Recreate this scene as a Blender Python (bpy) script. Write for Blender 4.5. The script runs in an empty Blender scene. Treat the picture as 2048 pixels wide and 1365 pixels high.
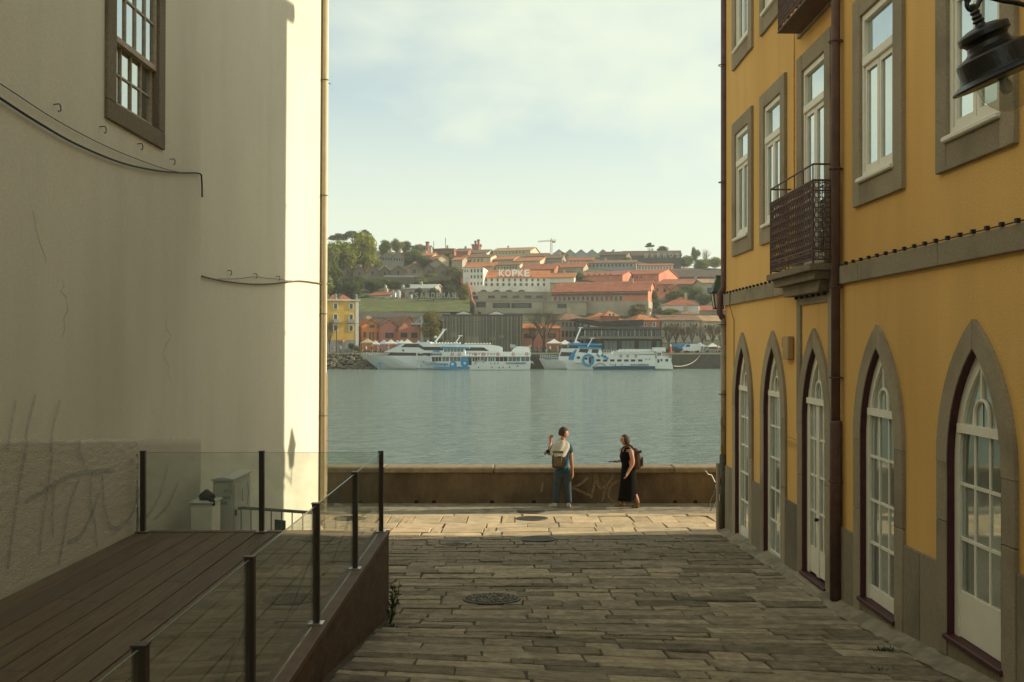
import bpy, bmesh, math, random
from mathutils import Vector, Matrix, geometry, noise
random.seed(11)
R = math.radians
scene = bpy.context.scene
# ------------------------------------------------------------------ camera, world, sun, exposure
CZ, FPX, HY, CX = 3.47, 2000.0, 692.0, 1024.0     # eye height above the quay, focal length in photo pixels, horizon row, centre column
cam_d = bpy.data.cameras.new('camera'); cam = bpy.data.objects.new('camera', cam_d)
scene.collection.objects.link(cam); scene.camera = cam
cam.location = (0, 0, CZ); cam.rotation_euler = (R(90), 0, 0)
cam_d.sensor_width = 36.0; cam_d.lens = 36.0 * FPX / 2048.0; cam_d.shift_y = (HY - 682.5) / 2048.0
cam_d.clip_start = 0.1; cam_d.clip_end = 6000

SUN_AZ, SUN_EL = 79.5, 19.5                        # clockwise from +Y, degrees
world = bpy.data.worlds.new('World'); scene.world = world; world.use_nodes = True
wn, wl = world.node_tree.nodes, world.node_tree.links
wn.clear()
def wnode(t, **k):
    n = wn.new(t)
    for a, b in k.items(): setattr(n, a, b)
    return n
w_out = wnode('ShaderNodeOutputWorld'); w_bg = wnode('ShaderNodeBackground'); w_bg.inputs[1].default_value = 0.12
w_sky = wnode('ShaderNodeTexSky', sky_type='NISHITA', sun_disc=False, sun_elevation=R(SUN_EL), sun_rotation=R(SUN_AZ), air_density=1.0, dust_density=0.8, ozone_density=1.0)
w_tc = wnode('ShaderNodeTexCoord'); w_sep = wnode('ShaderNodeSeparateXYZ')
wl.new(w_tc.outputs['Generated'], w_sep.inputs[0])
w_add = wnode('ShaderNodeMath', operation='MAXIMUM'); w_add.inputs[1].default_value = 0.0
wl.new(w_sep.outputs[2], w_add.inputs[0])
w_a2 = wnode('ShaderNodeMath', operation='ADD'); w_a2.inputs[1].default_value = 0.22
wl.new(w_add.outputs[0], w_a2.inputs[0])
w_dx = wnode('ShaderNodeMath', operation='DIVIDE'); w_dy = wnode('ShaderNodeMath', operation='DIVIDE')
wl.new(w_sep.outputs[0], w_dx.inputs[0]); wl.new(w_a2.outputs[0], w_dx.inputs[1])
wl.new(w_sep.outputs[1], w_dy.inputs[0]); wl.new(w_a2.outputs[0], w_dy.inputs[1])
w_cmb = wnode('ShaderNodeCombineXYZ'); wl.new(w_dx.outputs[0], w_cmb.inputs[0]); wl.new(w_dy.outputs[0], w_cmb.inputs[1]); w_cmb.inputs[2].default_value = 3.7
w_map = wnode('ShaderNodeMapping'); w_map.inputs['Scale'].default_value = (1.0, 0.75, 1); w_map.inputs['Rotation'].default_value = (0, 0, R(-14)); w_map.inputs['Location'].default_value = (0.35, 0.2, 0)
wl.new(w_cmb.outputs[0], w_map.inputs[0])
w_nz = wnode('ShaderNodeTexNoise'); w_nz.inputs['Scale'].default_value = 1.7; w_nz.inputs['Detail'].default_value = 5; w_nz.inputs['Roughness'].default_value = 0.5; w_nz.inputs['Distortion'].default_value = 0.25
wl.new(w_map.outputs[0], w_nz.inputs['Vector'])
w_rmp = wnode('ShaderNodeValToRGB'); w_rmp.color_ramp.interpolation = 'EASE'
w_rmp.color_ramp.elements[0].position = 0.36; w_rmp.color_ramp.elements[0].color = (0.34, 0.34, 0.34, 1)
w_rmp.color_ramp.elements[1].position = 0.68; w_rmp.color_ramp.elements[1].color = (0.97, 0.97, 0.97, 1)
wl.new(w_nz.outputs['Fac'], w_rmp.inputs[0])
# low sky: the cloud veil closes towards the horizon
w_low = wnode('ShaderNodeMapRange'); w_low.inputs[1].default_value = 0.10; w_low.inputs[2].default_value = 0.33; w_low.inputs[3].default_value = 0.95; w_low.inputs[4].default_value = 0.0
wl.new(w_sep.outputs[2], w_low.inputs[0])
w_mx = wnode('ShaderNodeMath', operation='MAXIMUM'); wl.new(w_rmp.outputs[0], w_mx.inputs[0]); wl.new(w_low.outputs[0], w_mx.inputs[1])
w_mix = wnode('ShaderNodeMix', data_type='RGBA')
wl.new(w_mx.outputs[0], w_mix.inputs[0]); wl.new(w_sky.outputs[0], w_mix.inputs[6])
w_mix.inputs[7].default_value = (4.6, 5.05, 4.45, 1)
w_tint = wnode('ShaderNodeMix', data_type='RGBA', blend_type='MULTIPLY'); w_tint.inputs[0].default_value = 1.0
w_tint.inputs[7].default_value = (1.0, 0.99, 0.90, 1)
wl.new(w_mix.outputs[2], w_tint.inputs[6])
wl.new(w_tint.outputs[2], w_bg.inputs[0]); wl.new(w_bg.outputs[0], w_out.inputs[0])

sun_d = bpy.data.lights.new('sun', 'SUN'); sun = bpy.data.objects.new('sun', sun_d); scene.collection.objects.link(sun)
sun_d.energy = 4.0; sun_d.angle = R(0.6); sun_d.color = (1.0, 0.88, 0.66)
_to = Vector((math.sin(R(SUN_AZ)) * math.cos(R(SUN_EL)), math.cos(R(SUN_AZ)) * math.cos(R(SUN_EL)), math.sin(R(SUN_EL))))
sun.rotation_euler = _to.to_track_quat('Z', 'Y').to_euler(); sun.location = (30, 20, 30)
vs = scene.view_settings; vs.view_transform = 'Standard'; vs.look = 'None'; vs.gamma = 1.0; vs.use_curve_mapping = False
vs.exposure = 0.72
scene.cycles.use_denoising = True
scene.cycles.max_bounces = 8; scene.cycles.transparent_max_bounces = 16
scene.cycles.sample_clamp_indirect = 3; scene.cycles.use_adaptive_sampling = False

# ------------------------------------------------------------------ helpers
def px(x, y, Y): return Vector(((x - CX) / FPX * Y, Y, CZ - (y - HY) / FPX * Y))
def lerp(a, b, t): return a + (b - a) * t
def interp(tab, x):
    if x <= tab[0][0]: return tab[0][1]
    for (a, b), (c, d) in zip(tab, tab[1:]):
        if x <= c: return lerp(b, d, (x - a) / (c - a))
    return tab[-1][1]
COL = scene.collection
WL = {}                                            # world position of every parent
def wpos(o): return WL.get(o.name, Vector((0, 0, 0))) if o else Vector((0, 0, 0))
def tag(o, label=None, cat=None, group=None, kind=None):
    if label: o['label'] = label
    if cat: o['category'] = cat
    if group: o['group'] = group
    if kind: o['kind'] = kind
    return o
def thing(name, label, cat, loc=(0, 0, 0), group=None):
    o = bpy.data.objects.new(name, None); COL.objects.link(o); o.location = loc
    o.empty_display_size = 0.2
    WL[o.name] = Vector(loc)
    return tag(o, label, cat, group)
def inst(name, me, parent, M, mat=None):           # one object from shared mesh data, M = its world matrix
    o = bpy.data.objects.new(name, me); COL.objects.link(o)
    if parent: o.parent = parent
    o.matrix_basis = Matrix.Translation(-wpos(parent)) @ M
    WL[o.name] = M.translation.copy() if parent is None else wpos(parent)
    return o
def TRS(loc, rz=0, s=(1, 1, 1)):
    return Matrix.Translation(loc) @ Matrix.Rotation(rz, 4, 'Z') @ Matrix.Diagonal((s[0], s[1], s[2], 1))

class MB:
    def __init__(s): s.v = []; s.f = []; s.m = []
    def add(s, vs, fs, mi=0):
        o = len(s.v); s.v += [Vector(v) for v in vs]
        for f in fs: s.f.append([i + o for i in f]); s.m.append(mi)
        return s
    def box(s, x0, x1, y0, y1, z0, z1, mi=0):
        return s.add([(x, y, z) for z in (z0, z1) for y in (y0, y1) for x in (x0, x1)], [(0, 2, 3, 1), (4, 5, 7, 6), (0, 1, 5, 4), (2, 6, 7, 3), (0, 4, 6, 2), (1, 3, 7, 5)], mi)
    def obox(s, c, a, b, d, mi=0):                 # centre + three half axes
        c, a, b, d = Vector(c), Vector(a), Vector(b), Vector(d)
        return s.add([c + i * a + j * b + k * d for k in (-1, 1) for j in (-1, 1) for i in (-1, 1)], [(0, 2, 3, 1), (4, 5, 7, 6), (0, 1, 5, 4), (2, 6, 7, 3), (0, 4, 6, 2), (1, 3, 7, 5)], mi)
    def sweep(s, A, B, mi=0):                      # two matching outlines joined into a closed slab
        n = len(A)
        return s.add(list(A) + list(B), [tuple(range(n - 1, -1, -1)), tuple(range(n, 2 * n))] + [(i, (i + 1) % n, n + (i + 1) % n, n + i) for i in range(n)], mi)
    def prism(s, pts, axis, a, b, mi=0):
        f = {'x': lambda p, t: (t, p[0], p[1]), 'y': lambda p, t: (p[0], t, p[1]), 'z': lambda p, t: (p[0], p[1], t)}[axis]
        return s.sweep([f(p, a) for p in pts], [f(p, b) for p in pts], mi)
    def tube(s, pts, r, n=8, mi=0, closed=False):
        pts = [Vector(p) for p in pts]; rs = r if isinstance(r, (list, tuple)) else [r] * len(pts)
        o = len(s.v); m = len(pts); prev = None
        for i, p in enumerate(pts):
            if closed: t = pts[(i + 1) % m] - pts[i - 1]
            else: t = pts[min(i + 1, m - 1)] - pts[max(i - 1, 0)]
            t.normalize()
            u = (prev - t * prev.dot(t)) if prev is not None else t.orthogonal()
            if u.length < 1e-6: u = t.orthogonal()
            u.normalize(); prev = u; w = t.cross(u)
            for k in range(n):
                a = 2 * math.pi * k / n; s.v.append(p + (u * math.cos(a) + w * math.sin(a)) * rs[i])
        for i in range(m if closed else m - 1):
            j = (i + 1) % m
            for k in range(n):
                s.f.append([o + i * n + k, o + i * n + (k + 1) % n, o + j * n + (k + 1) % n, o + j * n + k]); s.m.append(mi)
        if not closed:
            s.f.append([o + k for k in range(n - 1, -1, -1)]); s.m.append(mi)
            s.f.append([o + (m - 1) * n + k for k in range(n)]); s.m.append(mi)
        return s
    def lathe(s, prof, n=16, M=None, mi=0):        # profile (r, z)
        M = M or Matrix.Identity(4); o = len(s.v); m = len(prof)
        for r, z in prof:
            for k in range(n):
                a = 2 * math.pi * k / n; s.v.append(M @ Vector((r * math.cos(a), r * math.sin(a), z)))
        for i in range(m - 1):
            for k in range(n):
                s.f.append([o + i * n + k, o + i * n + (k + 1) % n, o + (i + 1) * n + (k + 1) % n, o + (i + 1) * n + k]); s.m.append(mi)
        s.f.append([o + k for k in range(n - 1, -1, -1)]); s.m.append(mi)
        s.f.append([o + (m - 1) * n + k for k in range(n)]); s.m.append(mi)
        return s
    def mesh(s, name, mats, origin=Vector((0, 0, 0)), smooth=False, recalc=True):
        me = bpy.data.meshes.new(name); me.from_pydata([v - origin for v in s.v], [], s.f)
        for m in (mats if isinstance(mats, (list, tuple)) else [mats]): me.materials.append(m)
        if len(set(s.m)) > 1:
            for p, mi in zip(me.polygons, s.m): p.material_index = mi
        if recalc:
            bm = bmesh.new(); bm.from_mesh(me); bmesh.ops.recalc_face_normals(bm, faces=bm.faces[:]); bm.to_mesh(me); bm.free()
        if smooth:
            me.polygons.foreach_set('use_smooth', [True] * len(me.polygons))
        me.update(); return me
    def build(s, name, mats, parent=None, smooth=False, recalc=True, bevel=0.0):
        W = wpos(parent); me = s.mesh(name, mats, W, smooth, recalc)
        o = bpy.data.objects.new(name, me); COL.objects.link(o)
        if parent: o.parent = parent
        WL[o.name] = W.copy()
        if bevel:
            b = o.modifiers.new('bevel', 'BEVEL'); b.width = bevel; b.segments = 1; b.limit_method = 'ANGLE'
        return o
def solo(mb, name, mats, label, cat, group=None, kind=None, **k):   # a thing that is one mesh
    return tag(mb.build(name, mats, None, **k), label, cat, group, kind)

# ------------------------------------------------------------------ materials
def nt(name):
    m = bpy.data.materials.new(name); m.use_nodes = True; n = m.node_tree.nodes; n.clear()
    return m, n, m.node_tree.links
def pm(name, c1, c2=None, scale=3.0, rough=0.85, bump=0.0, bscale=40.0, rand=0.0, metal=0.0, spec=0.35, detail=6, stretch=(1, 1, 1), ior=1.45, lo=0.3, hi=0.7, alpha=1.0, c3=None, c3scale=0.6, bdist=0.02, streak=0.0, pos=False, grain=.13):
    """plain procedural surface: two tones by noise, optional blotches of a third, a tone of its own per object, fine relief"""
    m, n, l = nt(name)
    out = n.new('ShaderNodeOutputMaterial'); b = n.new('ShaderNodeBsdfPrincipled')
    b.inputs['Roughness'].default_value = rough; b.inputs['Metallic'].default_value = metal
    b.inputs['Specular IOR Level'].default_value = spec; b.inputs['IOR'].default_value = ior; b.inputs['Alpha'].default_value = alpha
    l.new(b.outputs[0], out.inputs[0])
    tc = n.new('ShaderNodeTexCoord'); mp = n.new('ShaderNodeMapping'); mp.inputs['Scale'].default_value = stretch
    if pos: gp = n.new('ShaderNodeNewGeometry'); l.new(gp.outputs['Position'], mp.inputs[0])
    else: l.new(tc.outputs['Object'], mp.inputs[0])
    oi = n.new('ShaderNodeObjectInfo')
    if rand:
        ad = n.new('ShaderNodeVectorMath'); ad.operation = 'ADD'; sc = n.new('ShaderNodeVectorMath'); sc.operation = 'SCALE'; sc.inputs[3].default_value = 37.0
        cmb = n.new('ShaderNodeCombineXYZ'); l.new(oi.outputs['Random'], cmb.inputs[0]); l.new(oi.outputs['Random'], cmb.inputs[1])
        l.new(cmb.outputs[0], sc.inputs[0]); l.new(mp.outputs[0], ad.inputs[0]); l.new(sc.outputs[0], ad.inputs[1]); vec = ad.outputs[0]
    else: vec = mp.outputs[0]
    col = None
    if c2:
        nz = n.new('ShaderNodeTexNoise'); nz.inputs['Scale'].default_value = scale; nz.inputs['Detail'].default_value = detail; nz.inputs['Roughness'].default_value = 0.6
        l.new(vec, nz.inputs['Vector'])
        mr = n.new('ShaderNodeMapRange'); mr.inputs[1].default_value = lo; mr.inputs[2].default_value = hi; l.new(nz.outputs['Fac'], mr.inputs[0])
        mx = n.new('ShaderNodeMix'); mx.data_type = 'RGBA'; mx.inputs[6].default_value = (*c1, 1); mx.inputs[7].default_value = (*c2, 1)
        l.new(mr.outputs[0], mx.inputs[0]); col = mx.outputs[2]
        if c3:
            nz3 = n.new('ShaderNodeTexNoise'); nz3.inputs['Scale'].default_value = c3scale; nz3.inputs['Detail'].default_value = 5; l.new(vec, nz3.inputs['Vector'])
            mr3 = n.new('ShaderNodeMapRange'); mr3.inputs[1].default_value = 0.5; mr3.inputs[2].default_value = 0.72; l.new(nz3.outputs['Fac'], mr3.inputs[0])
            mx3 = n.new('ShaderNodeMix'); mx3.data_type = 'RGBA'; mx3.inputs[7].default_value = (*c3, 1); l.new(col, mx3.inputs[6]); l.new(mr3.outputs[0], mx3.inputs[0]); col = mx3.outputs[2]
    if streak and col:                               # rain streaks and uneven fading of the paint
        for sc_, st_, a_, p0, p1 in ((2.6, (1, 1, .07), streak, .45, .75), (.35, (1, 1, .6), streak * .7, .4, .65), (70, (1, 1, 1), grain, .35, .65)):
            ms = n.new('ShaderNodeMapping'); ms.inputs['Scale'].default_value = st_; l.new(tc.outputs['Object'], ms.inputs[0]); ns_ = n.new('ShaderNodeTexNoise'); ns_.inputs['Scale'].default_value = sc_; ns_.inputs['Detail'].default_value = 5; l.new(ms.outputs[0], ns_.inputs['Vector'])
            r_ = n.new('ShaderNodeMapRange'); r_.inputs[1].default_value = p0; r_.inputs[2].default_value = p1; r_.inputs[3].default_value = 1.0; r_.inputs[4].default_value = 1 - a_; l.new(ns_.outputs['Fac'], r_.inputs[0])
            mu = n.new('ShaderNodeMix'); mu.data_type = 'RGBA'; mu.blend_type = 'MULTIPLY'; mu.inputs[0].default_value = 1.0; l.new(col, mu.inputs[6]); l.new(r_.outputs[0], mu.inputs[7]); col = mu.outputs[2]
    if rand:
        mr2 = n.new('ShaderNodeMapRange'); mr2.inputs[3].default_value = 1 - rand; mr2.inputs[4].default_value = 1 + rand; l.new(oi.outputs['Random'], mr2.inputs[0])
        m2 = n.new('ShaderNodeMix'); m2.data_type = 'RGBA'; m2.blend_type = 'MULTIPLY'; m2.inputs[0].default_value = 1.0
        if col: l.new(col, m2.inputs[6])
        else: m2.inputs[6].default_value = (*c1, 1)
        l.new(mr2.outputs[0], m2.inputs[7]); col = m2.outputs[2]
    if col: l.new(col, b.inputs['Base Color'])
    else: b.inputs['Base Color'].default_value = (*c1, 1)
    if bump:
        bz = n.new('ShaderNodeTexNoise'); bz.inputs['Scale'].default_value = bscale; bz.inputs['Detail'].default_value = 5; l.new(vec, bz.inputs['Vector'])
        bp = n.new('ShaderNodeBump'); bp.inputs['Strength'].default_value = bump; bp.inputs['Distance'].default_value = bdist; l.new(bz.outputs['Fac'], bp.inputs['Height']); l.new(bp.outputs[0], b.inputs['Normal'])
    return m
M = {}
M['white_plaster'] = pm('white_plaster', (0.78, 0.735, 0.595), (0.73, 0.685, 0.55), 0.9, 0.9, 0.25, 28, c3=(0.66, 0.61, 0.48), c3scale=0.35, streak=.05, grain=.14, stretch=(1, 1, 0.5), bdist=0.01)
M['roughcast'] = pm('roughcast', (0.66, 0.605, 0.475), (0.44, 0.395, 0.305), 75, 0.95, 1.0, 85, c3=(0.54, 0.50, 0.395), c3scale=0.9, bdist=0.012)
M['ochre'] = pm('ochre_plaster', (0.84, 0.52, 0.17), (0.78, 0.465, 0.14), 1.1, 0.9, 0.25, 30, c3=(0.70, 0.41, 0.12), c3scale=0.5, streak=.10, grain=.20, stretch=(1, 1, 0.35), bdist=0.01)
M['granite'] = pm('granite', (0.36, 0.30, 0.205), (0.25, 0.205, 0.14), 45, 0.9, 0.5, 60, rand=0.12, c3=(0.21, 0.17, 0.115), c3scale=1.6, bdist=0.008)
M['granite_dark'] = pm('granite_dark', (0.26, 0.21, 0.145), (0.16, 0.128, 0.088), 40, 0.9, 0.5, 60, rand=0.10, c3=(0.13, 0.105, 0.07), c3scale=1.4, bdist=0.008)
M['dado'] = pm('dado_granite', (0.27, 0.225, 0.155), (0.19, 0.16, 0.11), 35, 0.9, 0.5, 55, rand=0.14, c3=(0.13, 0.11, 0.075), c3scale=1.5, bdist=0.008, stretch=(1, 1, 0.4))
M['paving'] = pm('paving_granite', (0.33, 0.27, 0.18), (0.215, 0.175, 0.115), 9, 0.9, 1.0, 22, pos=True, rand=0.40, c3=(0.15, 0.12, 0.076), c3scale=2.6, lo=.38, hi=.62, bdist=0.03)
M['quay_slab'] = pm('quay_slab', (0.56, 0.42, 0.25), (0.41, 0.305, 0.18), 6, 0.85, 0.9, 24, pos=True, rand=0.18, c3=(0.28, 0.235, 0.16), c3scale=2.0, bdist=0.012)
M['joint'] = pm('joint_soil', (0.11, 0.088, 0.055), (0.06, 0.048, 0.03), 8, 0.95, 0.6, 40)
M['mortar'] = pm('mortar', (0.32, 0.28, 0.20), (0.20, 0.17, 0.115), 5, 0.95, 0.7, 25, c3=(0.16, 0.14, 0.10), c3scale=2.5)
M['parapet'] = pm('parapet_stone', (0.19, 0.135, 0.077), (0.105, 0.074, 0.043), 3.5, 0.95, 1.0, 18, c3=(0.075, 0.055, 0.034), c3scale=1.1, stretch=(1, 1, 0.6))
M['coping'] = pm('coping_stone', (0.29, 0.225, 0.14), (0.17, 0.13, 0.08), 5, 0.9, 0.5, 30, rand=0.10)
M['window_white'] = pm('window_paint', (0.80, 0.76, 0.64), (0.74, 0.70, 0.58), 6, 0.55, spec=0.4)
M['maroon'] = pm('maroon_paint', (0.075, 0.020, 0.022), (0.05, 0.014, 0.016), 8, 0.5, spec=0.4)
M['iron_brown'] = pm('iron_brown', (0.15, 0.082, 0.06), (0.09, 0.048, 0.038), 12, 0.6, 0.3, 60)
M['pipe_brown'] = pm('pipe_brown', (0.17, 0.10, 0.085), (0.11, 0.065, 0.055), 5, 0.6, 0.2, 40)
M['pipe_pale'] = pm('pipe_pale', (0.40, 0.35, 0.26), (0.28, 0.24, 0.17), 4, 0.7, 0.2, 40, c3=(0.16, 0.13, 0.1), c3scale=5)
M['black_iron'] = pm('black_iron', (0.012, 0.012, 0.012), (0.02, 0.019, 0.017), 14, 0.32, 0.15, 50, spec=0.6)
M['cable'] = pm('cable_black', (0.02, 0.02, 0.02), rough=0.6)
M['cable_brown'] = pm('cable_brown', (0.13, 0.11, 0.075), rough=0.7)
M['deck'] = pm('deck_board', (0.155, 0.10, 0.052), (0.075, 0.047, 0.026), 7, 0.62, 0.35, 40, rand=0.18, stretch=(6, 0.35, 3), c3=(0.11, 0.085, 0.055), c3scale=1.0)
M['deck_skirt'] = pm('deck_skirt', (0.15, 0.088, 0.046), (0.085, 0.05, 0.028), 6, 0.75, 0.6, 30, rand=0.12, stretch=(3, 1, 3), c3=(0.07, 0.045, 0.028), c3scale=2.0)
M['deck_edge'] = pm('deck_edge', (0.16, 0.105, 0.065), (0.11, 0.07, 0.045), 6, 0.6, 0.2, 40)
M['post'] = pm('post_bronze', (0.050, 0.035, 0.024), (0.036, 0.025, 0.018), 10, 0.45, spec=0.45)
M['steel'] = pm('brushed_steel', (0.55, 0.53, 0.48), rough=0.35, metal=0.9)
M['galv'] = pm('galvanised', (0.30, 0.29, 0.25), (0.24, 0.23, 0.20), 10, 0.5, metal=0.5)
M['cabinet'] = pm('cabinet_paint', (0.50, 0.49, 0.43), (0.44, 0.43, 0.37), 4, 0.6, c3=(0.38, 0.37, 0.32), c3scale=2)
M['sash'] = pm('sash_wood', (0.52, 0.44, 0.33), (0.36, 0.29, 0.20), 20, 0.7, 0.3, 40)
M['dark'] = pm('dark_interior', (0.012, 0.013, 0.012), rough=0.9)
M['curtain'] = pm('curtain', (0.42, 0.40, 0.34), (0.36, 0.34, 0.28), 6, 0.9)
M['black_cloth'] = pm('black_cloth', (0.014, 0.013, 0.012), (0.02, 0.018, 0.016), 20, 0.9)
def pane_mat(name, base, ior, rough, bump=0.12, metal=0.0):
    m = pm(name, base, tuple(c * 0.9 for c in base), 2.0, rough, bump, 1.6, ior=ior, spec=0.5, rand=0.12, bdist=0.01, metal=metal)
    return m
M['pane'] = pane_mat('window_pane', (0.50, 0.54, 0.47), 1.5, 0.03, metal=.5)
M['pane_sky'] = pane_mat('window_pane_upper', (0.60, 0.66, 0.64), 1.5, 0.02, metal=.9)
M['pane_dark'] = pane_mat('window_pane_dark', (0.32, 0.35, 0.30), 1.6, 0.03, metal=.5)
def glass_mat(name, tint, ior=1.5):
    m, n, l = nt(name); out = n.new('ShaderNodeOutputMaterial'); mix = n.new('ShaderNodeMixShader'); tr = n.new('ShaderNodeBsdfTransparent'); gl = n.new('ShaderNodeBsdfGlossy'); lw = n.new('ShaderNodeLayerWeight'); lw.inputs[0].default_value = .5; pw = n.new('ShaderNodeMath'); pw.operation = 'POWER'; pw.inputs[1].default_value = 5.0; l.new(lw.outputs['Facing'], pw.inputs[0]); fr = n.new('ShaderNodeMapRange'); fr.inputs[3].default_value = (ior - 1) ** 2 / (ior + 1) ** 2; fr.inputs[4].default_value = .9; l.new(pw.outputs[0], fr.inputs[0])
    tr.inputs[0].default_value = (*tint, 1); gl.inputs['Roughness'].default_value = 0.01; 
    df = n.new('ShaderNodeBsdfDiffuse'); df.inputs[0].default_value = (0.45, 0.5, 0.42, 1); mx2 = n.new('ShaderNodeMixShader')
    tc = n.new('ShaderNodeTexCoord'); nz = n.new('ShaderNodeTexNoise'); nz.inputs['Scale'].default_value = 4; nz.inputs['Detail'].default_value = 6; l.new(tc.outputs['Object'], nz.inputs['Vector'])
    mr = n.new('ShaderNodeMapRange'); mr.inputs[1].default_value = 0.35; mr.inputs[2].default_value = 0.8; mr.inputs[3].default_value = 0.03; mr.inputs[4].default_value = 0.15; l.new(nz.outputs['Fac'], mr.inputs[0])
    l.new(mr.outputs[0], mx2.inputs[0]); l.new(tr.outputs[0], mx2.inputs[1]); l.new(df.outputs[0], mx2.inputs[2])   # pale dust film, strengthened to paint in sky reflected on the glass
    l.new(fr.outputs[0], mix.inputs[0]); l.new(mx2.outputs[0], mix.inputs[1]); l.new(gl.outputs[0], mix.inputs[2]); l.new(mix.outputs[0], out.inputs[0])
    return m
M['glass'] = glass_mat('balustrade_glass', (0.955, 0.98, 0.955))
M['lamp_glass'] = glass_mat('lamp_glass', (0.93, 0.93, 0.88), 2.0)
def paint_mat(name, col, cover):                    # thin faded spray paint: the wall shows through
    m, n, l = nt(name); out = n.new('ShaderNodeOutputMaterial'); mix = n.new('ShaderNodeMixShader'); tr = n.new('ShaderNodeBsdfTransparent'); df = n.new('ShaderNodeBsdfDiffuse'); df.inputs[0].default_value = (*col, 1)
    tc = n.new('ShaderNodeTexCoord'); nz = n.new('ShaderNodeTexNoise'); nz.inputs['Scale'].default_value = 25; nz.inputs['Detail'].default_value = 4; l.new(tc.outputs['Object'], nz.inputs['Vector'])
    mr = n.new('ShaderNodeMapRange'); mr.inputs[1].default_value = 0.3; mr.inputs[2].default_value = 0.7; mr.inputs[3].default_value = cover * 0.5; mr.inputs[4].default_value = cover; l.new(nz.outputs['Fac'], mr.inputs[0])
    l.new(mr.outputs[0], mix.inputs[0]); l.new(tr.outputs[0], mix.inputs[1]); l.new(df.outputs[0], mix.inputs[2]); l.new(mix.outputs[0], out.inputs[0]); return m
M['spray_blue'] = paint_mat('faded_blue_spray', (0.20, 0.22, 0.25), 0.34)
M['spray_tan'] = paint_mat('faded_tan_spray', (0.40, 0.31, 0.18), 0.62)
M['spray_dark'] = paint_mat('dark_marker', (0.08, 0.07, 0.05), 0.7)
M['crack'] = paint_mat('hairline_crack', (0.16, 0.14, 0.11), 0.7)
M['rust'] = paint_mat('rust_streak', (0.42, 0.15, 0.02), 0.75)
def flat(name, c, rough=0.7, **k):
    if name not in M: M[name] = pm(name, c, tuple(x * 0.82 for x in c), 1.2, rough, **k)
    return M[name]
# ------------------------------------------------------------------ street and quay ground
XR, XL, XD = 3.83, -4.10, -1.34                    # right facade, left facade, deck edge
GR = [(-12, 0.9), (0, 1.9), (4, 2.38), (8.17, 2.73), (11.25, 2.98), (17.9, 3.31), (21, 3.47), (24, 3.47)]
GL = [(-12, 0.8), (0, 1.62), (4, 1.92), (7, 2.33), (10.67, 2.90), (14, 3.13), (17.9, 3.33), (21, 3.47), (24, 3.47)]
def ground(X, Y):
    t = min(1, max(0, (X - XD) / (XR - XD)))
    return CZ - lerp(interp(GL, Y), interp(GR, Y), t)
DECK_Z = 1.453
def bed(name, x0, x1, y0, y1, nx, ny, mat, drop):
    mb = MB(); vs_ = []; fs = []
    for j in range(ny + 1):
        for i in range(nx + 1):
            X, Y = lerp(x0, x1, i / nx), lerp(y0, y1, j / ny); z = ground(X, Y) - drop
            if X < XD - 0.02 and Y < 10.9: z = min(z, DECK_Z - 0.35)
            vs_.append((X, Y, z))
    for j in range(ny):
        for i in range(nx):
            a = j * (nx + 1) + i; fs.append((a, a + 1, a + nx + 2, a + nx + 1))
    mb.add(vs_, fs); return tag(mb.build(name, mat, None, recalc=False, smooth=True), kind='structure')
street = bed('street', -4.3, 4.0, -10, 17.42, 40, 110, M['joint'], 0.014)
quay = bed('quay_pavement', -30, 40, 17.40, 21.95, 70, 30, M['joint'], 0.016)
far_ground = MB().box(-60, 60, -60, -10, -2, ground(0, -10) - 0.05); tag(far_ground.build('ground', M['joint']), kind='structure')
def stone_templates(n, seed):
    rnd = random.Random(seed); out = []
    for k in range(n):
        mb = MB(); j = lambda a: rnd.uniform(-a, a)
        base = [(-.5, -.5), (-.17, -.5), (.17, -.5), (.5, -.5), (.5, .5), (.17, .5), (-.17, .5), (-.5, .5)]
        lo = [(x, y, -.06) for x, y in base]
        hi = [(x * (0.985 + j(.008)), y * (0.955 + j(.045)), j(.005)) for x, y in base]
        hi = [(x + (j(.016) if abs(x) > .4 else j(.06)), y, z) for x, y, z in hi]
        hi0 = [(x * 1.012, y * 1.06, -.012 + j(.003)) for x, y, z in hi]
        n8 = 8
        mb.add(lo + hi0 + hi, [(i, (i + 1) % n8, n8 + (i + 1) % n8, n8 + i) for i in range(n8)] + [(n8 + i, n8 + (i + 1) % n8, 16 + (i + 1) % n8, 16 + i) for i in range(n8)]
               + [(16, 17, 22, 23), (17, 18, 21, 22), (18, 19, 20, 21)])
        out.append(mb)
    return out
PSTONES = [m.mesh('paving_stone', M['paving']) for m in stone_templates(14, 3)]
rnd = random.Random(21)
QSTONES = [m.mesh('paving_slab', M['quay_slab']) for m in stone_templates(10, 5)]
def stone_matrix(x0, x1, y0, y1, dz, gap, skew=0):
    cx, cy = (x0 + x1) / 2, (y0 + y1) / 2; e = 0.1
    z = ground(cx, cy); sx = (ground(cx + e, cy) - ground(cx - e, cy)) / (2 * e); sy = (ground(cx, cy + e) - ground(cx, cy - e)) / (2 * e)
    u = Vector((1, skew, sx + skew * sy)).normalized(); v = Vector((-skew, 1, sy)).normalized(); w = u.cross(v)
    Mx = Matrix((u, v, w)).transposed().to_4x4(); Mx.translation = (cx, cy, z + dz)
    Mx = Mx @ Matrix.Rotation(rnd.uniform(-.022, .022), 4, 'X') @ Matrix.Rotation(rnd.uniform(-.008, .008), 4, 'Y')
    return Mx @ Matrix.Diagonal((x1 - x0 - gap, y1 - y0 - gap, 1, 1))
rnd = random.Random(21)
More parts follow.
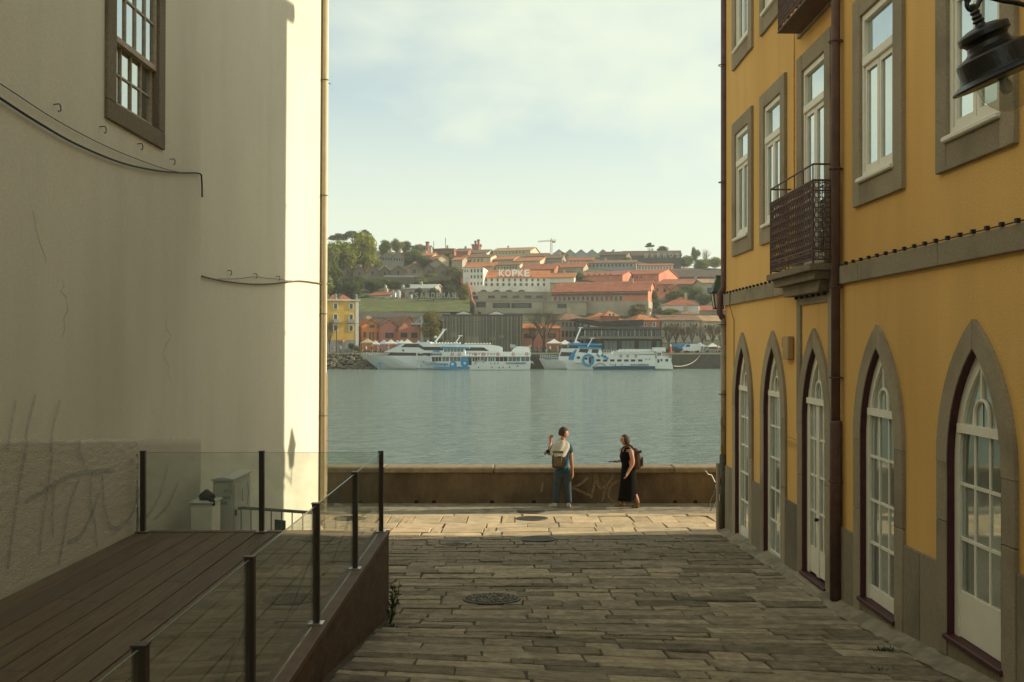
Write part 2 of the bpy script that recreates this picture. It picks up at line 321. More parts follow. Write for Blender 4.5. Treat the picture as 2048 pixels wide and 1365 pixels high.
def lay_rows(Y0, Y1, emit, hmin, hmax, lmin, lmax, gap, xlim):
    Y = Y0
    while Y < Y1 - 0.05:
        h = min(rnd.uniform(hmin, hmax), Y1 - Y)
        if Y1 - (Y + h) < hmin * 0.5: h = Y1 - Y
        x, xe = xlim(Y + h / 2); x += 0.0
        sk = rnd.uniform(-.004, .004)
        while x < xe - 0.05:
            ln = rnd.uniform(lmin, lmax)
            if rnd.random() < 0.28: ln *= rnd.uniform(.3, .6)
            if xe - (x + ln) < 0.3: ln = xe - x
            oy = rnd.uniform(-.018, .018); emit(x, x + ln, Y + oy, Y + h + oy * .6, rnd.uniform(-.009, .009), gap * rnd.uniform(0.6, 2.0), sk + rnd.uniform(-.012, .012)); x += ln
        Y += h
def street_lim(Y):
    if Y < 10.85: return XD + 0.02 + rnd.uniform(-.0, .05), XR - 0.22 + rnd.uniform(-.06, .05)
    wall2 = XL + 0.14 if Y < 13.1 else XL + 0.12 + 0.1236 * (Y - 13.1)
    return wall2, XR - 0.2 + rnd.uniform(-.06, .05)
near = MB(); _t = stone_templates(6, 9); n_laid = [0]
def put_street(x0, x1, y0, y1, dz, gap, sk):        # the 300 nearest are parts, the rest one joined part
    n_laid[0] += 1
    if n_laid[0] <= 300: inst('paving_stone', rnd.choice(PSTONES), street, stone_matrix(x0, x1, y0, y1, dz, gap, sk))
    else: put_near(x0, x1, y0, y1, dz, gap, sk)
def put_near(x0, x1, y0, y1, dz, gap, sk):
    Mx = stone_matrix(x0, x1, y0, y1, dz, gap, sk); t = rnd.choice(_t); near.add([Mx @ v for v in t.v], t.f)
lay_rows(6.2, 17.42, put_street, 0.18, 0.37, 0.36, 1.15, 0.012, street_lim)
lay_rows(-9.5, 6.2, put_near, 0.18, 0.37, 0.36, 1.15, 0.012, street_lim)
o = near.build('paving_stone', M['paving'], street); o['kind'] = 'stuff'
def put_quay(x0, x1, y0, y1, dz, gap, sk): inst('paving_slab', rnd.choice(QSTONES), quay, stone_matrix(x0, x1, y0, y1, dz, gap, rnd.uniform(-.02, .02)))
for (a, b, lmn, lmx) in ((17.42, 17.85, .7, 1.3), (17.85, 18.4, .6, 1.1), (18.4, 19.1, .55, .9), (19.1, 20.15, .5, .85), (20.15, 20.5, 1.2, 1.6)):
    lay_rows(a, b, put_quay, b - a, b - a, lmn, lmx, 0.012, lambda Y: (-8.3 + rnd.uniform(0, .3), 10))
mb = MB(); n = 40
pts = [(lerp(-30, 40, i / n), 20.52 + 0.03 * math.sin(i * 1.7)) for i in range(n + 1)]
mb.add([(x, y, .012) for x, y in pts] + [(x, 21.9, .03) for x, y in pts], [(i, i + 1, n + 2 + i, n + 1 + i) for i in range(n)])
tag(mb.build('kerb_walk', M['mortar'], None), kind='structure')
# mortar fillet along the yellow facade
mb = MB(); prev = None; r2 = random.Random(4); rows = []
for k in range(120):
    Y = lerp(-2, 17.9, k / 119); w = 0.22 + 0.07 * noise.noise((Y * 1.3, 0, 0)) + r2.uniform(-.03, .03); g = ground(XR - .1, Y)
    rows.append([(XR + .01, Y, g + .085), (XR - .05, Y, g + .05 + r2.uniform(-.01, .01)), (XR - w * .6, Y, g + .022), (XR - w, Y, g - .02)])
mb.add([p for r in rows for p in r], [(k * 4 + i, k * 4 + i + 1, k * 4 + i + 5, k * 4 + i + 4) for k in range(119) for i in range(3)])
mb.build('mortar_fillet', M['mortar'], street, smooth=True, recalc=False)
# weeds in the joints: nobody could count them
mb = MB(); r3 = random.Random(8)
def tuft(x, y, n, h, sp):
    for _ in range(n):
        a = r3.uniform(0, 6.283); d = r3.uniform(0, sp); bx, by = x + math.cos(a) * d * 1.6, y + math.sin(a) * d * .5; z = ground(bx, by) - .005
        l = Vector((math.cos(a) * h * .5, math.sin(a) * h * .5, h * r3.uniform(.4, 1))); w = Vector((-math.sin(a), math.cos(a), 0)) * h * .12
        b = Vector((bx, by, z)); mb.add([b - w, b + w, b + l * .6 + w * .8, b + l, b + l * .6 - w * .8], [(0, 1, 2, 3, 4)])
for (x, y, n_, h, sp) in ((.35, 9.4, 40, .03, .09), (1.05, 9.55, 40, .03, .07), (3.42, 9.2, 40, .05, .09), (3.1, 8.4, 25, .035, .1), (-1.2, 9.9, 30, .045, .08)):
    tuft(x, y, n_, h, sp)
tag(mb.build('weeds', flat('weed_green', (0.045, 0.075, 0.02)), None, recalc=False), 'low green weeds growing in the joints of the paving', 'weeds', kind='stuff')
# tall weed at the deck corner
t = thing('weed_plant', 'tall thin weed growing at the foot of the brown deck corner', 'weed', (XD + .05, 10.2, ground(XD + .05, 10.2)))
mb = MB(); lf = MB()
for k in range(7):
    a = r3.uniform(0, 6.28); b0 = Vector((XD + .06 + r3.uniform(0, .05), 10.15 + r3.uniform(-.08, .08), ground(XD, 10.2))); top = b0 + Vector((r3.uniform(-.0, .10), r3.uniform(-.08, .08), r3.uniform(.22, .52)))
    mb.tube([b0, (b0 + top) / 2 + Vector((.02, 0, 0)), top], [.004, .003, .002], 5)
    for q in range(9):
        p = b0.lerp(top, r3.uniform(.25, 1)); d = Vector((r3.uniform(-1, 1), r3.uniform(-1, 1), r3.uniform(-.2, .8))).normalized() * r3.uniform(.04, .08); w = d.orthogonal().normalized() * .012
        lf.add([p, p + d * .5 + w, p + d, p + d * .5 - w], [(0, 1, 2, 3)])
mb.build('stem', flat('weed_stem', (0.09, 0.075, 0.03)), t); lf.build('leaves', flat('weed_leaf', (0.05, 0.07, 0.025)), t, recalc=False)

# manhole covers and grates
def cover(x, y, r, label, style):
    z = ground(x, y) + .017; t = thing('manhole_cover', label, 'manhole cover', (x, y, z), 'covers set in the paving')
    e = .1; sy = (ground(x, y + e) - ground(x, y - e)) / (2 * e)
    Mx = Matrix.Translation((x, y, z)) @ Matrix.Rotation(math.atan(sy), 4, 'X')
    mb = MB(); mb.lathe([(r * .9, -.05), (r * 1.0, -.05), (r, .0), (r * .93, .004), (r * .9, -.004)], 28, Mx); mb.build('rim', M['galv_dark'], t)
    if style == 'grate':
        d = MB(); d.lathe([(r * .9, -.06), (r * .9, -.045)], 24, Mx); d.build('pit', M['dark'], t)
        for k in range(-3, 4):
            hw = r * .9; yy = k * r * .24; hl = math.sqrt(max(.001, hw * hw - yy * yy)); b = MB(); c = Mx @ Vector((0, yy, -.012)); b.obox(c, Mx.to_3x3() @ Vector((hl, 0, 0)), Mx.to_3x3() @ Vector((0, r * .055, 0)), Mx.to_3x3() @ Vector((0, 0, .012))); b.build('bar', M['galv_dark'], t)
        b = MB()
        for k in range(-5, 6):
            xx = k * r * .16; hl = math.sqrt(max(.001, (r * .9) ** 2 - xx * xx)); b.obox(Mx @ Vector((xx, 0, -.014)), Mx.to_3x3() @ Vector((r * .035, 0, 0)), Mx.to_3x3() @ Vector((0, hl, 0)), Mx.to_3x3() @ Vector((0, 0, .011)))
        b.build('cross_bars', M['galv_dark'], t)
    else:
        d = MB(); d.lathe([(r * .9, -.05), (r * .9, .0)], 28, Mx); d.build('plate', M['galv_pale'] if style == 'plate' else M['joint'], t)
        b = MB(); rr = random.Random(int(x * 100))
        if style == 'plate':
            for k in range(6): b.tube([Mx @ Vector((math.cos(a) * r * (.15 + .13 * k), math.sin(a) * r * (.15 + .13 * k), .001)) for a in [i * .3 for i in range(21)]], .006, 4, closed=True)
            b.build('tread', M['galv_pale'], t)
        else:
            for k in range(150):
                a, q = rr.uniform(0, 6.28), math.sqrt(rr.random()) * r * .86; s_ = r * rr.uniform(.035, .065); b.lathe([(s_, -.01), (s_ * .9, .01), (s_ * .5, .016)], 5, Mx @ Matrix.Translation((q * math.cos(a), q * math.sin(a), 0)) @ Matrix.Rotation(a * 3, 4, 'Z'))
            b.build('cobble_inlay', M['galv_pale'], t)
M['galv_dark'] = pm('cast_iron', (0.12, 0.105, 0.08), (0.075, 0.065, 0.05), 20, 0.6, 0.4, 50, metal=0.3)
M['galv_pale'] = pm('worn_iron', (0.24, 0.225, 0.18), (0.15, 0.14, 0.11), 20, 0.6, 0.4, 50)
cover(.39, 19.7, .32, 'round iron drain grate in the sunlit strip of quay slabs', 'grate')
cover(.40, 20.85, .30, 'round grate closest to the river wall, in its shade', 'grate')
cover(.43, 16.9, .31, 'round iron grate in the shaded street just before the sunlight', 'grate')
cover(-.93, 16.45, .27, 'small pale grey round cover left of the grates', 'plate')
cover(-.24, 11.75, .34, 'large round cover filled with small cobbles in the middle of the street', 'cobbles')

# ------------------------------------------------------------------ wall frames
class Wall:                                         # s along the wall, z up, d out of the wall
    def __init__(s, o, u, lean=0.0): s.o = Vector(o); s.u = Vector(u).normalized(); s.n = None; s.lean = lean
    def P(s, a, z, d=0.0): p = s.o + s.u * a + s.n * (d + s.lean * z); return Vector((p.x, p.y, z))
    def slab(s, mb, pts, d0, d1, mi=0): return mb.sweep([s.P(a, z, d0) for a, z in pts], [s.P(a, z, d1) for a, z in pts], mi)
    def rect(s, mb, a0, a1, z0, z1, d0, d1, mi=0): return s.slab(mb, [(a0, z0), (a1, z0), (a1, z1), (a0, z1)], d0, d1, mi)
    def ribbon(s, mb, pts, w, d):
        n = len(pts); L = []; Rr = []
        for i, p in enumerate(pts):
            a = Vector(pts[max(0, i - 1)]); b = Vector(pts[min(n - 1, i + 1)]); t = (b - a).normalized(); q = Vector((-t.y, t.x)) * w / 2 * (0.6 if i in (0, n - 1) else 1)
            L.append(s.P(p[0] + q.x, p[1] + q.y, d)); Rr.append(s.P(p[0] - q.x, p[1] - q.y, d))
        mb.add(L + Rr, [(i, i + 1, n + i + 1, n + i) for i in range(n - 1)])
    def holed(s, mb, outer, holes, d0, d1):         # slab with openings
        polys = [[Vector((a, z, 0)) for a, z in p] for p in [outer] + holes]
        tris = geometry.tessellate_polygon(polys); flat_ = [p for poly in polys for p in poly]; n = len(flat_)
        vs_ = [s.P(p.x, p.y, d0) for p in flat_] + [s.P(p.x, p.y, d1) for p in flat_]
        fs = [tuple(t) for t in tris] + [tuple(i + n for i in reversed(t)) for t in tris]; o = 0
        for poly in polys:
            k = len(poly); fs += [(o + i, o + (i + 1) % k, n + o + (i + 1) % k, n + o + i) for i in range(k)]; o += k
        mb.add(vs_, fs)
def smooth_path(pts, k=6):
    P = [Vector(p) for p in pts]; out = []
    for i in range(len(P) - 1):
        p0, p1, p2, p3 = P[max(0, i - 1)], P[i], P[i + 1], P[min(len(P) - 1, i + 2)]
        for j in range(k):
            t = j / k; out.append(0.5 * (2 * p1 + (p2 - p0) * t + (2 * p0 - 5 * p1 + 4 * p2 - p3) * t * t + (3 * p1 - p0 - 3 * p2 + p3) * t ** 3))
    return out + [P[-1]]

# ------------------------------------------------------------------ yellow building on the right
RW = Wall((XR, 0, 0), (0, 1, 0)); RW.n = Vector((-1, 0, 0))
YB = thing('yellow_building', 'ochre yellow building with granite framed gothic arches along the right side of the street', 'building', (XR, 8, 1.0))
YEND, YSTART, ROOF = 17.95, -9.0, 11.6
centres = [16.55, 14.62, 12.62, 10.43, 8.25, 6.05, 3.85, 1.6]
sills = [.235, .31, .53, .74, .96, 1.16, 1.3, 1.45]
ZS, AIN, HIN, AOUT, HOUT = 2.45, .49, 1.0, .70, 1.24
def arc(c, a, h, side, n=10, zs=ZS):
    Rr = (a * a + h * h) / (2 * a); th = math.asin(h / Rr)
    return [(c + side * (a - Rr + Rr * math.cos(th * i / n)), zs + Rr * math.sin(th * i / n)) for i in range(n + 1)]
def arch_poly(c, a, h, z0): return [(c - a, z0)] + arc(c, a, h, -1) + list(reversed(arc(c, a, h, 1)))[1:] + [(c + a, z0)]
holes = []
for c, z0 in zip(centres, sills):
    holes.append(arch_poly(c, .58, 1.11, z0 - .06))
    if c != 12.62: holes.append([(c - .56, 5.16), (c + .56, 5.16), (c + .56, 7.15), (c - .56, 7.15)])
    else: holes.append([(c - .56, 4.5), (c + .56, 4.5), (c + .56, 7.15), (c - .56, 7.15)])
    holes.append([(c - .56, 8.4), (c + .56, 8.4), (c + .56, 10.4), (c - .56, 10.4)])
mb = MB(); RW.holed(mb, [(YSTART, -.5), (YEND, -.5), (YEND, ROOF), (YSTART, ROOF)], holes, 0, -.35); mb.build('wall', M['ochre'], YB)
mb = MB(); mb.box(XR + .003, 16, YEND - .3, YEND - .002, -.5, ROOF); mb.build('end_wall', M['ochre'], YB)
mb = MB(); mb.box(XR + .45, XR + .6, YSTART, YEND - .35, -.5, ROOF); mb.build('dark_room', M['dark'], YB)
mb = MB(); mb.box(XR + .36, 16, YSTART, YEND - .31, ROOF - .02, ROOF + .1); mb.build('roof_deck', M['granite'], YB)
mb = MB(); mb.prism([(XR - .28, ROOF), (XR - .28, ROOF + .12), (XR - .1, ROOF + .3), (XR + .3, ROOF + .3), (XR + .3, ROOF + .101), (XR, ROOF + .101), (XR, ROOF)], 'y', YSTART, YEND + .3); mb.build('cornice', M['granite'], YB)
def glazing(par, c, z0, z1s, cols, a, d, bars_w=.026, panel_to=None, xs=None):
    """rows of panes between the z values in z1s, bars between them"""
    xs = xs or [c - a + 2 * a * i / cols for i in range(cols + 1)]
    for zlo, zhi in zip(z1s, z1s[1:]):
        for xa, xb in zip(xs, xs[1:]):
            mb = MB(); RW.rect(mb, xa + bars_w / 2, xb - bars_w / 2, zlo + bars_w / 2, zhi - bars_w / 2, d - .012, d - .004)
            mb.build('pane', rnd.choice([M['pane'], M['pane'], M['pane'], M['pane_dark']]), par)
    for z in z1s[1:-1]:
        mb = MB(); RW.rect(mb, c - a, c + a, z - bars_w / 2, z + bars_w / 2, d - .02, d + .012); mb.build('glazing_bar', M['window_white'], par)
    for x in xs[1:-1]:
        mb = MB(); RW.rect(mb, x - bars_w / 2, x + bars_w / 2, z1s[0], z1s[-1], d - .021, d + .008); mb.build('glazing_bar', M['window_white'], par)
ROWS = [.42, .88, 1.35, 1.81, 2.28, 2.74]
for i, (c, z0) in enumerate(zip(centres, sills)):
    nm = 'arched_door' if i in (2, 6) else 'arched_window'
    A = MB(); RW.slab(A, [(c - AIN, z0 - .02)] + arc(c, AIN, HIN, -1) + list(reversed(arc(c, AIN, HIN, 1)))[1:] + [(c + AIN, z0 - .02)] +
                      [(c + AIN - .10, z0 - .02)] + arc(c, AIN - .10, HIN - .17, 1) + list(reversed(arc(c, AIN - .10, HIN - .17, -1)))[1:] + [(c - AIN + .10, z0 - .02)], -.083, -.033)
    win = A.build(nm, M['window_white'], YB)
    # stone surround: sill course, two jambs in two stones, two arch stones
    for sd in (-1, 1):
        zj = lerp(z0, ZS, .55 + .1 * ((i + sd) % 2))
        for za, zb in ((z0 - .2, zj - .003), (zj + .003, ZS - .003)):
            mb = MB(); xa, xb = c + sd * AIN, c + sd * AOUT; RW.rect(mb, min(xa, xb), max(xa, xb), za, zb, -.13, .036); mb.build('jamb_stone', M['granite'], YB, bevel=.006)
        po = arc(c, AOUT, HOUT, sd); pi_ = arc(c, AIN, HIN, sd)
        if sd > 0: po[-1] = (c + .003, po[-1][1]); pi_[-1] = (c + .003, pi_[-1][1])
        else: po[-1] = (c - .003, po[-1][1]); pi_[-1] = (c - .003, pi_[-1][1])
        mb = MB(); RW.slab(mb, po + list(reversed(pi_)), -.13, .038); mb.build('arch_stone', M['granite'], YB)
    # maroon painted reveal
    mb = MB(); a2 = AIN - .004
    RW.slab(mb, [(c - a2, z0)] + arc(c, a2, HIN - .006, -1) + list(reversed(arc(c, a2, HIN - .006, 1)))[1:] + [(c + a2, z0)] + [(c + a2 - .008, z0)] + arc(c, a2 - .008, HIN - .014, 1) + list(reversed(arc(c, a2 - .008, HIN - .014, -1)))[1:] + [(c - a2 + .008, z0)], -.032, .030)
    mb.build('reveal', M['maroon'], YB)
    mb = MB(); RW.rect(mb, c - .52, c + .52, z0 - .05, z0 - .003, -.12, .06); mb.build('sill', M['maroon'], YB, bevel=.006)
    if i in (2, 6):
        mb = MB(); RW.rect(mb, c - .66, c + .66, z0 - .24, z0 - .055, -.1, .12); mb.build('door_step', M['granite'], YB, bevel=.01)
    a = AIN - .095; zt = 2.76
    mb = MB(); RW.rect(mb, c - a, c + a, zt - .035, zt + .04, -.078, -.013 if i not in (2, 6) else .0); mb.build('transom', M['window_white'], win)
    # upper light: two panes, a mullion, a small round-headed light
    for sd in (-1, 1):
        cur = [p for p in arc(c, a, HIN - .16, sd, 14) if p[1] > zt + .05]
        mb = MB(); RW.slab(mb, [(c + sd * .013, zt + .04), (c + sd * .375, zt + .04)] + cur[:-1] + [(c + sd * .013, cur[-1][1] - .04)], -.07, -.062); mb.build('pane', M['pane'], win)
    mb = MB(); RW.rect(mb, c - .014, c + .014, zt + .24, ZS + HIN - .17, -.076, -.04); mb.build('glazing_bar', M['window_white'], win)
    mb = MB(); ar = [(c - .13, zt + .04)] + [(c - .13 * math.cos(math.pi * k / 10), zt + .13 + .13 * math.sin(math.pi * k / 10)) for k in range(11)] + [(c + .13, zt + .04)]
    mb.tube([RW.P(x, z, -.05) for x, z in ar], .016, 6); mb.build('round_light', M['window_white'], win)
    zr = [z for z in ROWS if z > z0 + .09]
    panel_top = zr[0]
    if i in (2, 6):
        for sd in (-1, 1):
            leaf = MB(); cc = c + sd * a / 2; w = a / 2 - .006
            for q in (-1, 1): RW.rect(leaf, cc + q * w - .045 if q > 0 else cc - w, cc + w if q > 0 else cc - w + .045, z0 + .02, zt - .04, -.076, -.028)
            lf_ = leaf.build('door_leaf', M['window_white'], win)
            glazing(lf_, cc, z0, [z for z in zr], 2, w - .045, -.048)
            mb = MB(); RW.rect(mb, cc - w + .045, cc + w - .045, z0 + .03, zr[0] + .012, -.07, -.04); mb.build('panel', M['window_white'], lf_)
        mb = MB(); mb.lathe([(.012, 0), (.024, .02), (.024, .05), (.01, .055)], 10, Matrix.Translation(RW.P(c - .04, z0 + .75, -.028)) @ Matrix.Rotation(R(-90), 4, 'Y')); mb.build('door_knob', M['black_iron'], win)
    else:
        glazing(win, c, z0, zr, 3, a, -.058)
        mb = MB(); RW.rect(mb, c - a, c + a, z0 + .005, panel_top + .01, -.076, -.042); mb.build('panel', M['window_white'], win)
# granite dado stones between the openings
edges = [YEND] + [v for c in centres for v in (c + AOUT, c - AOUT)] + [YSTART]
tops = [1.335, 1.335, 1.335, 1.375, 1.54, 1.75, 1.95, 2.1, 2.3]
for k in range(0, len(edges), 2):
    b, a = edges[k], edges[k + 1]; top = tops[k // 2]; n_ = max(1, round((b - a) / .5)); cut = [lerp(a, b, (q + rnd.uniform(-.12, .12) * (0 < q < n_)) / n_) for q in range(n_ + 1)]
    for q in range(n_):
        mb = MB(); RW.rect(mb, cut[q] + .004, cut[q + 1] - .004, -.4, top + rnd.uniform(-.004, .004), -.06, .026 + rnd.uniform(-.004, .006)); mb.build('dado_stone', M['dado'], YB, bevel=.006)
for c, z0 in zip(centres, sills):                    # stones under the sills
    mb = MB(); RW.rect(mb, c - AIN + .004, c + AIN - .004, -.4, z0 - .053, -.06, .024); mb.build('dado_stone', M['dado'], YB, bevel=.006)
# string course and its stones, the alfiz round the third arch, the corner pier
cuts = [YEND + .03]
while cuts[-1] > YSTART: cuts.append(cuts[-1] - rnd.uniform(1.5, 2.3))
for b, a in zip(cuts, cuts[1:]):
    mb = MB(); RW.rect(mb, a + .003, b - .003, 4.18, 4.385, -.05, .05); mb.build('band_stone', M['granite'], YB, bevel=.008)
c = 12.62
for sd in (-1, 1):
    mb = MB(); xa, xb = c + sd * .58, c + sd * .74; RW.rect(mb, min(xa, xb), max(xa, xb), 2.3, 4.177, -.05, .032); mb.build('alfiz_stone', M['granite'], YB, bevel=.006)
mb = MB(); RW.rect(mb, c - .577, c + .577, 4.0, 4.177, -.05, .03); mb.build('alfiz_stone', M['granite'], YB, bevel=.006)
mb = MB(); mb.box(XR - .14, XR + .3, YEND + .003, YEND + .16, -.3, 1.36); mb.build('corner_pier', M['dado'], YB, bevel=.02)
# upper windows
def upper_window(c, zb, zt, door=False, style=0):
    z_op, z_top = zb + .28, zt - .22
    for sd in (-1, 1):
        xa, xb = c + sd * .475, c + sd * .70; mb = MB(); RW.rect(mb, min(xa, xb), max(xa, xb), zb, zt, -.13, .045); mb.build('frame_stone', M['granite'], YB, bevel=.006)
    mb = MB(); RW.rect(mb, c - .473, c + .473, z_top, zt, -.13, .043); mb.build('frame_stone', M['granite'], YB, bevel=.006)
    if not door:
        mb = MB(); RW.rect(mb, c - .473, c + .473, zb, z_op - .045, -.13, .043); mb.build('frame_stone', M['granite'], YB, bevel=.006)
        mb = MB(); RW.rect(mb, c - .50, c + .50, z_op - .042, z_op + .01, -.12, .085); mb.build('sill', M['window_white'], YB, bevel=.012)
    else: z_op = zb + .01
    mb = MB()
    for sd in (-1, 1):
        xa, xb = c + sd * .41, c + sd * .472; RW.rect(mb, min(xa, xb), max(xa, xb), z_op + .012, z_top - .002, -.07, .012)
    RW.rect(mb, c - .409, c + .409, z_top - .07, z_top - .003, -.07, .011); RW.rect(mb, c - .409, c + .409, z_op + .013, z_op + .08, -.07, .011)
    w = mb.build('window', M['window_white'], YB)
    ztr = z_top - .52
    mb = MB(); RW.rect(mb, c - .43, c + .43, ztr - .05, ztr + .05, -.07, .03); mb.build('transom', M['window_white'], w, bevel=.01)
    mb = MB(); RW.rect(mb, c - .408, c + .408, ztr + .05, z_top - .07, -.05, -.03); mb.build('pane', M['pane_sky'], w)
    for sd in (-1, 1):
        mb = MB(); lo, hi = z_op + .082, ztr - .052
        x0, x1 = (c + .006, c + .405) if sd > 0 else (c - .405, c - .006)
        for (xa, xb, za, zb_) in ((x0, x0 + .05, lo, hi), (x1 - .05, x1, lo, hi), (x0 + .05, x1 - .05, lo, lo + .055), (x0 + .05, x1 - .05, hi - .055, hi)): RW.rect(mb, xa, xb, za, zb_, -.06, .0)
        cs = mb.build('casement', M['window_white'], w)
        mb = MB(); RW.rect(mb, x0 + .045, x1 - .045, lo + .05, hi - .05, -.04, -.022); mb.build('pane', M['pane_dark'] if (style and sd < 2) else M['pane_sky'], cs)
for i, c in enumerate(centres):
    upper_window(c, 5.0 if i != 2 else 4.48, 7.28, i == 2, style=1 if i in (0, ) else 0)
    upper_window(c, 8.2, 10.5, False)
# iron balconies
def balcony(c, zf, full):
    y0, y1, out = c - .84, c + (1.08 if full else .5), .285 if full else .33
    s = MB()
    lo_ = .10 if full else .045
    RW.slab(s, [(y0 - .04, zf - lo_), (y1 + .04, zf - lo_), (y1 + .04, zf - .02), (y0 - .04, zf - .02)], .03, out + (.05 if full else .01))
    if full: RW.slab(s, [(y0 + .06, zf - .20), (y1 - .06, zf - .20), (y1 - .0, zf - .102), (y0 + .0, zf - .102)], .03, out - .03)
    if full: RW.slab(s, [(y0 + .22, zf - .34), (y1 - .22, zf - .34), (y1 - .12, zf - .202), (y0 + .12, zf - .202)], .03, out - .12)
    bal = s.build('balcony', M['granite_dark'] if full else M['iron_brown'], YB, bevel=.006)
    def scroll_panel(P, w, h, nx, nz):
        """cast panel of rings, hearts and bars; P(u, v) gives a point"""
        mb = MB()
        for i in range(nx):
            for j in range(nz):
                cu, cv, ru, rv = (i + .5) * w / nx, (j + .5) * h / nz, w / nx * .5, h / nz * .5
                mb.tube([P(cu + ru * .62 * math.cos(k * .7854), cv + rv * .62 * math.sin(k * .7854)) for k in range(8)], .0075, 4, closed=True)
                for sa in (-1, 1):
                    for sb in (-1, 1):
                        mb.tube([P(cu + sa * ru * q, cv + sb * rv * p_) for q, p_ in ((.95, .2), (.8, .62), (.5, .55), (.3, .95), (.02, .9))], .006, 4)
        return mb
    h = .93
    pf = scroll_panel(lambda u, v: RW.P(y0 + u, zf + .03 + v, out), y1 - y0, h, 20, 9); pf.build('iron_panel', M['iron_brown'], bal)
    for yy in (y0, y1):
        ps = scroll_panel(lambda u, v: RW.P(yy, zf + .03 + v, .02 + u), out - .02, h, 3, 8); ps.build('iron_panel', M['iron_brown'], bal)
    fr = MB()
    for zz in (zf + .03, zf + .15, zf + .84, zf + .96):
        fr.tube([RW.P(y0, zz, .01), RW.P(y0, zz, out), RW.P(y1, zz, out), RW.P(y1, zz, .01)], .011 if zz < zf + .9 else .014, 6)
    for yy in (y0, y1): fr.tube([RW.P(yy, zf - .02, out), RW.P(yy, zf + .97, out)], .013, 6)
    fr.build('rail_frame', M['iron_brown'], bal)
    rl = MB(); rl.tube([RW.P(y0, zf + 1.15, .01), RW.P(y0, zf + 1.15, out), RW.P(y1, zf + 1.15, out), RW.P(y1, zf + 1.15, .01)], .012, 6)
    for k in range(6): yy = lerp(y0, y1, k / 5); rl.tube([RW.P(yy, zf + .96, out), RW.P(yy, zf + 1.15, out)], .008, 6)
    rl.build('hand_rail', M['iron_brown'], bal)
balcony(12.62, 4.46, True)
balcony(12.62, 7.62, False)
mb = MB(); RW.rect(mb, 12.62 - .70, 12.62 + .70, 7.55, 8.197, -.05, .04); mb.build('frame_stone', M['granite'], YB, bevel=.006)
# festoon cable with clips on the string course
cbl = thing('festoon_cable', 'thin dark cable with a row of small clips along the top of the granite band', 'cable', RW.P(9, 4.42, .05))
def festoon(ys, zf, d):
    mb = MB(); mb.tube([RW.P(y, zf(y), d) for y in ys], .006, 5); mb.build('wire', M['cable'], cbl)
clip = MB().box(-.016, .016, -.018, .018, -.02, .016); clip = clip.mesh('clip', M['cable'])
festoon([lerp(2, 11.5, i / 20) for i in range(21)], lambda y: 4.40, .045); festoon([lerp(13.75, 17.9, i / 8) for i in range(9)], lambda y: 4.40, .045)
festoon([lerp(11.9, 13.3, i / 8) for i in range(9)], lambda y: 4.11 - .02 * math.sin((y - 11.9) * 2.2), .06)
y = 2.2
while y < 17.9:
    if not 11.55 < y < 13.7: inst('clip', clip, cbl, Matrix.Translation(RW.P(y, 4.408, .05)))
    elif 11.9 < y < 13.3: inst('clip', clip, cbl, Matrix.Translation(RW.P(y, 4.10, .07)))
    y += .24
# downpipes
def bracket(par, y, z, d):
    mb = MB(); mb.tube([RW.P(y + .075 * math.cos(k * .5236), z, d + .075 * math.sin(k * .5236)) for k in range(12)], .009, 5, closed=True); mb.tube([RW.P(y + .07, z, d), RW.P(y + .12, z, 0)], .008, 5); mb.build('pipe_clip', M['iron_brown'], par)
dp = MB(); dp.tube([RW.P(11.6, ROOF, .075), RW.P(11.6, 2.55, .075)], .052, 12); dpo = dp.build('downpipe', M['pipe_brown'], YB, smooth=True)
mb = MB(); mb.tube([RW.P(11.6, 2.6, .075), RW.P(11.6, 2.58, .075), RW.P(11.6, .52, .075)], [.062, .068, .068], 12); mb.build('pipe_shoe', M['iron_brown'], dpo, smooth=True)
for z in (7.0, 5.52, 4.15, 3.1, 1.9): bracket(dpo, 11.6, z, .075)
dp = MB(); dp.tube([RW.P(YEND - .02, ROOF, .03), RW.P(YEND - .02, 4.52, .03), RW.P(YEND - .0, 4.40, .10), RW.P(YEND, 4.05, .10), RW.P(YEND - .02, 3.96, .04)], .055, 12); dpo = dp.build('downpipe', M['pipe_brown'], YB, smooth=True)
mb = MB(); mb.tube([RW.P(YEND - .02, 3.97, .04), RW.P(YEND - .02, 1.5, .04)], .048, 12); mb.build('pipe_length', M['pipe_pale'], dpo, smooth=True)
mb = MB(); mb.tube([RW.P(YEND - .02, 1.52, .045), RW.P(YEND - .02, .18, .045)], .064, 12); mb.build('pipe_shoe', M['galv_dark'], dpo, smooth=True)
for z in (8.5, 6.4, 3.85, 2.6): bracket(dpo, YEND - .02, z, .05)
for (z, col) in ((1.62, (0.55, 0.5, 0.03)), (1.05, (0.35, 0.05, 0.04)), (.75, (0.4, 0.4, 0.34)), (2.1, (.4, .38, .3))):
    mb = MB(); mb.obox(RW.P(YEND - .045, z, .113 if z < 1.5 else .093), (.003, 0, 0), (0, .03, 0), (0, 0, .055)); mb.build('sticker', flat('sticker_%d' % int(z * 100), col), dpo)
# wire hanging down by the corner
solo(MB().tube([RW.P(17.3, 4.4, .06), RW.P(17.28, 4.15, .065), RW.P(17.2, 3.9, .012), RW.P(17.2, 1.5, .012)], .006, 5), 'hanging_wire', M['cable'], 'thin wire running down the yellow wall beside the corner downpipe', 'wire')
mb = MB(); RW.ribbon(mb, [(13.55, 7.75), (13.56, 7.2), (13.55, 6.6), (13.56, 6.0), (13.55, 5.6)], .07, .004); mb.build('rust_streak', M['rust'], YB)
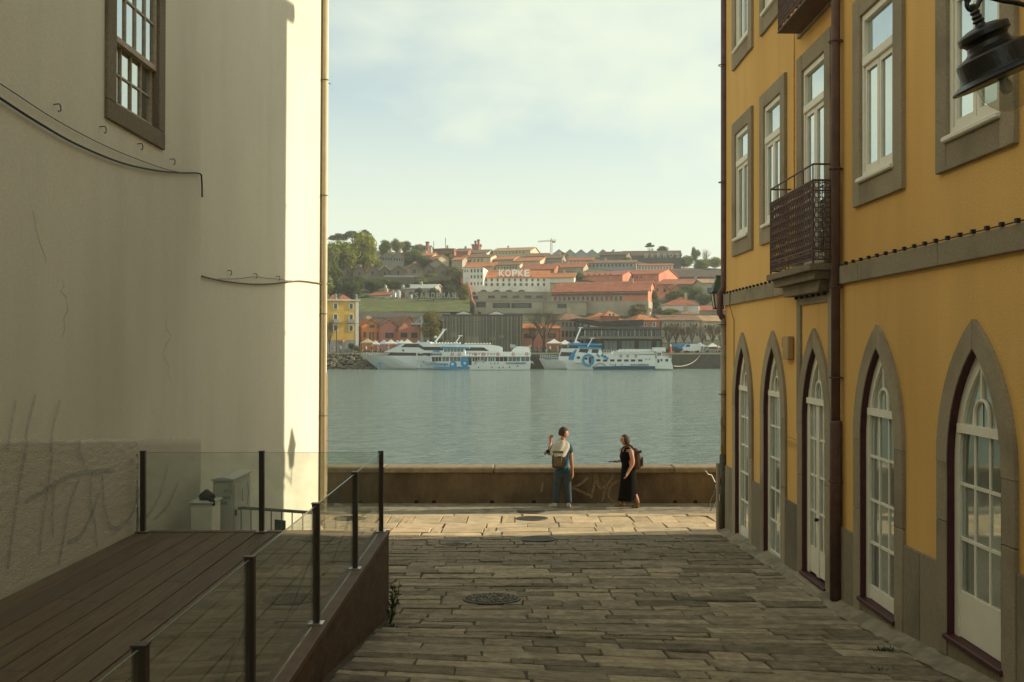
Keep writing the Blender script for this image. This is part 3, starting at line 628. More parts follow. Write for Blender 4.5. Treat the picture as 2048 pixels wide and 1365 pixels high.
# alarm box
t = thing('alarm_box', 'small beige alarm box with a red lamp on the yellow wall', 'alarm', RW.P(13.75, 3.4, 0))
mb = MB(); RW.rect(mb, 13.58, 13.86, 3.28, 3.60, .003, .085); mb.build('case', flat('alarm_beige', (0.45, 0.30, 0.14)), t, bevel=.01)
mb = MB(); RW.rect(mb, 13.865, 13.93, 3.45, 3.585, .003, .075); mb.build('lamp', flat('alarm_red', (0.5, 0.08, 0.02)), t, bevel=.008)
mb = MB(); RW.rect(mb, 13.865, 13.92, 3.30, 3.44, .003, .07); mb.build('cover', M['window_white'], t, bevel=.008)
mb = MB()
for k in range(7): s0 = 13.42 + k * .07; RW.ribbon(mb, [(s0, 2.05), (s0 + .02, 2.16), (s0 + .05, 2.08), (s0 + .06, 2.17)], .016, .004)
RW.ribbon(mb, [(13.4, 2.2), (13.9, 2.21)], .012, .004)
mb.build('graffiti', M['spray_dark'], YB, recalc=False)
# corner lantern
def box_lantern(base, h, w0, w1):
    t = thing('wall_lantern', 'small four sided lantern with green roof on the corner of the yellow building', 'lantern', base)
    B = Vector(base); gl = MB(); ring = lambda w, z: [B + Vector((sx * w, sy * w, z)) for sx, sy in ((-1, -1), (1, -1), (1, 1), (-1, 1))]
    lo, hi = ring(w0, 0), ring(w1, h)
    for k in range(4):
        p = MB(); a, b = k, (k + 1) % 4; p.add([lo[a], lo[b], hi[b], hi[a]], [(0, 1, 2, 3)]); p.build('pane', flat('frosted_pane', (0.62, 0.58, 0.46), 0.3), t)
        e = MB(); e.tube([lo[k] * 1.0, hi[k]], .012, 6); e.build('corner_bar', M['black_iron'], t)
    f = MB(); f.sweep(ring(w1 + .04, h), ring(w1 + .04, h + .02)); f.sweep(ring(w0 + .015, -.03), ring(w0 + .015, -.002)); f.build('frame', M['black_iron'], t)
    rf = MB(); rf.sweep(ring(w1 + .02, h + .022), ring(.05, h + .27)); rf.sweep(ring(.035, h + .271), ring(.045, h + .33)); rf.build('roof', flat('verdigris', (0.06, 0.10, 0.085), 0.5), t)
    ar = MB(); ar.tube([B + Vector((0, 0, -.03)), B + Vector((.03, 0, -.2)), B + Vector((.12, 0, -.24)), B + Vector((.25, -.1, -.1)), Vector((B.x + .3, YEND + .01, B.z + .05))], .016, 6); ar.tube([B + Vector((.05, 0, -.2)), B + Vector((.06, 0, -.33))], .014, 6); ar.build('bracket', M['black_iron'], t)
box_lantern(px(1437, 616, 18.28), .26, .075, .115)
# big street lamp on a swan-neck arm, top right
t = thing('street_lamp', 'large black bell shaped street lamp with glass bowl on a bracket at top right', 'lamp', px(2010, 150, 5.0))
O = px(2003, 151, 5.0); LM = Matrix.Translation(O) @ Matrix.Rotation(R(-23), 4, 'Y')
mb = MB(); mb.lathe([(.20, -.014), (.238, -.010), (.242, 0), (.205, .022), (.192, .026), (.190, .034), (.182, .036), (.178, .118), (.172, .126), (.118, .148), (.106, .160), (.100, .182)], 48, LM); mb.build('shade', M['black_iron'], t)
mb = MB(); mb.lathe([(.098, .181), (.108, .198), (.122, .206), (.126, .212), (.126, .236), (.120, .244), (.075, .262), (.044, .268)], 40, LM); mb.build('cap', M['black_iron'], t)
mb = MB(); mb.lathe([(.030, .267), (.022, .284), (.030, .294), (.021, .306), (.027, .316), (.019, .330), (.026, .340), (.019, .352), (.022, .372), (.012, .384)], 16, LM); mb.build('stem', M['black_iron'], t)
mb = MB(); mb.lathe([(.128, -.012), (.130, -.03), (.122, -.075), (.100, -.125), (.066, -.165), (.03, -.185), (.004, -.19)], 32, LM); mb.build('glass_bowl', M['lamp_glass'], t, smooth=True)
mb = MB(); mb.lathe([(.02, -.01), (.022, -.03), (.034, -.06), (.024, -.09), (.006, -.098)], 14, LM); mb.build('bulb', flat('bulb_white', (0.7, 0.68, 0.6), 0.3), t, smooth=True)
tip = LM @ Vector((0, 0, .375)); mb = MB(); arm = smooth_path([tip + Vector((-.022, 0, .035)), tip + Vector((-.026, 0, .005)), tip + Vector((-.008, 0, -.018)), tip + Vector((.02, 0, -.008)), tip + Vector((.04, 0, .03)), tip + Vector((.075, 0, .045)), tip + Vector((.2, 0, .02)), tip + Vector((.5, 0, .0)), Vector((XR - .02, 5.0, tip.z + .15))], 5)
mb.tube(arm, [.017 if i < 3 else .012 for i in range(len(arm))], 10); mb.build('arm', M['black_iron'], t, smooth=True)
mb = MB(); RW.rect(mb, 4.93, 5.07, tip.z - .05, tip.z + .35, .002, .03); mb.build('wall_plate', M['black_iron'], t, bevel=.008)
# ------------------------------------------------------------------ white building on the left
WB = thing('white_building', 'white plastered building with one brown framed sash window along the left side of the street', 'building', (XL, 8, 1.2))
LW = Wall((XL, 0, 0), (0, 1, 0), .004); LW.n = Vector((1, 0, 0))
C2 = Vector((-3.45, 18.5, 0)); A2 = Vector((-4.32, 13.6, 0)); u2 = (C2 - A2).normalized()
LW2 = Wall(A2, u2, .006); LW2.n = Vector((u2.y, -u2.x, 0)); L2 = (C2 - A2).length
WY0, WY1, WZ0, WZ1 = 10.0, 11.66, 5.75, 8.3         # stone frame of the window
mb = MB(); LW.holed(mb, [(-9, -.5), (13.1, -.5), (13.1, 11.5), (-9, 11.5)], [[(WY0 + .12, WZ0 + .12), (WY1 - .1, WZ0 + .12), (WY1 - .1, WZ1 - .1), (WY0 + .12, WZ1 - .1)], [(5.6, WZ0 + .1), (7.0, WZ0 + .1), (7.0, WZ1 - .1), (5.6, WZ1 - .1)]], 0, -.4); mb.build('wall', M['white_plaster'], WB)
mb = MB(); LW2.rect(mb, -.5, L2, -.5, 11.5, .004, -.3); mb.build('wall', M['white_plaster'], WB)
mb = MB(); e0 = C2 + Vector((0, 0, 0)); mb.box(-14, C2.x - .03, C2.y - .3, C2.y - .006, -.5, 11.5); mb.build('end_wall', M['white_plaster'], WB)
mb = MB(); mb.box(-14, XL - .41, -9, 18.1, 11.4, 11.5); mb.build('roof_deck', M['granite'], WB)
mb = MB(); LW.rect(mb, -9, 13.1, 11.502, 11.7, -.4, .25); mb.build('cornice', M['granite'], WB)
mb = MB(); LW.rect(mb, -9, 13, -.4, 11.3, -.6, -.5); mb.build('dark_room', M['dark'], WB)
# roughcast base, real relief
mb = MB(); nx, nz = 150, 66; r4 = random.Random(5); grid = []
top = lambda s: interp([(-9, 3.6), (5, 2.98), (8, 2.72), (12.9, 2.27), (13.1, 2.25)], s)
for i in range(nx + 1):
    s = lerp(5.5, 13.09, i / nx)
    for j in range(nz + 1):
        z = lerp(-.3 if s > 10.9 else 1.2, top(s) + (r4.uniform(-.012, .012) if j == nz else 0), j / nz)
        grid.append(LW.P(s + (r4.uniform(-.015, .015) if 0 < i < nx else 0), z, (.018 + r4.uniform(-.004, .004)) if j < nz else .004))
mb.add(grid, [(i * (nz + 1) + j, (i + 1) * (nz + 1) + j, (i + 1) * (nz + 1) + j + 1, i * (nz + 1) + j + 1) for i in range(nx) for j in range(nz)])
mb.build('roughcast_base', M['roughcast'], WB, smooth=True)
mb = MB(); LW.slab(mb, [(-9, .5), (5.5, .5), (5.5, top(5.5)), (-9, top(-9))], -.1, .018); mb.build('roughcast_base', M['roughcast'], WB)
# faded spray tag on the base
def LP(x, y): s = -XL * FPX / (CX - x); return (s, CZ - (y - HY) / FPX * s)
strokes = [[(45, 880), (30, 960), (15, 1060), (5, 1140)], [(95, 905), (85, 985), (72, 1070), (70, 1110)], [(150, 880), (150, 905), (160, 930)], [(40, 1005), (75, 985), (115, 960), (165, 945), (222, 942)],
           [(150, 960), (130, 1010), (118, 1080), (108, 1130)], [(175, 945), (172, 1000), (182, 1050), (186, 1095)], [(190, 985), (175, 1030), (150, 1075), (125, 1085)], [(196, 948), (200, 1010), (215, 1055), (240, 1050), (260, 1020), (268, 975)],
           [(100, 960), (95, 1030), (98, 1075)], [(330, 930), (315, 985), (290, 1030), (270, 1045)], [(352, 960), (330, 1010), (300, 1040)], [(20, 800), (10, 860), (4, 900)], [(60, 790), (45, 850), (40, 885)], [(110, 800), (95, 860), (92, 905)]]
mb = MB()
for st in strokes: LW.ribbon(mb, [tuple(v) for v in smooth_path([(*LP(*p), 0) for p in st], 5) for v in [(v.x, v.y)]], .05, .034)
o = mb.build('graffiti', M['spray_blue'], WB, recalc=False)
mb = MB(); rk = random.Random(44)
for (x_, y_, n_) in ((330, 640, 9), (120, 560, 8), (60, 420, 7)):
    p_ = []; 
    for k in range(n_): p_.append(LP(x_, y_)); x_ += rk.uniform(-9, 12); y_ += rk.uniform(10, 26)
    LW.ribbon(mb, p_, .008, .005)
mb.build('plaster_crack', M['crack'], WB, recalc=False)
# sash window
for (a, b, za, zb) in ((WY0, WY0 + .23, WZ0 + .2, WZ1), (WY1 - .2, WY1, WZ0 + .2, WZ1), (WY0 + .232, WY1 - .202, WZ1 - .2, WZ1), (WY0, WY1, WZ0, WZ0 + .197)):
    mb = MB(); LW.rect(mb, a, b, za, zb, -.14, .035); mb.build('frame_stone', M['granite_dark'], WB, bevel=.006)
a0, a1, z0, zm, z1 = WY0 + .232, WY1 - .202, WZ0 + .2, 6.66, WZ1 - .202
def sash(par_z0, par_z1, d, rows, nm):
    mb = MB()
    for (a, b, za, zb) in ((a0, a0 + .05, par_z0, par_z1), (a1 - .05, a1, par_z0, par_z1), (a0 + .05, a1 - .05, par_z0, par_z0 + .06), (a0 + .05, a1 - .05, par_z1 - .05, par_z1)): LW.rect(mb, a, b, za, zb, d - .045, d)
    w = mb.build(nm, M['sash'], WB); xs = [lerp(a0 + .05, a1 - .05, i / 4) for i in range(5)]; zs = [lerp(par_z0 + .06, par_z1 - .05, i / rows) for i in range(rows + 1)]
    for xa, xb in zip(xs, xs[1:]):
        for za, zb in zip(zs, zs[1:]): mb = MB(); LW.rect(mb, xa + .008, xb - .008, za + .008, zb - .008, d - .03, d - .024); mb.build('pane', M['pane_sky'], w)
    for x in xs[1:-1]: mb = MB(); LW.rect(mb, x - .011, x + .011, zs[0], zs[-1], d - .04, d - .004); mb.build('glazing_bar', M['sash'], w)
    for z in zs[1:-1]: mb = MB(); LW.rect(mb, xs[0], xs[-1], z - .011, z + .011, d - .041, d - .008); mb.build('glazing_bar', M['sash'], w)
sash(zm - .05, z1, .0, 3, 'upper_sash'); sash(z0, zm, -.047, 2, 'lower_sash')
mb = MB(); LW.rect(mb, 5.6, 7.0, WZ0 + .1, WZ1 - .1, -.1, -.05); mb.build('shutter', M['sash'], WB)
# downpipe, its clips, and the corner stones
sp = L2 - .32
dp = MB(); dp.tube([LW2.P(sp, 11.4, .06), LW2.P(sp, .2, .06)], .05, 12); dpo = dp.build('downpipe', pm('pipe_cream', (0.50, 0.42, 0.27), (0.42, 0.34, 0.21), 3, 0.6), WB, smooth=True)
for z in (8.3, 6.2, 4.05, 2.2): mb = MB(); mb.tube([LW2.P(sp + .058 * math.cos(k * .5236), z, .06 + .058 * math.sin(k * .5236)) for k in range(12)], .008, 5, closed=True); mb.build('pipe_clip', M['cable_brown'], dpo)
z = -.1; k = 0
while z < 2.95:
    h = rnd.uniform(.38, .5); w = .30 if k % 2 else .22
    mb = MB(); mb.add([], []); p0, p1 = L2 - w + .06, L2 + .035
    LW2.rect(mb, p0, p1, z + .005, min(z + h, 2.97), -.25, .02); mb.build('quoin_stone', M['coping'], WB, bevel=.012); z += h; k += 1
# cables and hooks
def cable(name, label, pts, r, mat): return solo(MB().tube(smooth_path(pts, 6), r, 6), name, mat, label, 'cable', smooth=True)
def on1(x, y, d=.03): s, z = LP(x, y); return LW.P(s, z, d)
cable('wall_cable', 'thick black cable sagging down across the white wall below the sash window', [on1(-60, 165), on1(0, 205), on1(60, 243), on1(140, 288), on1(230, 325), on1(300, 341), on1(350, 346), on1(390, 347.5), LW.P(12.98, 5.62, .05), LW.P(13.0, 5.40, .05)], .011, M['cable'])
cable('wall_cable', 'thin upper wire strung across the white wall above the thick cable', [on1(-60, 140), on1(0, 176), on1(100, 240), on1(200, 292), on1(290, 328), on1(345, 344), on1(388, 347)], .0045, M['cable'])
def on2(x, y, d=.03):
    k = (x - CX) / FPX; s = (k * A2.y - A2.x) / (u2.x - k * u2.y); Y = A2.y + u2.y * s; return LW2.P(s, CZ - (y - HY) / FPX * Y, d)
cable('wall_cable', 'dark cable sagging across the lower white wall towards the cream downpipe', [on2(396, 553), on2(425, 560), on2(460, 565.5), on2(500, 569), on2(540, 568), on2(590, 562.5), on2(625, 566), on2(635, 567.5), on2(657, 568)], .012, M['cable_brown'])
cable('wall_cable', 'fine wire looped through two hooks above the dark cable on the white wall', [on2(430, 558.5), on2(470, 558), on2(502, 554), on2(530, 557.5), on2(548, 558.5), on2(570, 561.5), on2(590, 562.5)], .004, M['cable_brown'])
def hook(P, w):
    mb = MB(); c = P; mb.tube([c + w.u * (.035 * math.cos(a)) + Vector((0, 0, .035 * math.sin(a))) + w.n * .02 for a in [R(-120 + 30 * k) for k in range(9)]], .006, 5); mb.tube([c + w.n * -.03 + Vector((0, 0, .03)), c + w.n * .025 + Vector((0, 0, .035))], .005, 5); mb.build('cable_hook', M['black_iron'], WB)
for x, y in ((102, 216), (195, 260), (270, 294), (336, 324)): hook(on1(x, y, .03), LW)
for x, y in ((451, 546), (503, 552.5), (549, 557)): hook(on2(x, y, .03), LW2)
solo(MB().tube([LW2.P(L2, 8.33, .0), LW2.P(L2 + .08, 8.33, .02)], .008, 6), 'iron_peg', M['black_iron'], 'small iron peg sticking out of the white building corner near the top', 'peg')

# ------------------------------------------------------------------ timber deck with glass balustrade
DK = thing('deck', 'raised dark brown timber deck along the foot of the white wall', 'deck', (-2.7, 6, 1.0))
yd0, yd1 = 1.2, 10.88; nb = 12; bw = (XD - .10 - (XL + .03)) / nb
rb = random.Random(3)
for i in range(nb):
    x0, x1 = XL + .03 + i * bw, XL + .03 + (i + 1) * bw; y = yd0; yy = [yd0]
    while yy[-1] < yd1 - 1.2: yy.append(min(yy[-1] + rb.uniform(2.2, 4.0), yd1))
    yy[-1] = yd1 - .09
    for ya, yb in zip(yy, yy[1:]):
        mb = MB(); mb.box(x0 + .006, x1 - .006, ya + .003, yb - .002, DECK_Z - .03, DECK_Z + rb.uniform(-.0015, .0015)); mb.build('deck_board', M['deck'], DK, bevel=.003)
mb = MB(); mb.box(XL + .03, XD - .1, yd0, yd1 - .09, DECK_Z - .08, DECK_Z - .035); mb.build('deck_underlay', M['dark'], DK)
mb = MB(); mb.box(XD - .098, XD + .008, yd0, yd1 + .008, DECK_Z - .035, DECK_Z + .012); mb.build('edge_board', M['deck_edge'], DK, bevel=.004)
mb = MB(); mb.box(XL + .03, XD - .1, yd1 - .088, yd1 + .007, DECK_Z - .035, DECK_Z + .011); mb.build('edge_board', M['deck_edge'], DK, bevel=.004)
for a, b in ((yd0, 3.6), (3.6, 6.04), (6.04, 8.48), (8.48, yd1)):
    mb = MB(); mb.box(XD - .03, XD, a + .001, b - .001, -.1, DECK_Z - .037); mb.build('skirt_panel', M['deck_skirt'], DK)
mb = MB(); mb.box(XL + .05, XD - .032, yd1 - .03, yd1 - .001, -.1, DECK_Z - .037); mb.build('skirt_panel', M['deck_skirt'], DK)
BL = thing('glass_balustrade', 'frameless glass balustrade with dark bronze posts round the edge of the deck', 'balustrade', (XD - .08, 8, DECK_Z))
PX = XD - .075; side_posts = [(PX, 2.2), (PX, 3.81), (PX, 5.40), (PX, 7.22), (PX, 9.0), (PX, 10.79)]
back_posts = [(-4.0 + .02, 10.79), (-2.70, 10.79)]
HP = .875
for (x, y) in side_posts + back_posts:
    mb = MB(); h = .026; mb.box(x - h, x + h, y - h, y + h, DECK_Z + .012, DECK_Z + HP); p = mb.build('post', M['post'], BL, bevel=.003)
    mb = MB(); mb.box(x - h - .004, x + h + .004, y - h - .004, y + h + .004, DECK_Z + HP, DECK_Z + HP + .008); mb.build('post_cap', M['post'], p)
    mb = MB(); mb.box(x - .055, x + .055, y - .05, y + .05, DECK_Z + .0125, DECK_Z + .021); mb.build('base_plate', M['steel'], p)
for (y) in (5.40, 7.22, 9.0):
    mb = MB(); mb.tube([(PX - .02, y, DECK_Z + .03), (PX - .30, y + .004, DECK_Z + .03)], .011, 8); mb.tube([(PX - .22, y, DECK_Z + .03), (PX - .03, y, DECK_Z + .5)], .010, 8); mb.build('stay_rod', M['galv'], BL)
def pane(p, q):
    p, q = Vector((*p, 0)), Vector((*q, 0)); d = (q - p).normalized(); n_ = Vector((-d.y, d.x, 0)) * .0045; a, b = p + d * .03, q - d * .03
    lo, hi = DECK_Z + .03, DECK_Z + HP - .012
    mb = MB(); mb.sweep([a - n_ + Vector((0, 0, lo)), b - n_ + Vector((0, 0, lo)), b + n_ + Vector((0, 0, lo)), a + n_ + Vector((0, 0, lo))], [a - n_ + Vector((0, 0, hi)), b - n_ + Vector((0, 0, hi)), b + n_ + Vector((0, 0, hi)), a + n_ + Vector((0, 0, hi))]); g = mb.build('glass_pane', M['glass'], BL)
    e = MB(); e.sweep([a - n_ + Vector((0, 0, hi + .001)), b - n_ + Vector((0, 0, hi + .001)), b + n_ + Vector((0, 0, hi + .001)), a + n_ + Vector((0, 0, hi + .001))], [a - n_ + Vector((0, 0, hi + .004)), b - n_ + Vector((0, 0, hi + .004)), b + n_ + Vector((0, 0, hi + .004)), a + n_ + Vector((0, 0, hi + .004))]); e.build('polished_edge', flat('glass_edge', (0.17, 0.21, 0.18), 0.2), g)
for a, b in zip(side_posts, side_posts[1:]): pane(a, b)
pane(back_posts[0], back_posts[1]); pane(back_posts[1], side_posts[-1])

# ------------------------------------------------------------------ cabinets and barrier behind the deck
g = ground(-3.6, 12.8)
t = thing('utility_cabinet', 'tall grey white electrical cabinet with green scribbles against the white wall', 'cabinet', (-3.64, 13.0, g))
mb = MB(); mb.box(-3.77, -3.52, 12.6, 13.45, g, CZ - 1.70); mb.build('case', M['cabinet'], t, bevel=.01)
mb = MB(); mb.prism([(-3.79, CZ - 1.699), (-3.50, CZ - 1.699), (-3.50, CZ - 1.68), (-3.64, CZ - 1.655), (-3.79, CZ - 1.68)], 'y', 12.57, 13.48); mb.build('lid', M['cabinet'], t)
mb = MB(); mb.box(-3.518, -3.508, 12.64, 13.40, g + .12, CZ - 1.76); mb.build('door', M['cabinet'], t)
mb = MB(); mb.box(-3.507, -3.49, 12.66, 12.685, CZ - 2.15, CZ - 2.08); mb.build('lock', M['galv_dark'], t)
mb = MB(); mb.add([(-3.575, 12.597, CZ - 1.78), (-3.535, 12.597, CZ - 1.78), (-3.555, 12.597, CZ - 1.745)], [(0, 1, 2)]); mb.build('warning_mark', flat('warning_yellow', (0.55, 0.36, 0.04)), t)
mb = MB()
for (sx, sz, w) in ((-3.63, -1.84, .09), (-3.65, -1.92, .10), (-3.66, -1.99, .07)):
    pts = [(sx + w * k / 6, 12.596, CZ + sz + (.03 if k % 2 else -.012)) for k in range(7)]; mb.tube(pts, .005, 4)
mb.build('scribble', flat('marker_green', (0.05, 0.20, 0.13)), t)
mb = MB(); mb.tube([(-3.506, 13.0, CZ - 1.86), (-3.506, 13.02, CZ - 1.93), (-3.506, 12.98, CZ - 1.97), (-3.506, 13.03, CZ - 2.02)], .004, 4); mb.tube([(-3.506, 13.26, CZ - 1.8), (-3.506, 13.3, CZ - 1.95), (-3.506, 13.25, CZ - 2.1)], .003, 4); mb.build('scribble', M['spray_dark'], t)
g2 = ground(-3.75, 12.0)
t = thing('meter_box', 'low white meter box beside the tall cabinet behind the glass', 'cabinet', (-3.75, 12.1, g2))
mb = MB(); mb.box(-3.86, -3.60, 12.0, 12.35, g2, CZ - 1.90); mb.build('case', M['window_white'], t, bevel=.01)
mb = MB(); mb.box(-3.88, -3.58, 11.97, 12.38, CZ - 1.898, CZ - 1.875); mb.build('lid', M['cabinet'], t, bevel=.006)
mb = MB(); mb.box(-3.83, -3.63, 11.985, 11.998, g2 + .1, CZ - 1.96); mb.build('door', M['window_white'], t)
mb = MB(); mb.lathe([(.07, 0), (.10, .02), (.10, .045), (.075, .075), (.045, .095), (.03, .11), (.01, .115)], 9, Matrix.Translation((-3.72, 12.2, CZ - 1.874)))
for v in mb.v: v += noise.noise_vector(v * 9) * .025
mb.tube([(-3.66, 12.12, CZ - 1.86), (-3.60, 12.02, CZ - 1.87), (-3.57, 11.98, CZ - 1.91)], [.03, .03, .015], 7)
solo(mb, 'rubbish_bag', M['black_cloth'], 'small crumpled black bag lying on the low white meter box', 'bag', smooth=True)
t = thing('crowd_barrier', 'grey metal crowd barrier standing behind the deck', 'barrier', (-2.8, 12.1, ground(-2.8, 12.1)))
p0, p1 = Vector((-3.62, 12.9, 0)), Vector((-1.80, 11.75, 0))
def bpt(s, z): q = p0.lerp(p1, s); return Vector((q.x, q.y, ground(q.x, q.y) + z))
mb = MB(); mb.tube([bpt(0, .15), bpt(0, .80), bpt(.012, .90), bpt(.05, .96), bpt(.10, .975), bpt(.9, .975), bpt(.95, .96), bpt(.988, .90), bpt(1, .80), bpt(1, .15), bpt(0, .15)], .02, 8); mb.build('frame', M['galv'], t, smooth=True)
for k in range(1, 12): s = k / 12; mb = MB(); mb.tube([bpt(s, .15), bpt(s, .965)], .0085, 6); mb.build('bar', M['galv'], t)
mb = MB(); d = (p1 - p0).normalized(); c = bpt(.405, .78); mb.obox(c, d * .09, Vector((-d.y, d.x, 0)) * .006, Vector((0, 0, .075))); mb.build('name_plate', flat('plate_green', (0.10, 0.13, 0.095)), t)
for s in (.12, .88): c = bpt(s, 0); mb = MB(); n_ = Vector((-d.y, d.x, 0)); mb.tube([c - n_ * .28 + Vector((0, 0, .015)), c - n_ * .06 + Vector((0, 0, .12)), c + n_ * .06 + Vector((0, 0, .12)), c + n_ * .28 + Vector((0, 0, .015))], .014, 6); mb.build('foot', M['galv'], t)

# ------------------------------------------------------------------ river wall
RV = thing('river_wall', 'low dark stone parapet wall with pale coping along the river edge', 'wall', (0, 22, 0))
mb = MB(); mb.box(-30, 40, 21.85, 22.35, -3, .69); mb.build('wall_face', M['parapet'], RV)
x = -30.; rc = random.Random(6)
while x < 40:
    w = rc.uniform(1.6, 2.6); mb = MB(); mb.box(x + .004, x + w - .004, 21.79, 22.42, .692, .82 + rc.uniform(-.006, .006)); mb.build('coping_stone', M['coping'], RV, bevel=.025); x += w
FW = Wall((0, 21.85, 0), (1, 0, 0)); FW.n = Vector((0, -1, 0))
def FP(x, y): return ((x - CX) / FPX * 21.85, CZ - (y - HY) / FPX * 21.85)
mb = MB()
for st in ([(1175, 955), (1162, 968), (1148, 975), (1165, 985), (1182, 992)], [(1150, 972), (1140, 980)], [(1192, 948), (1189, 970), (1182, 998)], [(1192, 948), (1196, 968), (1202, 977), (1212, 972), (1220, 962), (1228, 948)], [(1214, 972), (1208, 985), (1204, 1005)], [(1238, 962), (1222, 972), (1217, 988), (1222, 1000), (1234, 1004)], [(1125, 955), (1120, 975), (1118, 990)], [(1085, 965), (1083, 985)]):
    FW.ribbon(mb, [(v.x, v.y) for v in smooth_path([(*FP(*p), 0) for p in st], 5)], .055, .006)
mb.build('graffiti', M['spray_tan'], RV, recalc=False)
for x in (833, 868, 984, 1068, 1350, 1391):
    q = FP(x, 1006); mb = MB(); mb.lathe([(.045, 0), (.05, .004), (.03, .006)], 10, Matrix.Translation((q[0], 21.852, .05)) @ Matrix.Rotation(R(90), 4, 'X')); mb.build('drain_hole', M['dark'], RV)
# odd metal frame leaning at the corner
t = thing('folding_stand', 'bent pale metal tube stand leaning by the wall at the corner of the yellow building', 'stand', (4.2, 21.2, 0))
mb = MB(); mb.tube([px(1411, 942, 21.2), px(1416, 949, 21.25), px(1423, 950.5, 21.3), px(1430, 965, 21.3), px(1450, 964, 21.3)], .013, 6); mb.build('tube', M['steel'], t)
mb = MB(); mb.tube([px(1430, 965, 21.3), px(1428, 985, 21.3), px(1415, 1014, 21.2)], .014, 6); mb.tube([px(1420, 977.5, 21.3), px(1450, 977.5, 21.3)], .010, 6); mb.tube([px(1430, 970, 21.3), px(1434, 1000, 21.1), px(1421, 1022, 20.9)], .014, 6); mb.build('leg_frame', M['galv_dark'], t)
# ------------------------------------------------------------------ river
WATER = -1.87
m, n, l = nt('river_water'); out = n.new('ShaderNodeOutputMaterial'); b = n.new('ShaderNodeBsdfPrincipled'); l.new(b.outputs[0], out.inputs[0])
b.inputs['Base Color'].default_value = (0.18, 0.23, 0.195, 1); b.inputs['Roughness'].default_value = 0.10; b.inputs['IOR'].default_value = 1.33
tc = n.new('ShaderNodeTexCoord'); h = None
for sc, st, w in ((0.16, (1, 3.0, 1), 0.75), (0.8, (1, 2.4, 1), 0.5), (3.0, (1, 1.7, 1), 0.16)):
    mp = n.new('ShaderNodeMapping'); mp.inputs['Scale'].default_value = st; l.new(tc.outputs['Object'], mp.inputs[0])
    nz = n.new('ShaderNodeTexNoise'); nz.inputs['Scale'].default_value = sc; nz.inputs['Detail'].default_value = 4; nz.inputs['Distortion'].default_value = .4; l.new(mp.outputs[0], nz.inputs['Vector'])
    ml = n.new('ShaderNodeMath'); ml.operation = 'MULTIPLY'; ml.inputs[1].default_value = w; l.new(nz.outputs['Fac'], ml.inputs[0])
    if h is None: h = ml.outputs[0]
    else: ad = n.new('ShaderNodeMath'); ad.operation = 'ADD'; l.new(h, ad.inputs[0]); l.new(ml.outputs[0], ad.inputs[1]); h = ad.outputs[0]
bp = n.new('ShaderNodeBump'); bp.inputs['Strength'].default_value = 1.0; bp.inputs['Distance'].default_value = 0.9; l.new(h, bp.inputs['Height']); l.new(bp.outputs[0], b.inputs['Normal'])
mb = MB(); mb.add([(-900, 22.3, WATER), (900, 22.3, WATER), (900, 240, WATER), (-900, 240, WATER)], [(0, 1, 2, 3)]); tag(mb.build('river', m), kind='structure')
# ------------------------------------------------------------------ far bank: terrain
QZ, QY = 1.75, 234.0
TER = [(236, QZ), (262, QZ + .2), (268, 3.2), (276, 6.5), (290, 10.5), (320, 17.6), (360, 26.6), (420, 39.0), (470, 46.5), (500, 48.5), (560, 50), (640, 46), (900, 10)]
def terrain(X, Y):
    k = X / Y; m = interp([(-.3, 1.08), (-.16, 1.06), (-.08, 1.0), (.08, .98), (.17, .86), (.3, .78)], k)
    z = interp(TER, Y); return z if z < 2.5 else 2.5 + (z - 2.5) * m
def on_hill(x, y):                                  # where the sight line through a photo pixel meets the hillside
    Y = 240.0
    while Y < 505:
        p = px(x, y, Y)
        if p.z <= terrain(p.x, Y): return Y
        Y += 2.0
    return 505.0
mb = MB(); nx, ny = 90, 80; vv = []
for j in range(ny + 1):
    Y = lerp(QY + 1.5, 900, (j / ny) ** 1.5)
    for i in range(nx + 1):
        X = lerp(-420, 420, i / nx); z = terrain(X, Y) + (noise.noise((X * .03, Y * .03, 0)) * 1.6 if Y > 275 else 0); vv.append((X, Y, z))
mb.add(vv, [(j * (nx + 1) + i, j * (nx + 1) + i + 1, (j + 1) * (nx + 1) + i + 1, (j + 1) * (nx + 1) + i) for j in range(ny) for i in range(nx)])
tag(mb.build('hillside', pm('hill_scrub', (0.055, 0.075, 0.028), (0.12, 0.10, 0.06), .08, .95, c3=(0.035, 0.05, 0.02), c3scale=.05), None, smooth=True, recalc=False), kind='structure')
qp = MB(); qp.box(-420, 420, QY + .0, 268, -3, QZ - .02); tag(qp.build('far_quay', pm('far_paving', (0.32, 0.28, 0.21), (0.25, 0.22, 0.16), .5, .9)), kind='structure')
fw = thing('quay_wall', 'long dark stone quay wall with a pale edge on the far bank', 'wall', (0, QY, 0))
mb = MB(); mb.box(-60, 420, QY - .6, QY - .01, -3, QZ - .3); mb.build('wall_face', pm('quay_wall_stone', (0.10, 0.09, 0.065), (0.06, 0.055, 0.04), .6, .95, .5, 3), fw)
mb = MB(); mb.box(-60, 420, QY - .75, QY + .4, QZ - .298, QZ + .02); mb.build('coping', pm('quay_coping', (0.38, 0.33, 0.24), (0.3, 0.26, 0.18), .8, .9), fw)
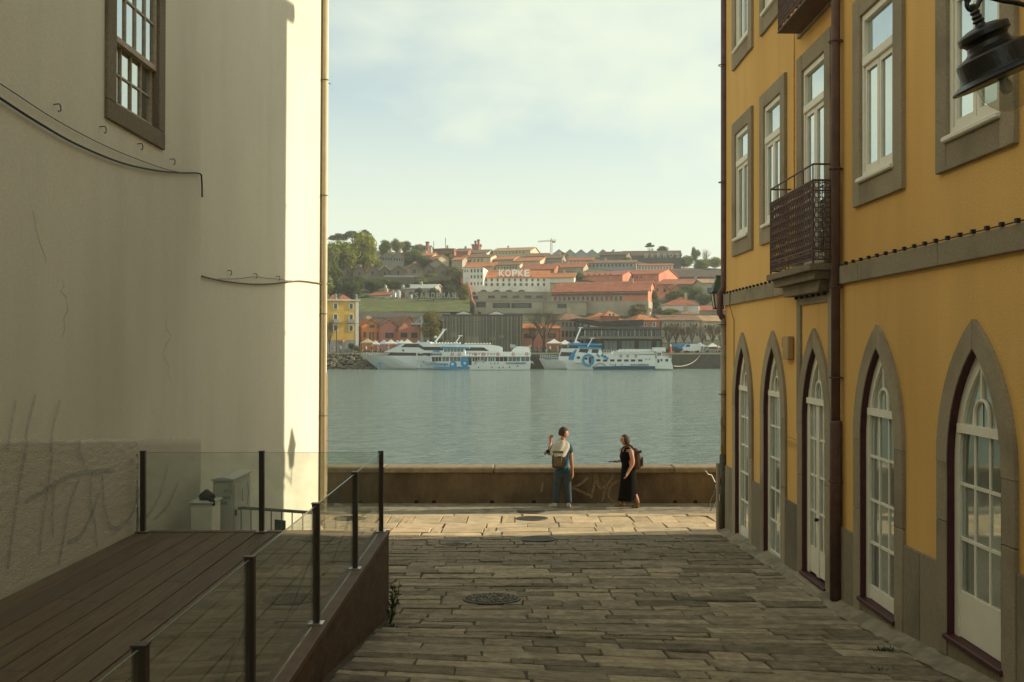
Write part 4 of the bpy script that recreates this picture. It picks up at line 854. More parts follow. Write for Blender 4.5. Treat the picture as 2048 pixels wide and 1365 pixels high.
# rubble bank at the left end of the quay wall
mb = MB(); rr = random.Random(31); ico = []
for k in range(420):
    X = rr.uniform(-48, -29.5); t_ = rr.random(); Y = QY - .4 - t_ * 6 * (1 if X < -33 else (abs(X) - 29) / 4); z = lerp(QZ - .2, WATER - .2, t_) + rr.uniform(-.2, .2); s_ = rr.uniform(.25, .7)
    mb.lathe([(s_ * .5, -s_ * .4), (s_ * rr.uniform(.8, 1.1), 0), (s_ * .6, s_ * .5)], 5, Matrix.Translation((X, Y, z)) @ Matrix.Rotation(rr.uniform(0, 6), 4, 'Z') @ Matrix.Rotation(rr.uniform(-.5, .5), 4, 'X'))
tag(mb.build('rubble', pm('rubble_stone', (0.20, 0.165, 0.105), (0.09, 0.075, 0.05), .9, .95), None), 'bank of rough rubble stones at the waterline below the yellow house', 'rubble', kind='stuff')

# ------------------------------------------------------------------ far bank: houses
FM = {}
def fmat(k, c, c2=None):
    if k not in FM: FM[k] = pm('far_' + k, c, c2 or tuple(x * .8 for x in c), .35, .9, c3=tuple(x * .68 for x in c), c3scale=.16)
    return FM[k]
for k, c in dict(yellow=(.68, .42, .09), white=(.72, .70, .62), cream=(.62, .52, .33), beige=(.42, .36, .25), orange=(.66, .25, .08), pink=(.62, .24, .17), salmon=(.62, .235, .14), brick=(.40, .16, .09), stone=(.20, .17, .125), grey=(.30, .28, .23), bluegrey=(.34, .36, .35), dark=(.055, .05, .042), slate=(.11, .10, .085), palestone=(.42, .37, .27), metal=(.42, .42, .39)).items(): fmat(k, c)
def tilemat(k, c):
    FM[k] = pm('tiles_' + k, c, tuple(x * .62 for x in c), .9, .9, .8, 1.2, c3=tuple(x * .5 for x in c), c3scale=.25, stretch=(1, 1, 1), bdist=.3)
tilemat('t_orange', (.56, .20, .07)); tilemat('t_red', (.42, .14, .065)); tilemat('t_brown', (.26, .14, .075)); tilemat('t_dark', (.12, .082, .055)); tilemat('t_pale', (.48, .29, .15))
WIN = MB(); WIN.add([(-.5, -.12, 0), (.5, -.12, 0), (.5, -.12, 1), (-.5, -.12, 1), (-.36, -.12, .08), (.36, -.12, .08), (.36, -.12, .92), (-.36, -.12, .92), (-.36, -.05, .08), (.36, -.05, .08), (.36, -.05, .92), (-.36, -.05, .92)],
    [(0, 1, 5, 4), (1, 2, 6, 5), (2, 3, 7, 6), (3, 0, 4, 7), (4, 5, 9, 8), (5, 6, 10, 9), (6, 7, 11, 10), (7, 4, 8, 11)], 0); WIN.add([(-.36, -.05, .08), (.36, -.05, .08), (.36, -.05, .92), (-.36, -.05, .92)], [(0, 1, 2, 3)], 1)
WIN.add([(-.5, .1, 0), (.5, .1, 0), (.5, .1, 1), (-.5, .1, 1), (-.5, -.12, 0), (.5, -.12, 0), (.5, -.12, 1), (-.5, -.12, 1)], [(4, 5, 1, 0), (5, 6, 2, 1), (6, 7, 3, 2), (7, 4, 0, 3)], 0)
fpane = pm('far_pane', (0.035, 0.04, 0.036), (0.07, 0.075, 0.065), .4, .15, spec=.5, rand=.5)
WMESH = {k: WIN.mesh('window', [FM.get(k) or fmat(k, (.5, .48, .4)), fpane], recalc=False) for k in ('white', 'stone', 'beige', 'dark')}
CHR = random.Random(17)
def house(name, label, x0, x1, ye, yb=None, yr=None, Y=None, depth=12, rot=0, roof='gx', wall='white', tile='t_orange', wins=(), wk='white', cat='house', over=.4, group=None):
    """x0..x1, eave, base and ridge rows as seen in the photo; stands where its base row meets the hillside"""
    if Y is None: Y = on_hill((x0 + x1) / 2, yb)
    a, b_ = px(x0, ye, Y), px(x1, ye, Y); r = R(rot); w = (b_.x - a.x)
    if roof == 'gx' and rot < -8: w = w / (math.cos(r) + .55 * abs(math.sin(r)) * min(1, depth / max(w, 1)))
    u, nn = Vector((math.cos(r), math.sin(r), 0)), Vector((-math.sin(r), math.cos(r), 0))   # nn points into the house
    c = Vector(((a.x + b_.x) / 2, Y, 0)) + nn * 0; z1 = a.z; zr = px(x0, yr, Y).z if yr is not None else z1
    z0 = min(terrain(c.x, Y), terrain(c.x, Y + depth * .5)) - 1.5 if Y > 270 else QZ - .3
    if yb is not None: z0 = min(z0, px(x0, yb, Y).z - .5)
    hw = w / 2; t = thing(name, label, cat, (c.x, c.y, z0), group)
    P = lambda uu, vv, zz: Vector((c.x, c.y, 0)) + u * uu + nn * vv + Vector((0, 0, zz))
    wm, rm = FM[wall], FM[tile]; mb = MB()
    if roof == 'gy': mb.sweep([P(-hw, 0, z0), P(hw, 0, z0), P(hw, 0, z1), P(0, 0, zr), P(-hw, 0, z1)], [P(-hw, depth, z0), P(hw, depth, z0), P(hw, depth, z1), P(0, depth, zr), P(-hw, depth, z1)])
    elif roof == 'gx': mb.sweep([P(-hw, 0, z0), P(-hw, 0, z1), P(-hw, depth / 2, zr), P(-hw, depth, z1), P(-hw, depth, z0)], [P(hw, 0, z0), P(hw, 0, z1), P(hw, depth / 2, zr), P(hw, depth, z1), P(hw, depth, z0)])
    else: mb.sweep([P(-hw, 0, z0), P(hw, 0, z0), P(hw, depth, z0), P(-hw, depth, z0)], [P(-hw, 0, z1), P(hw, 0, z1), P(hw, depth, z1), P(-hw, depth, z1)])
    mb.build('wall', wm, t)
    o = over; th = .25
    if roof == 'gy':
        k = (zr - z1) / hw
        for s_ in (-1, 1):
            mb = MB(); A = [P(0, -o, zr), P(0, depth + o, zr), P(s_ * (hw + o), depth + o, z1 - o * k), P(s_ * (hw + o), -o, z1 - o * k)]; mb.sweep([p + Vector((0, 0, .02)) for p in A], [p + Vector((0, 0, .02 + th)) for p in A]); mb.build('roof', rm, t)
    elif roof == 'gx':
        k = (zr - z1) / (depth / 2)
        for s_ in (-1, 1):
            mb = MB(); yy = depth / 2 + s_ * (depth / 2 + o); A = [P(-hw - o, depth / 2, zr), P(hw + o, depth / 2, zr), P(hw + o, yy, z1 - o * k), P(-hw - o, yy, z1 - o * k)]; mb.sweep([p + Vector((0, 0, .02)) for p in A], [p + Vector((0, 0, .02 + th)) for p in A]); mb.build('roof', rm, t)
    elif roof == 'hip':
        rl = max(0.0, hw - depth / 2) if hw > depth / 2 else 0.0; mb = MB(); B = [P(-hw - o, -o, z1), P(hw + o, -o, z1), P(hw + o, depth + o, z1), P(-hw - o, depth + o, z1)]; T0, T1 = P(-rl - .05, depth / 2, zr), P(rl + .05, depth / 2, zr)
        mb.add([p + Vector((0, 0, .02)) for p in B] + [T0, T1], [(0, 1, 5, 4), (1, 2, 5), (2, 3, 4, 5), (3, 0, 4), (3, 2, 1, 0)]); mb.build('roof', rm, t)
    else:
        mb = MB(); A = [P(-hw - o, -o, z1), P(hw + o, -o, z1), P(hw + o, depth + o, z1), P(-hw - o, depth + o, z1)]; mb.sweep([p + Vector((0, 0, .01)) for p in A], [p + Vector((0, 0, .35)) for p in A]); mb.build('roof', rm, t)
    if roof in ('gx', 'gy', 'hip') and CHR.random() < .6:
        cu = CHR.uniform(-.6, .6) * hw if roof != 'gy' else .35 * hw; cv = depth * (.42 if roof != 'gy' else .3); cs = CHR.uniform(.3, .5); cz0 = z1 + (zr - z1) * .3; mb = MB(); mb.sweep([P(cu - cs, cv - cs, cz0), P(cu + cs, cv - cs, cz0), P(cu + cs, cv + cs, cz0), P(cu - cs, cv + cs, cz0)], [P(cu - cs, cv - cs, zr + 1.1), P(cu + cs, cv - cs, zr + 1.1), P(cu + cs, cv + cs, zr + 1.1), P(cu - cs, cv + cs, zr + 1.1)]); mb.build('chimney', FM['palestone'], t)
    q = FPX / Y
    for (xs, ya, yb2, wpx) in wins:
        for xw in xs:
            uu = lerp(-hw, hw, (xw - x0) / (x1 - x0)); zt = px(x0, ya, Y).z; zb = px(x0, yb2, Y).z
            Mx = Matrix.Translation(P(uu, -.02, zb)) @ Matrix.Rotation(r, 4, 'Z') @ Matrix.Diagonal((wpx / q, 1, zt - zb, 1)); inst('window', WMESH[wk], t, Mx)
    t['_p'] = 0; del t['_p']
    return t, P, hw, z0, z1, Y
def lin(a, b, n): return [lerp(a, b, i / (n - 1)) for i in range(n)]
# --- front row on the quay
t, P, hw, z0, z1, Y = house('yellow_house', 'tall yellow house with white corner and three rows of windows beside the white wall', 636, 717, 602, Y=256, depth=16, rot=17, roof='flat', wall='yellow', tile='white', wins=[((671, 702), 607, 619, 9), ((671, 702), 628, 645, 9), ((671, 702), 650, 663, 9)])
mb = MB(); mb.sweep([P(hw - .75, -.06, z0), P(hw + .05, -.06, z0), P(hw + .05, .3, z0), P(hw - .75, .3, z0)], [P(hw - .75, -.06, z1), P(hw + .05, -.06, z1), P(hw + .05, .3, z1), P(hw - .75, .3, z1)]); mb.build('corner_pilaster', FM['white'], t)
zq = px(0, 680, Y).z; mb = MB(); mb.sweep([P(-hw, -.1, z0), P(hw - .76, -.1, z0), P(hw - .76, .2, z0), P(-hw, .2, z0)], [P(-hw, -.1, zq), P(hw - .76, -.1, zq), P(hw - .76, .2, zq), P(-hw, .2, zq)]); mb.build('stone_base', FM['grey'], t)
for xw in (671, 702):
    uu = lerp(-hw, hw, (xw - 636) / 81); zb = px(0, 646, Y).z; mb = MB(); mb.sweep([P(uu - .85, -.55, zb), P(uu + .85, -.55, zb), P(uu + .85, .1, zb), P(uu - .85, .1, zb)], [P(uu - .85, -.55, zb + .9), P(uu + .85, -.55, zb + .9), P(uu + .85, .1, zb + .9), P(uu - .85, .1, zb + .9)]); mb.build('balcony', FM['bluegrey'], t)
for uu in (hw - .5, -hw + 4.6):
    mb = MB(); mb.lathe([(.3, 0), (.35, .3), (.2, .5), (.3, .9), (.35, 1.1), (.1, 1.5)], 8, Matrix.Translation(P(uu, .4, z1 + .35))); mb.build('roof_urn', FM['grey'], t)
for (uu, s_) in ((-.6, 1.6), (2.1, 2.0)):
    mb = MB(); mb.sweep([P(uu - s_, 3, z1 + .36), P(uu + s_, 3, z1 + .36), P(uu + s_, 9, z1 + .36), P(uu - s_, 9, z1 + .36)], [P(uu - .1, 6, z1 + 1.9), P(uu + .1, 6, z1 + 1.9), P(uu + .1, 6.1, z1 + 1.9), P(uu - .1, 6.1, z1 + 1.9)]); mb.build('roof_dormer', FM['t_red'], t)
house('white_shed', 'narrow white shed between the yellow house and the orange warehouse', 717, 742, 648, yr=642, Y=268, depth=10, roof='gx', wall='white', tile='t_brown', wins=[((723,), 650, 658, 3)], wk='dark')
house('orange_warehouse', 'orange gabled warehouse next to the yellow house', 723, 760, 653, yr=639.5, Y=262, depth=22, rot=22, roof='gy', wall='orange', tile='t_brown', wins=[((729,), 664, 676, 5), ((740, 746.5), 664, 680, 3.5), ((756,), 664, 680, 4), ((744,), 650, 656, 11)], wk='stone')
house('pink_warehouse', 'pink gabled warehouse in the middle of the warehouse row', 760, 796, 653.5, yr=641, Y=262, depth=22, rot=22, roof='gy', wall='pink', tile='t_brown', wins=[((779,), 666, 676, 17)], wk='dark')
house('salmon_warehouse', 'broad salmon warehouse with tall brown gable behind the cable car pylon', 796, 841, 659, yr=634, Y=262, depth=22, rot=22, roof='gy', wall='salmon', tile='t_brown', wins=[((807.5,), 666, 675, 13), ((828.5,), 666, 676, 12)], wk='dark')
house('dark_roofed_store', 'long dark roofed store rising behind the orange warehouses', 736, 884, 652, yr=630, Y=276, depth=22, roof='gx', wall='stone', tile='t_dark')
t, P, hw, z0, z1, Y = house('slatted_building', 'large dark building clad in vertical timber slats', 886, 1045, 632, Y=256, depth=18, rot=4, roof='flat', wall='dark', tile='slate', over=.15)
slat = MB(); slat.box(-.10, .10, -.14, .0, 0, 1); slat = slat.mesh('slat', pm('slat_wood', (0.33, 0.31, 0.21), (0.22, 0.205, 0.14), 1.2, .8, rand=.3))
ns = 54
for i in range(ns):
    uu = lerp(-hw + .1, hw - .1, i / (ns - 1)); inst('slat', slat, t, Matrix.Translation(P(uu, -.25, z0 + .4)) @ Matrix.Rotation(R(4), 4, 'Z') @ Matrix.Diagonal((1, 1, z1 - z0 - .5, 1)))
for (ua, ub, za, zb) in ((-8.2, -6.6, 4.2, 5.4), (-4.2, -1.0, 3.0, 4.4), (1.6, 3.4, 3.4, 4.4), (3.9, 5.4, 4.0, 4.8), (-9.6, -8.6, 2.6, 3.4)):
    mb = MB(); mb.sweep([P(ua, -.06, z0 + za), P(ub, -.06, z0 + za), P(ub, .1, z0 + za), P(ua, .1, z0 + za)], [P(ua, -.06, z0 + zb), P(ub, -.06, z0 + zb), P(ub, .1, z0 + zb), P(ua, .1, z0 + zb)]); mb.build('wall_panel', FM['palestone'], t)
for uc in (-4.9, 3.5):
    for s_ in (-1, 1):
        mb = MB(); A = [P(uc, .4, z1 + 1.2), P(uc + s_ * 2.2, .4, z1 + .37), P(uc + s_ * 2.2, 14, z1 + .37), P(uc, 14, z1 + 1.2)]; mb.sweep(A, [p + Vector((0, 0, .15)) for p in A]); mb.build('skylight', FM['dark'], t)
    mb = MB(); mb.sweep([P(uc, .41, z1 + 1.18), P(uc - 2.1, .41, z1 + .37), P(uc + 2.1, .41, z1 + .37)], [P(uc, .6, z1 + 1.18), P(uc - 2.1, .6, z1 + .37), P(uc + 2.1, .6, z1 + .37)]); mb.build('gable_front', FM['white'], t)
house('red_shop', 'low pinkish red shop between the slatted building and the bare tree', 1045, 1119, 658, yr=649, Y=264, depth=10, rot=8, roof='gx', wall='salmon', tile='t_orange', wins=[((1055,), 668, 676, 13), ((1104,), 667, 676, 15)], wk='dark')
house('grey_townhouse', 'grey townhouse with brown hipped roof right of the bare tree', 1119, 1176, 641, yr=622, Y=268, depth=14, rot=12, roof='hip', wall='grey', tile='t_brown', wins=[(lin(1125, 1165, 6), 645, 654, 3.5), (lin(1125, 1165, 6), 662, 674, 4), (lin(1125, 1165, 6), 680, 692, 4.5)], wk='dark')
t, P, hw, z0, z1, Y = house('dormer_house', 'house with orange tiled roof and a white windowed dormer above the glass pavilion', 1176, 1246, 640, yr=624, Y=276, depth=14, rot=8, roof='hip', wall='cream', tile='t_orange', wins=[(lin(1184, 1240, 5), 644, 652, 4)])
house('attic_house', 'small attic gable with two white windows over the dark canopy', 1210, 1238, 633, yr=620.5, Y=274, depth=8, rot=8, roof='hip', wall='brick', tile='t_orange', wins=[((1219, 1227), 627.5, 632.5, 5.5)])
house('brown_house', 'brown brick house with hipped roof beside the bare trees', 1271, 1322, 641, yr=627, Y=270, depth=12, rot=14, roof='hip', wall='brick', tile='t_orange', wins=[((1290,), 646, 654, 6), ((1309,), 645, 654, 7), ((1322 - 5,), 662, 672, 6)])
house('beige_row', 'pale beige row of houses behind the bare trees at right', 1322, 1402, 642, yr=631, Y=272, depth=12, rot=6, roof='gx', wall='palestone', tile='t_brown', wins=[(lin(1330, 1394, 6), 646, 653, 6), (lin(1330, 1394, 6), 664, 674, 6), (lin(1330, 1394, 6), 684, 697, 7)])
house('end_row', 'cream house at the right end of the quay by the yellow building corner', 1402, 1470, 644, yr=632, Y=274, depth=12, rot=6, roof='gx', wall='cream', tile='t_pale', wins=[(lin(1410, 1460, 4), 650, 658, 6), (lin(1410, 1460, 4), 672, 684, 6)])
house('pyramid_house', 'white house with a steep pyramid tiled roof above the bare trees', 1324, 1397, 611, 632, 592, depth=14, rot=-12, roof='hip', wall='white', tile='t_red')
house('long_brown_roof', 'long low brown roof right of the white pyramid roofed house', 1396, 1470, 622, 632, 612, depth=10, roof='gx', wall='palestone', tile='t_red')
house('small_tiled_house', 'small tiled house below the white pyramid roofed house', 1360, 1400, 629, 640, 620, Y=284, depth=9, rot=10, roof='hip', wall='beige', tile='t_brown')
# glass pavilion
t = thing('glass_pavilion', 'two storey glass pavilion with flat dark roof behind the moored boats', 'pavilion', (px(1245, 700, 250).x, 250, QZ))
Yp = 250.0; X = lambda x: px(x, 0, Yp).x; Zp = lambda y: px(0, y, Yp).z
def pbox(nm, x0, x1, ya, yb, d0, d1, mat): mb = MB(); mb.box(X(x0), X(x1), Yp + d0, Yp + d1, Zp(yb), Zp(ya)); return mb.build(nm, mat, t)
mb = MB(); mb.prism([(X(1162), Zp(658.5)), (X(1327), Zp(660)), (X(1327), Zp(656.5)), (X(1245), Zp(653.5)), (X(1162), Zp(655.5))], 'y', Yp - 1.2, Yp + 12); mb.build('roof', fmat('pav_roof', (.10, .105, .09)), t)
pbox('upper_core', 1168, 1322, 659, 673, .5, 11, FM['dark']); pbox('deck_slab', 1160, 1328, 673, 678, -1.2, 11, fmat('pav_deck', (.20, .19, .14)))
pbox('lower_core', 1178, 1324, 678.5, 704, .6, 11, FM['dark'])
for i in range(18):
    xa = lerp(1170, 1320, i / 18); pbox('pane', xa + .7, xa + 8.0 - .4, 661, 672, .3, .36, fpane)
for i in range(19): xa = lerp(1170, 1320, i / 18); pbox('mullion', xa - (.9 if i % 4 == 0 else .35), xa + (.9 if i % 4 == 0 else .35), 660.2, 672.8, .1, .28, FM['white'])
for i in range(14):
    xa = lerp(1200, 1322, i / 14); pbox('pane', xa + .3, xa + 8.2, 682, 700, .4, .46, fmat('pav_glass', (.22, .26, .22)) if i % 4 else FM['dark'])
for i in range(7): xa = lerp(1198, 1323, i / 6); pbox('column', xa - .6, xa + .6, 678.2, 704, -.9, -.7, FM['slate'])
mb = MB(); mb.tube([(X(1160), Yp - 1.1, Zp(669)), (X(1328), Yp - 1.1, Zp(669))], .04, 5); mb.build('rail', FM['slate'], t)
for (x, w) in ((1194, 11), (1299, 13)): pbox('sign_board', x - w / 2, x + w / 2, 674.5, 678.5, -1.32, -1.22, fmat('board_wood', (.32, .20, .09)))
t = thing('dark_canopy', 'wide dark curved canopy roof behind the glass pavilion', 'canopy', (px(1210, 650, 260).x, 260, QZ))
mb = MB(); Yc = 262; up = [(1139, 640), (1152, 637.5), (1172, 639.5), (1200, 644), (1240, 642), (1284, 640)]; lo = [(1284, 652), (1240, 653), (1200, 653), (1172, 648), (1152, 643.5)]
mb.prism([(px(x, y, Yc).x, px(x, y, Yc).z) for x, y in up + lo], 'y', Yc - 3, Yc + 3); mb.build('canopy_roof', FM['dark'], t)
for x in (1152, 1178, 1276): mb = MB(); mb.tube([(px(x, 0, Yc).x, Yc, QZ), (px(x, 0, Yc).x, Yc, px(0, 645, Yc).z)], .18, 6); mb.build('column', FM['slate'], t)
# --- second tier
t, P, hw, z0, z1, Y = house('white_tower_block', 'white block with large window grids at the left end of the long white cellar', 926, 967, 535, 588, 527, depth=12, rot=-6, roof='hip', wall='white', tile='t_orange', wins=[(lin(943, 963, 4), 538, 546, 4.4), (lin(943, 963, 4), 550, 558, 4.4), (lin(943, 963, 4), 564, 571, 4.4), ((930, 935), 540, 545, 3)], wk='white')
YK = Y
house('long_white_cellar', 'long white wine cellar with orange roof and two rows of dark windows', 967, 1100, 556, 588, 539.5, Y=YK + 4, depth=16, roof='gx', wall='white', tile='t_orange', wins=[(lin(972, 1088, 11), 557.5, 563.5, 4.2), (lin(972, 1088, 11), 566.5, 573, 5.2)], wk='beige')
t, P, hw, z0, z1, Y = house('arcade_terrace', 'white terrace wall with a row of low arches under the long white cellar', 939, 1088, 574.5, 590, Y=YK - 5, depth=8, roof='flat', wall='white', tile='white', over=.1)
for xc in (948, 967.5, 993, 1018, 1043):
    r_ = 9.5 if xc > 960 else 5; uu = lerp(-hw, hw, (xc - 939) / 149); q = Y / FPX; zb = px(0, 589, Y).z; a_ = r_ * q
    mb = MB(); ar = [P(uu + a_ * math.cos(math.pi * k / 8), -.12, zb + a_ * .95 * math.sin(math.pi * k / 8)) for k in range(9)]; mb.sweep(ar, [p + Vector((0, .2, 0)) for p in ar]); mb.build('arch_opening', FM['slate'], t)
house('upper_terrace', 'beige terrace block with a strip of windows under the arcade', 956, 1094, 586, 603, depth=8, roof='flat', wall='palestone', tile='palestone', over=.2, wins=[((983, 1008, 1032, 1056, 1079), 591, 597, 19)], wk='beige')
house('lower_terrace', 'wide beige block with long dark windows below the terraces', 949, 1086, 602, 629, depth=8, roof='flat', wall='palestone', tile='palestone', over=.3, wins=[((962,), 604.5, 615, 19), ((1003,), 606.5, 616, 34), ((1043,), 606.5, 616, 40)], wk='dark')
house('glass_stair_block', 'grey glass roofed stair block right of the beige terraces', 1086, 1172, 604, 629, depth=8, rot=-10, roof='flat', wall='beige', tile='bluegrey', wins=[((1124,), 608, 616, 18)], wk='dark')
t, P, hw, z0, z1, Y = house('long_pink_warehouse', 'long pink warehouse with red roof and pillared lower floor', 1096, 1301, 584, 627, 562, depth=18, rot=-16, roof='gx', wall='salmon', tile='t_red', wins=[(lin(1104, 1244, 15), 592, 603, 6.5)], wk='beige')
LPY = Y
mb = MB(); zq = px(0, 604, Y).z; mb.sweep([P(-hw - .2, -.5, z0), P(hw + .2, -.5, z0), P(hw + .2, 18.3, z0), P(-hw - .2, 18.3, z0)], [P(-hw - .2, -.5, zq), P(hw + .2, -.5, zq), P(hw + .2, 18.3, zq), P(-hw - .2, 18.3, zq)]); mb.build('stone_base', FM['palestone'], t)
zb = px(0, 588, Y).z; mb = MB(); mb.sweep([P(-hw, -.35, zb - .5), P(hw, -.35, zb - .5), P(hw, 0, zb - .5), P(-hw, 0, zb - .5)], [P(-hw, -.35, zb + .1), P(hw, -.35, zb + .1), P(hw, 0, zb + .1), P(-hw, 0, zb + .1)]); mb.build('floor_band', FM['slate'], t)
Mx = Matrix.Translation(P(hw + .02, 4.5, px(0, 584, Y).z)) @ Matrix.Rotation(R(-16 + 90), 4, 'Z') @ Matrix.Diagonal((1.1, 1, 1.6, 1)); inst('window', WMESH['dark'], t, Mx)
house('upper_pink_warehouse', 'upper pink warehouse with sunlit gable above the long pink one', 1150, 1252, 552, 566, 541, depth=18, rot=-22, roof='gx', wall='salmon', tile='t_red', wins=[(lin(1160, 1225, 6), 548, 552, 2.2)], wk='dark')
house('gabled_pink_warehouse', 'pink warehouse with a broad lit gable at the right of the pink group', 1222, 1326, 550, 566, 536.5, depth=22, rot=-28, roof='gx', wall='salmon', tile='t_red', wins=[(lin(1232, 1285, 6), 553, 557, 2.2)], wk='dark')
house('small_pink_gable', 'small pale pink gabled house beside the round green tree', 1304, 1342, 580, 600, 568.5, depth=12, rot=16, roof='gy', wall='salmon', tile='t_red', wins=[((1313, 1330), 577.5, 584, 5)], wk='dark')
house('low_pink_gable', 'low pink gable right of the small pale pink house', 1342, 1366, 581, 594, 570, depth=12, rot=16, roof='gy', wall='pink', tile='t_red')
house('long_tiled_store', 'long low store with weathered red roof right of the pink group', 1292, 1450, 569, 580, 557, depth=16, rot=-5, roof='gx', wall='stone', tile='t_red')
house('dark_long_store', 'long dark roofed store below the tall letters on the ridge', 1322, 1450, 555, 566, 537, depth=22, rot=-4, roof='gx', wall='stone', tile='t_dark')
house('stone_end_house', 'beige stone house with pale roof at the right edge of the hillside', 1404, 1470, 567, 598, 558, Y=on_hill(1420, 600), depth=12, rot=4, roof='gx', wall='palestone', tile='t_pale', wins=[((1421,), 576, 586, 13)], wk='dark')
t, P, hw, z0, z1, Y = house('white_gabled_house', 'white house with red roof and round window beside the steel tanks', 735, 782, 592, 609, 583, depth=12, rot=-16, roof='gx', wall='white', tile='t_red', wins=[(lin(739, 768, 6), 596, 606, 3.5)], wk='dark')
house('pale_shed', 'pale metal roofed shed behind the tanks and dark letters', 806, 870, 578, 600, 568, depth=14, rot=-10, roof='gx', wall='palestone', tile='metal', wins=[((820, 850), 584, 592, 6)], wk='dark')
for i, (x, w, ya, yb) in enumerate(((786.5, 7.5, 582, 609), (797, 9, 582, 609), (806, 7, 571, 586), (822, 6, 590, 609), (771, 6, 571, 584))):
    Y = on_hill(x, yb + 1); r_ = w / 2 * Y / FPX; zt, zb = px(x, ya, Y).z, px(x, yb, Y).z - 1; lab = ['slim steel tank next to the white gabled house', 'widest steel tank among the tanks', 'steel tank standing behind the two large tanks', 'low steel tank at the foot of the pale shed', 'small white tank behind the red roof of the gabled house'][i]
    tt = thing('storage_tank', lab, 'tank', (px(x, 0, Y).x, Y, zb), 'storage tanks'); mb = MB(); mb.lathe([(r_, 0), (r_, zt - zb - .3), (r_ * .8, zt - zb)], 14, Matrix.Translation((px(x, 0, Y).x, Y, zb))); mb.build('shell', FM['metal'], tt, smooth=True)
    mb = MB(); mb.lathe([(r_ * .25, 0), (r_ * .25, .4)], 8, Matrix.Translation((px(x, 0, Y).x, Y, zt - .02))); mb.build('hatch', FM['grey'], tt)
# derelict gables along the slope
for i, (xa, xb, ye, yr, yb, lab) in enumerate(((684, 706, 541, 531, 556, 'leftmost'), (706, 732, 545, 534, 562, 'second'), (732, 758, 543, 533, 562, 'third'), (757, 782, 545, 535, 562, 'fourth'), (781, 812, 543, 533, 563, 'fifth'), (812, 846, 540, 528, 560, 'sixth'), (844, 872, 541, 530, 556, 'seventh'), (868, 902, 542, 529, 556, 'eighth'))):
    house('derelict_gable', lab + ' of the derelict stone gabled stores from the left', xa, xb, ye, yb, yr, depth=16, rot=10 + 4 * (i % 3), roof='gy', wall='stone', tile='t_brown' if i % 3 else 't_dark', wins=[(((xa + xb) / 2,), ye, ye + 7, 4)], wk='dark', group='derelict stone stores on the slope')
t = thing('retaining_wall', 'old stone retaining wall below the derelict gables', 'wall', (px(800, 570, 340).x, 335, 15))
Yw = on_hill(810, 572); mb = MB(); mb.prism([(px(716, 562, Yw).x, px(0, 575, Yw).z), (px(905, 562, Yw).x, px(0, 575, Yw).z), (px(905, 0, Yw).x, px(0, 553, Yw).z), (px(716, 0, Yw).x, px(0, 559, Yw).z)], 'y', Yw - 1, Yw); mb.build('wall_face', FM['stone'], t)
mb = MB(); mb.box(px(768, 0, Yw).x, px(829, 0, Yw).x, Yw - 1.3, Yw - 1.05, px(0, 555, Yw).z, px(0, 551.5, Yw).z); mb.build('white_rail', FM['metal'], t)
t = thing('terrace_wall', 'long grey retaining wall below the green lawn behind the orange warehouses', 'wall', (px(800, 640, 285).x, 282, 5))
mb = MB(); mb.prism([(px(712, 0, 284).x, px(0, 650, 284).z), (px(900, 0, 284).x, px(0, 650, 284).z), (px(900, 0, 284).x, px(0, 626, 284).z), (px(712, 0, 284).x, px(0, 624, 284).z)], 'y', 284, 285); mb.build('wall_face', FM['grey'], t)
mb = MB(); y1, y2 = on_hill(800, 622), on_hill(800, 608); vv = []
for i in range(13):
    for j in range(5): xx = lerp(710, 940, i / 12); YY = lerp(285, max(300, y2), j / 4); p = px(xx, 0, YY); vv.append((p.x, YY, max(terrain(p.x, YY) + 1.8, px(0, 624, 285).z + (YY - 285) * .18)))
mb.add(vv, [(i * 5 + j, (i + 1) * 5 + j, (i + 1) * 5 + j + 1, i * 5 + j + 1) for i in range(12) for j in range(4)])
tag(mb.build('lawn', pm('lawn_green', (0.15, 0.165, 0.035), (0.05, 0.065, 0.02), .35, .95, .8, .8, c3=(0.10, 0.085, 0.04), c3scale=.12), None, smooth=True, recalc=False), kind='structure')
# curved pink wall of the slope road
t = thing('curved_wall', 'pinkish curved ramp wall beside the long white cellar', 'wall', (px(935, 600, 320).x, 315, 10))
mb = MB(); pts = [(915, 551, 345), (926, 560, 340), (936, 568, 334), (941, 582, 326), (943, 598, 320), (950, 612, 310), (958, 624, 300)]
top_ = [px(x, y, Y) for x, y, Y in pts]; mb.add(top_ + [p + Vector((.5, 0, 0)) for p in top_] + [p + Vector((0, 0, -1.6)) for p in top_] + [p + Vector((.5, 0, -1.6)) for p in top_], [f for i in range(6) for f in ((i, i + 1, 8 + i, 7 + i), (i, 14 + i, 15 + i, i + 1), (7 + i, 8 + i, 22 + i, 21 + i))]); mb.build('wall_face', FM['salmon'], t)
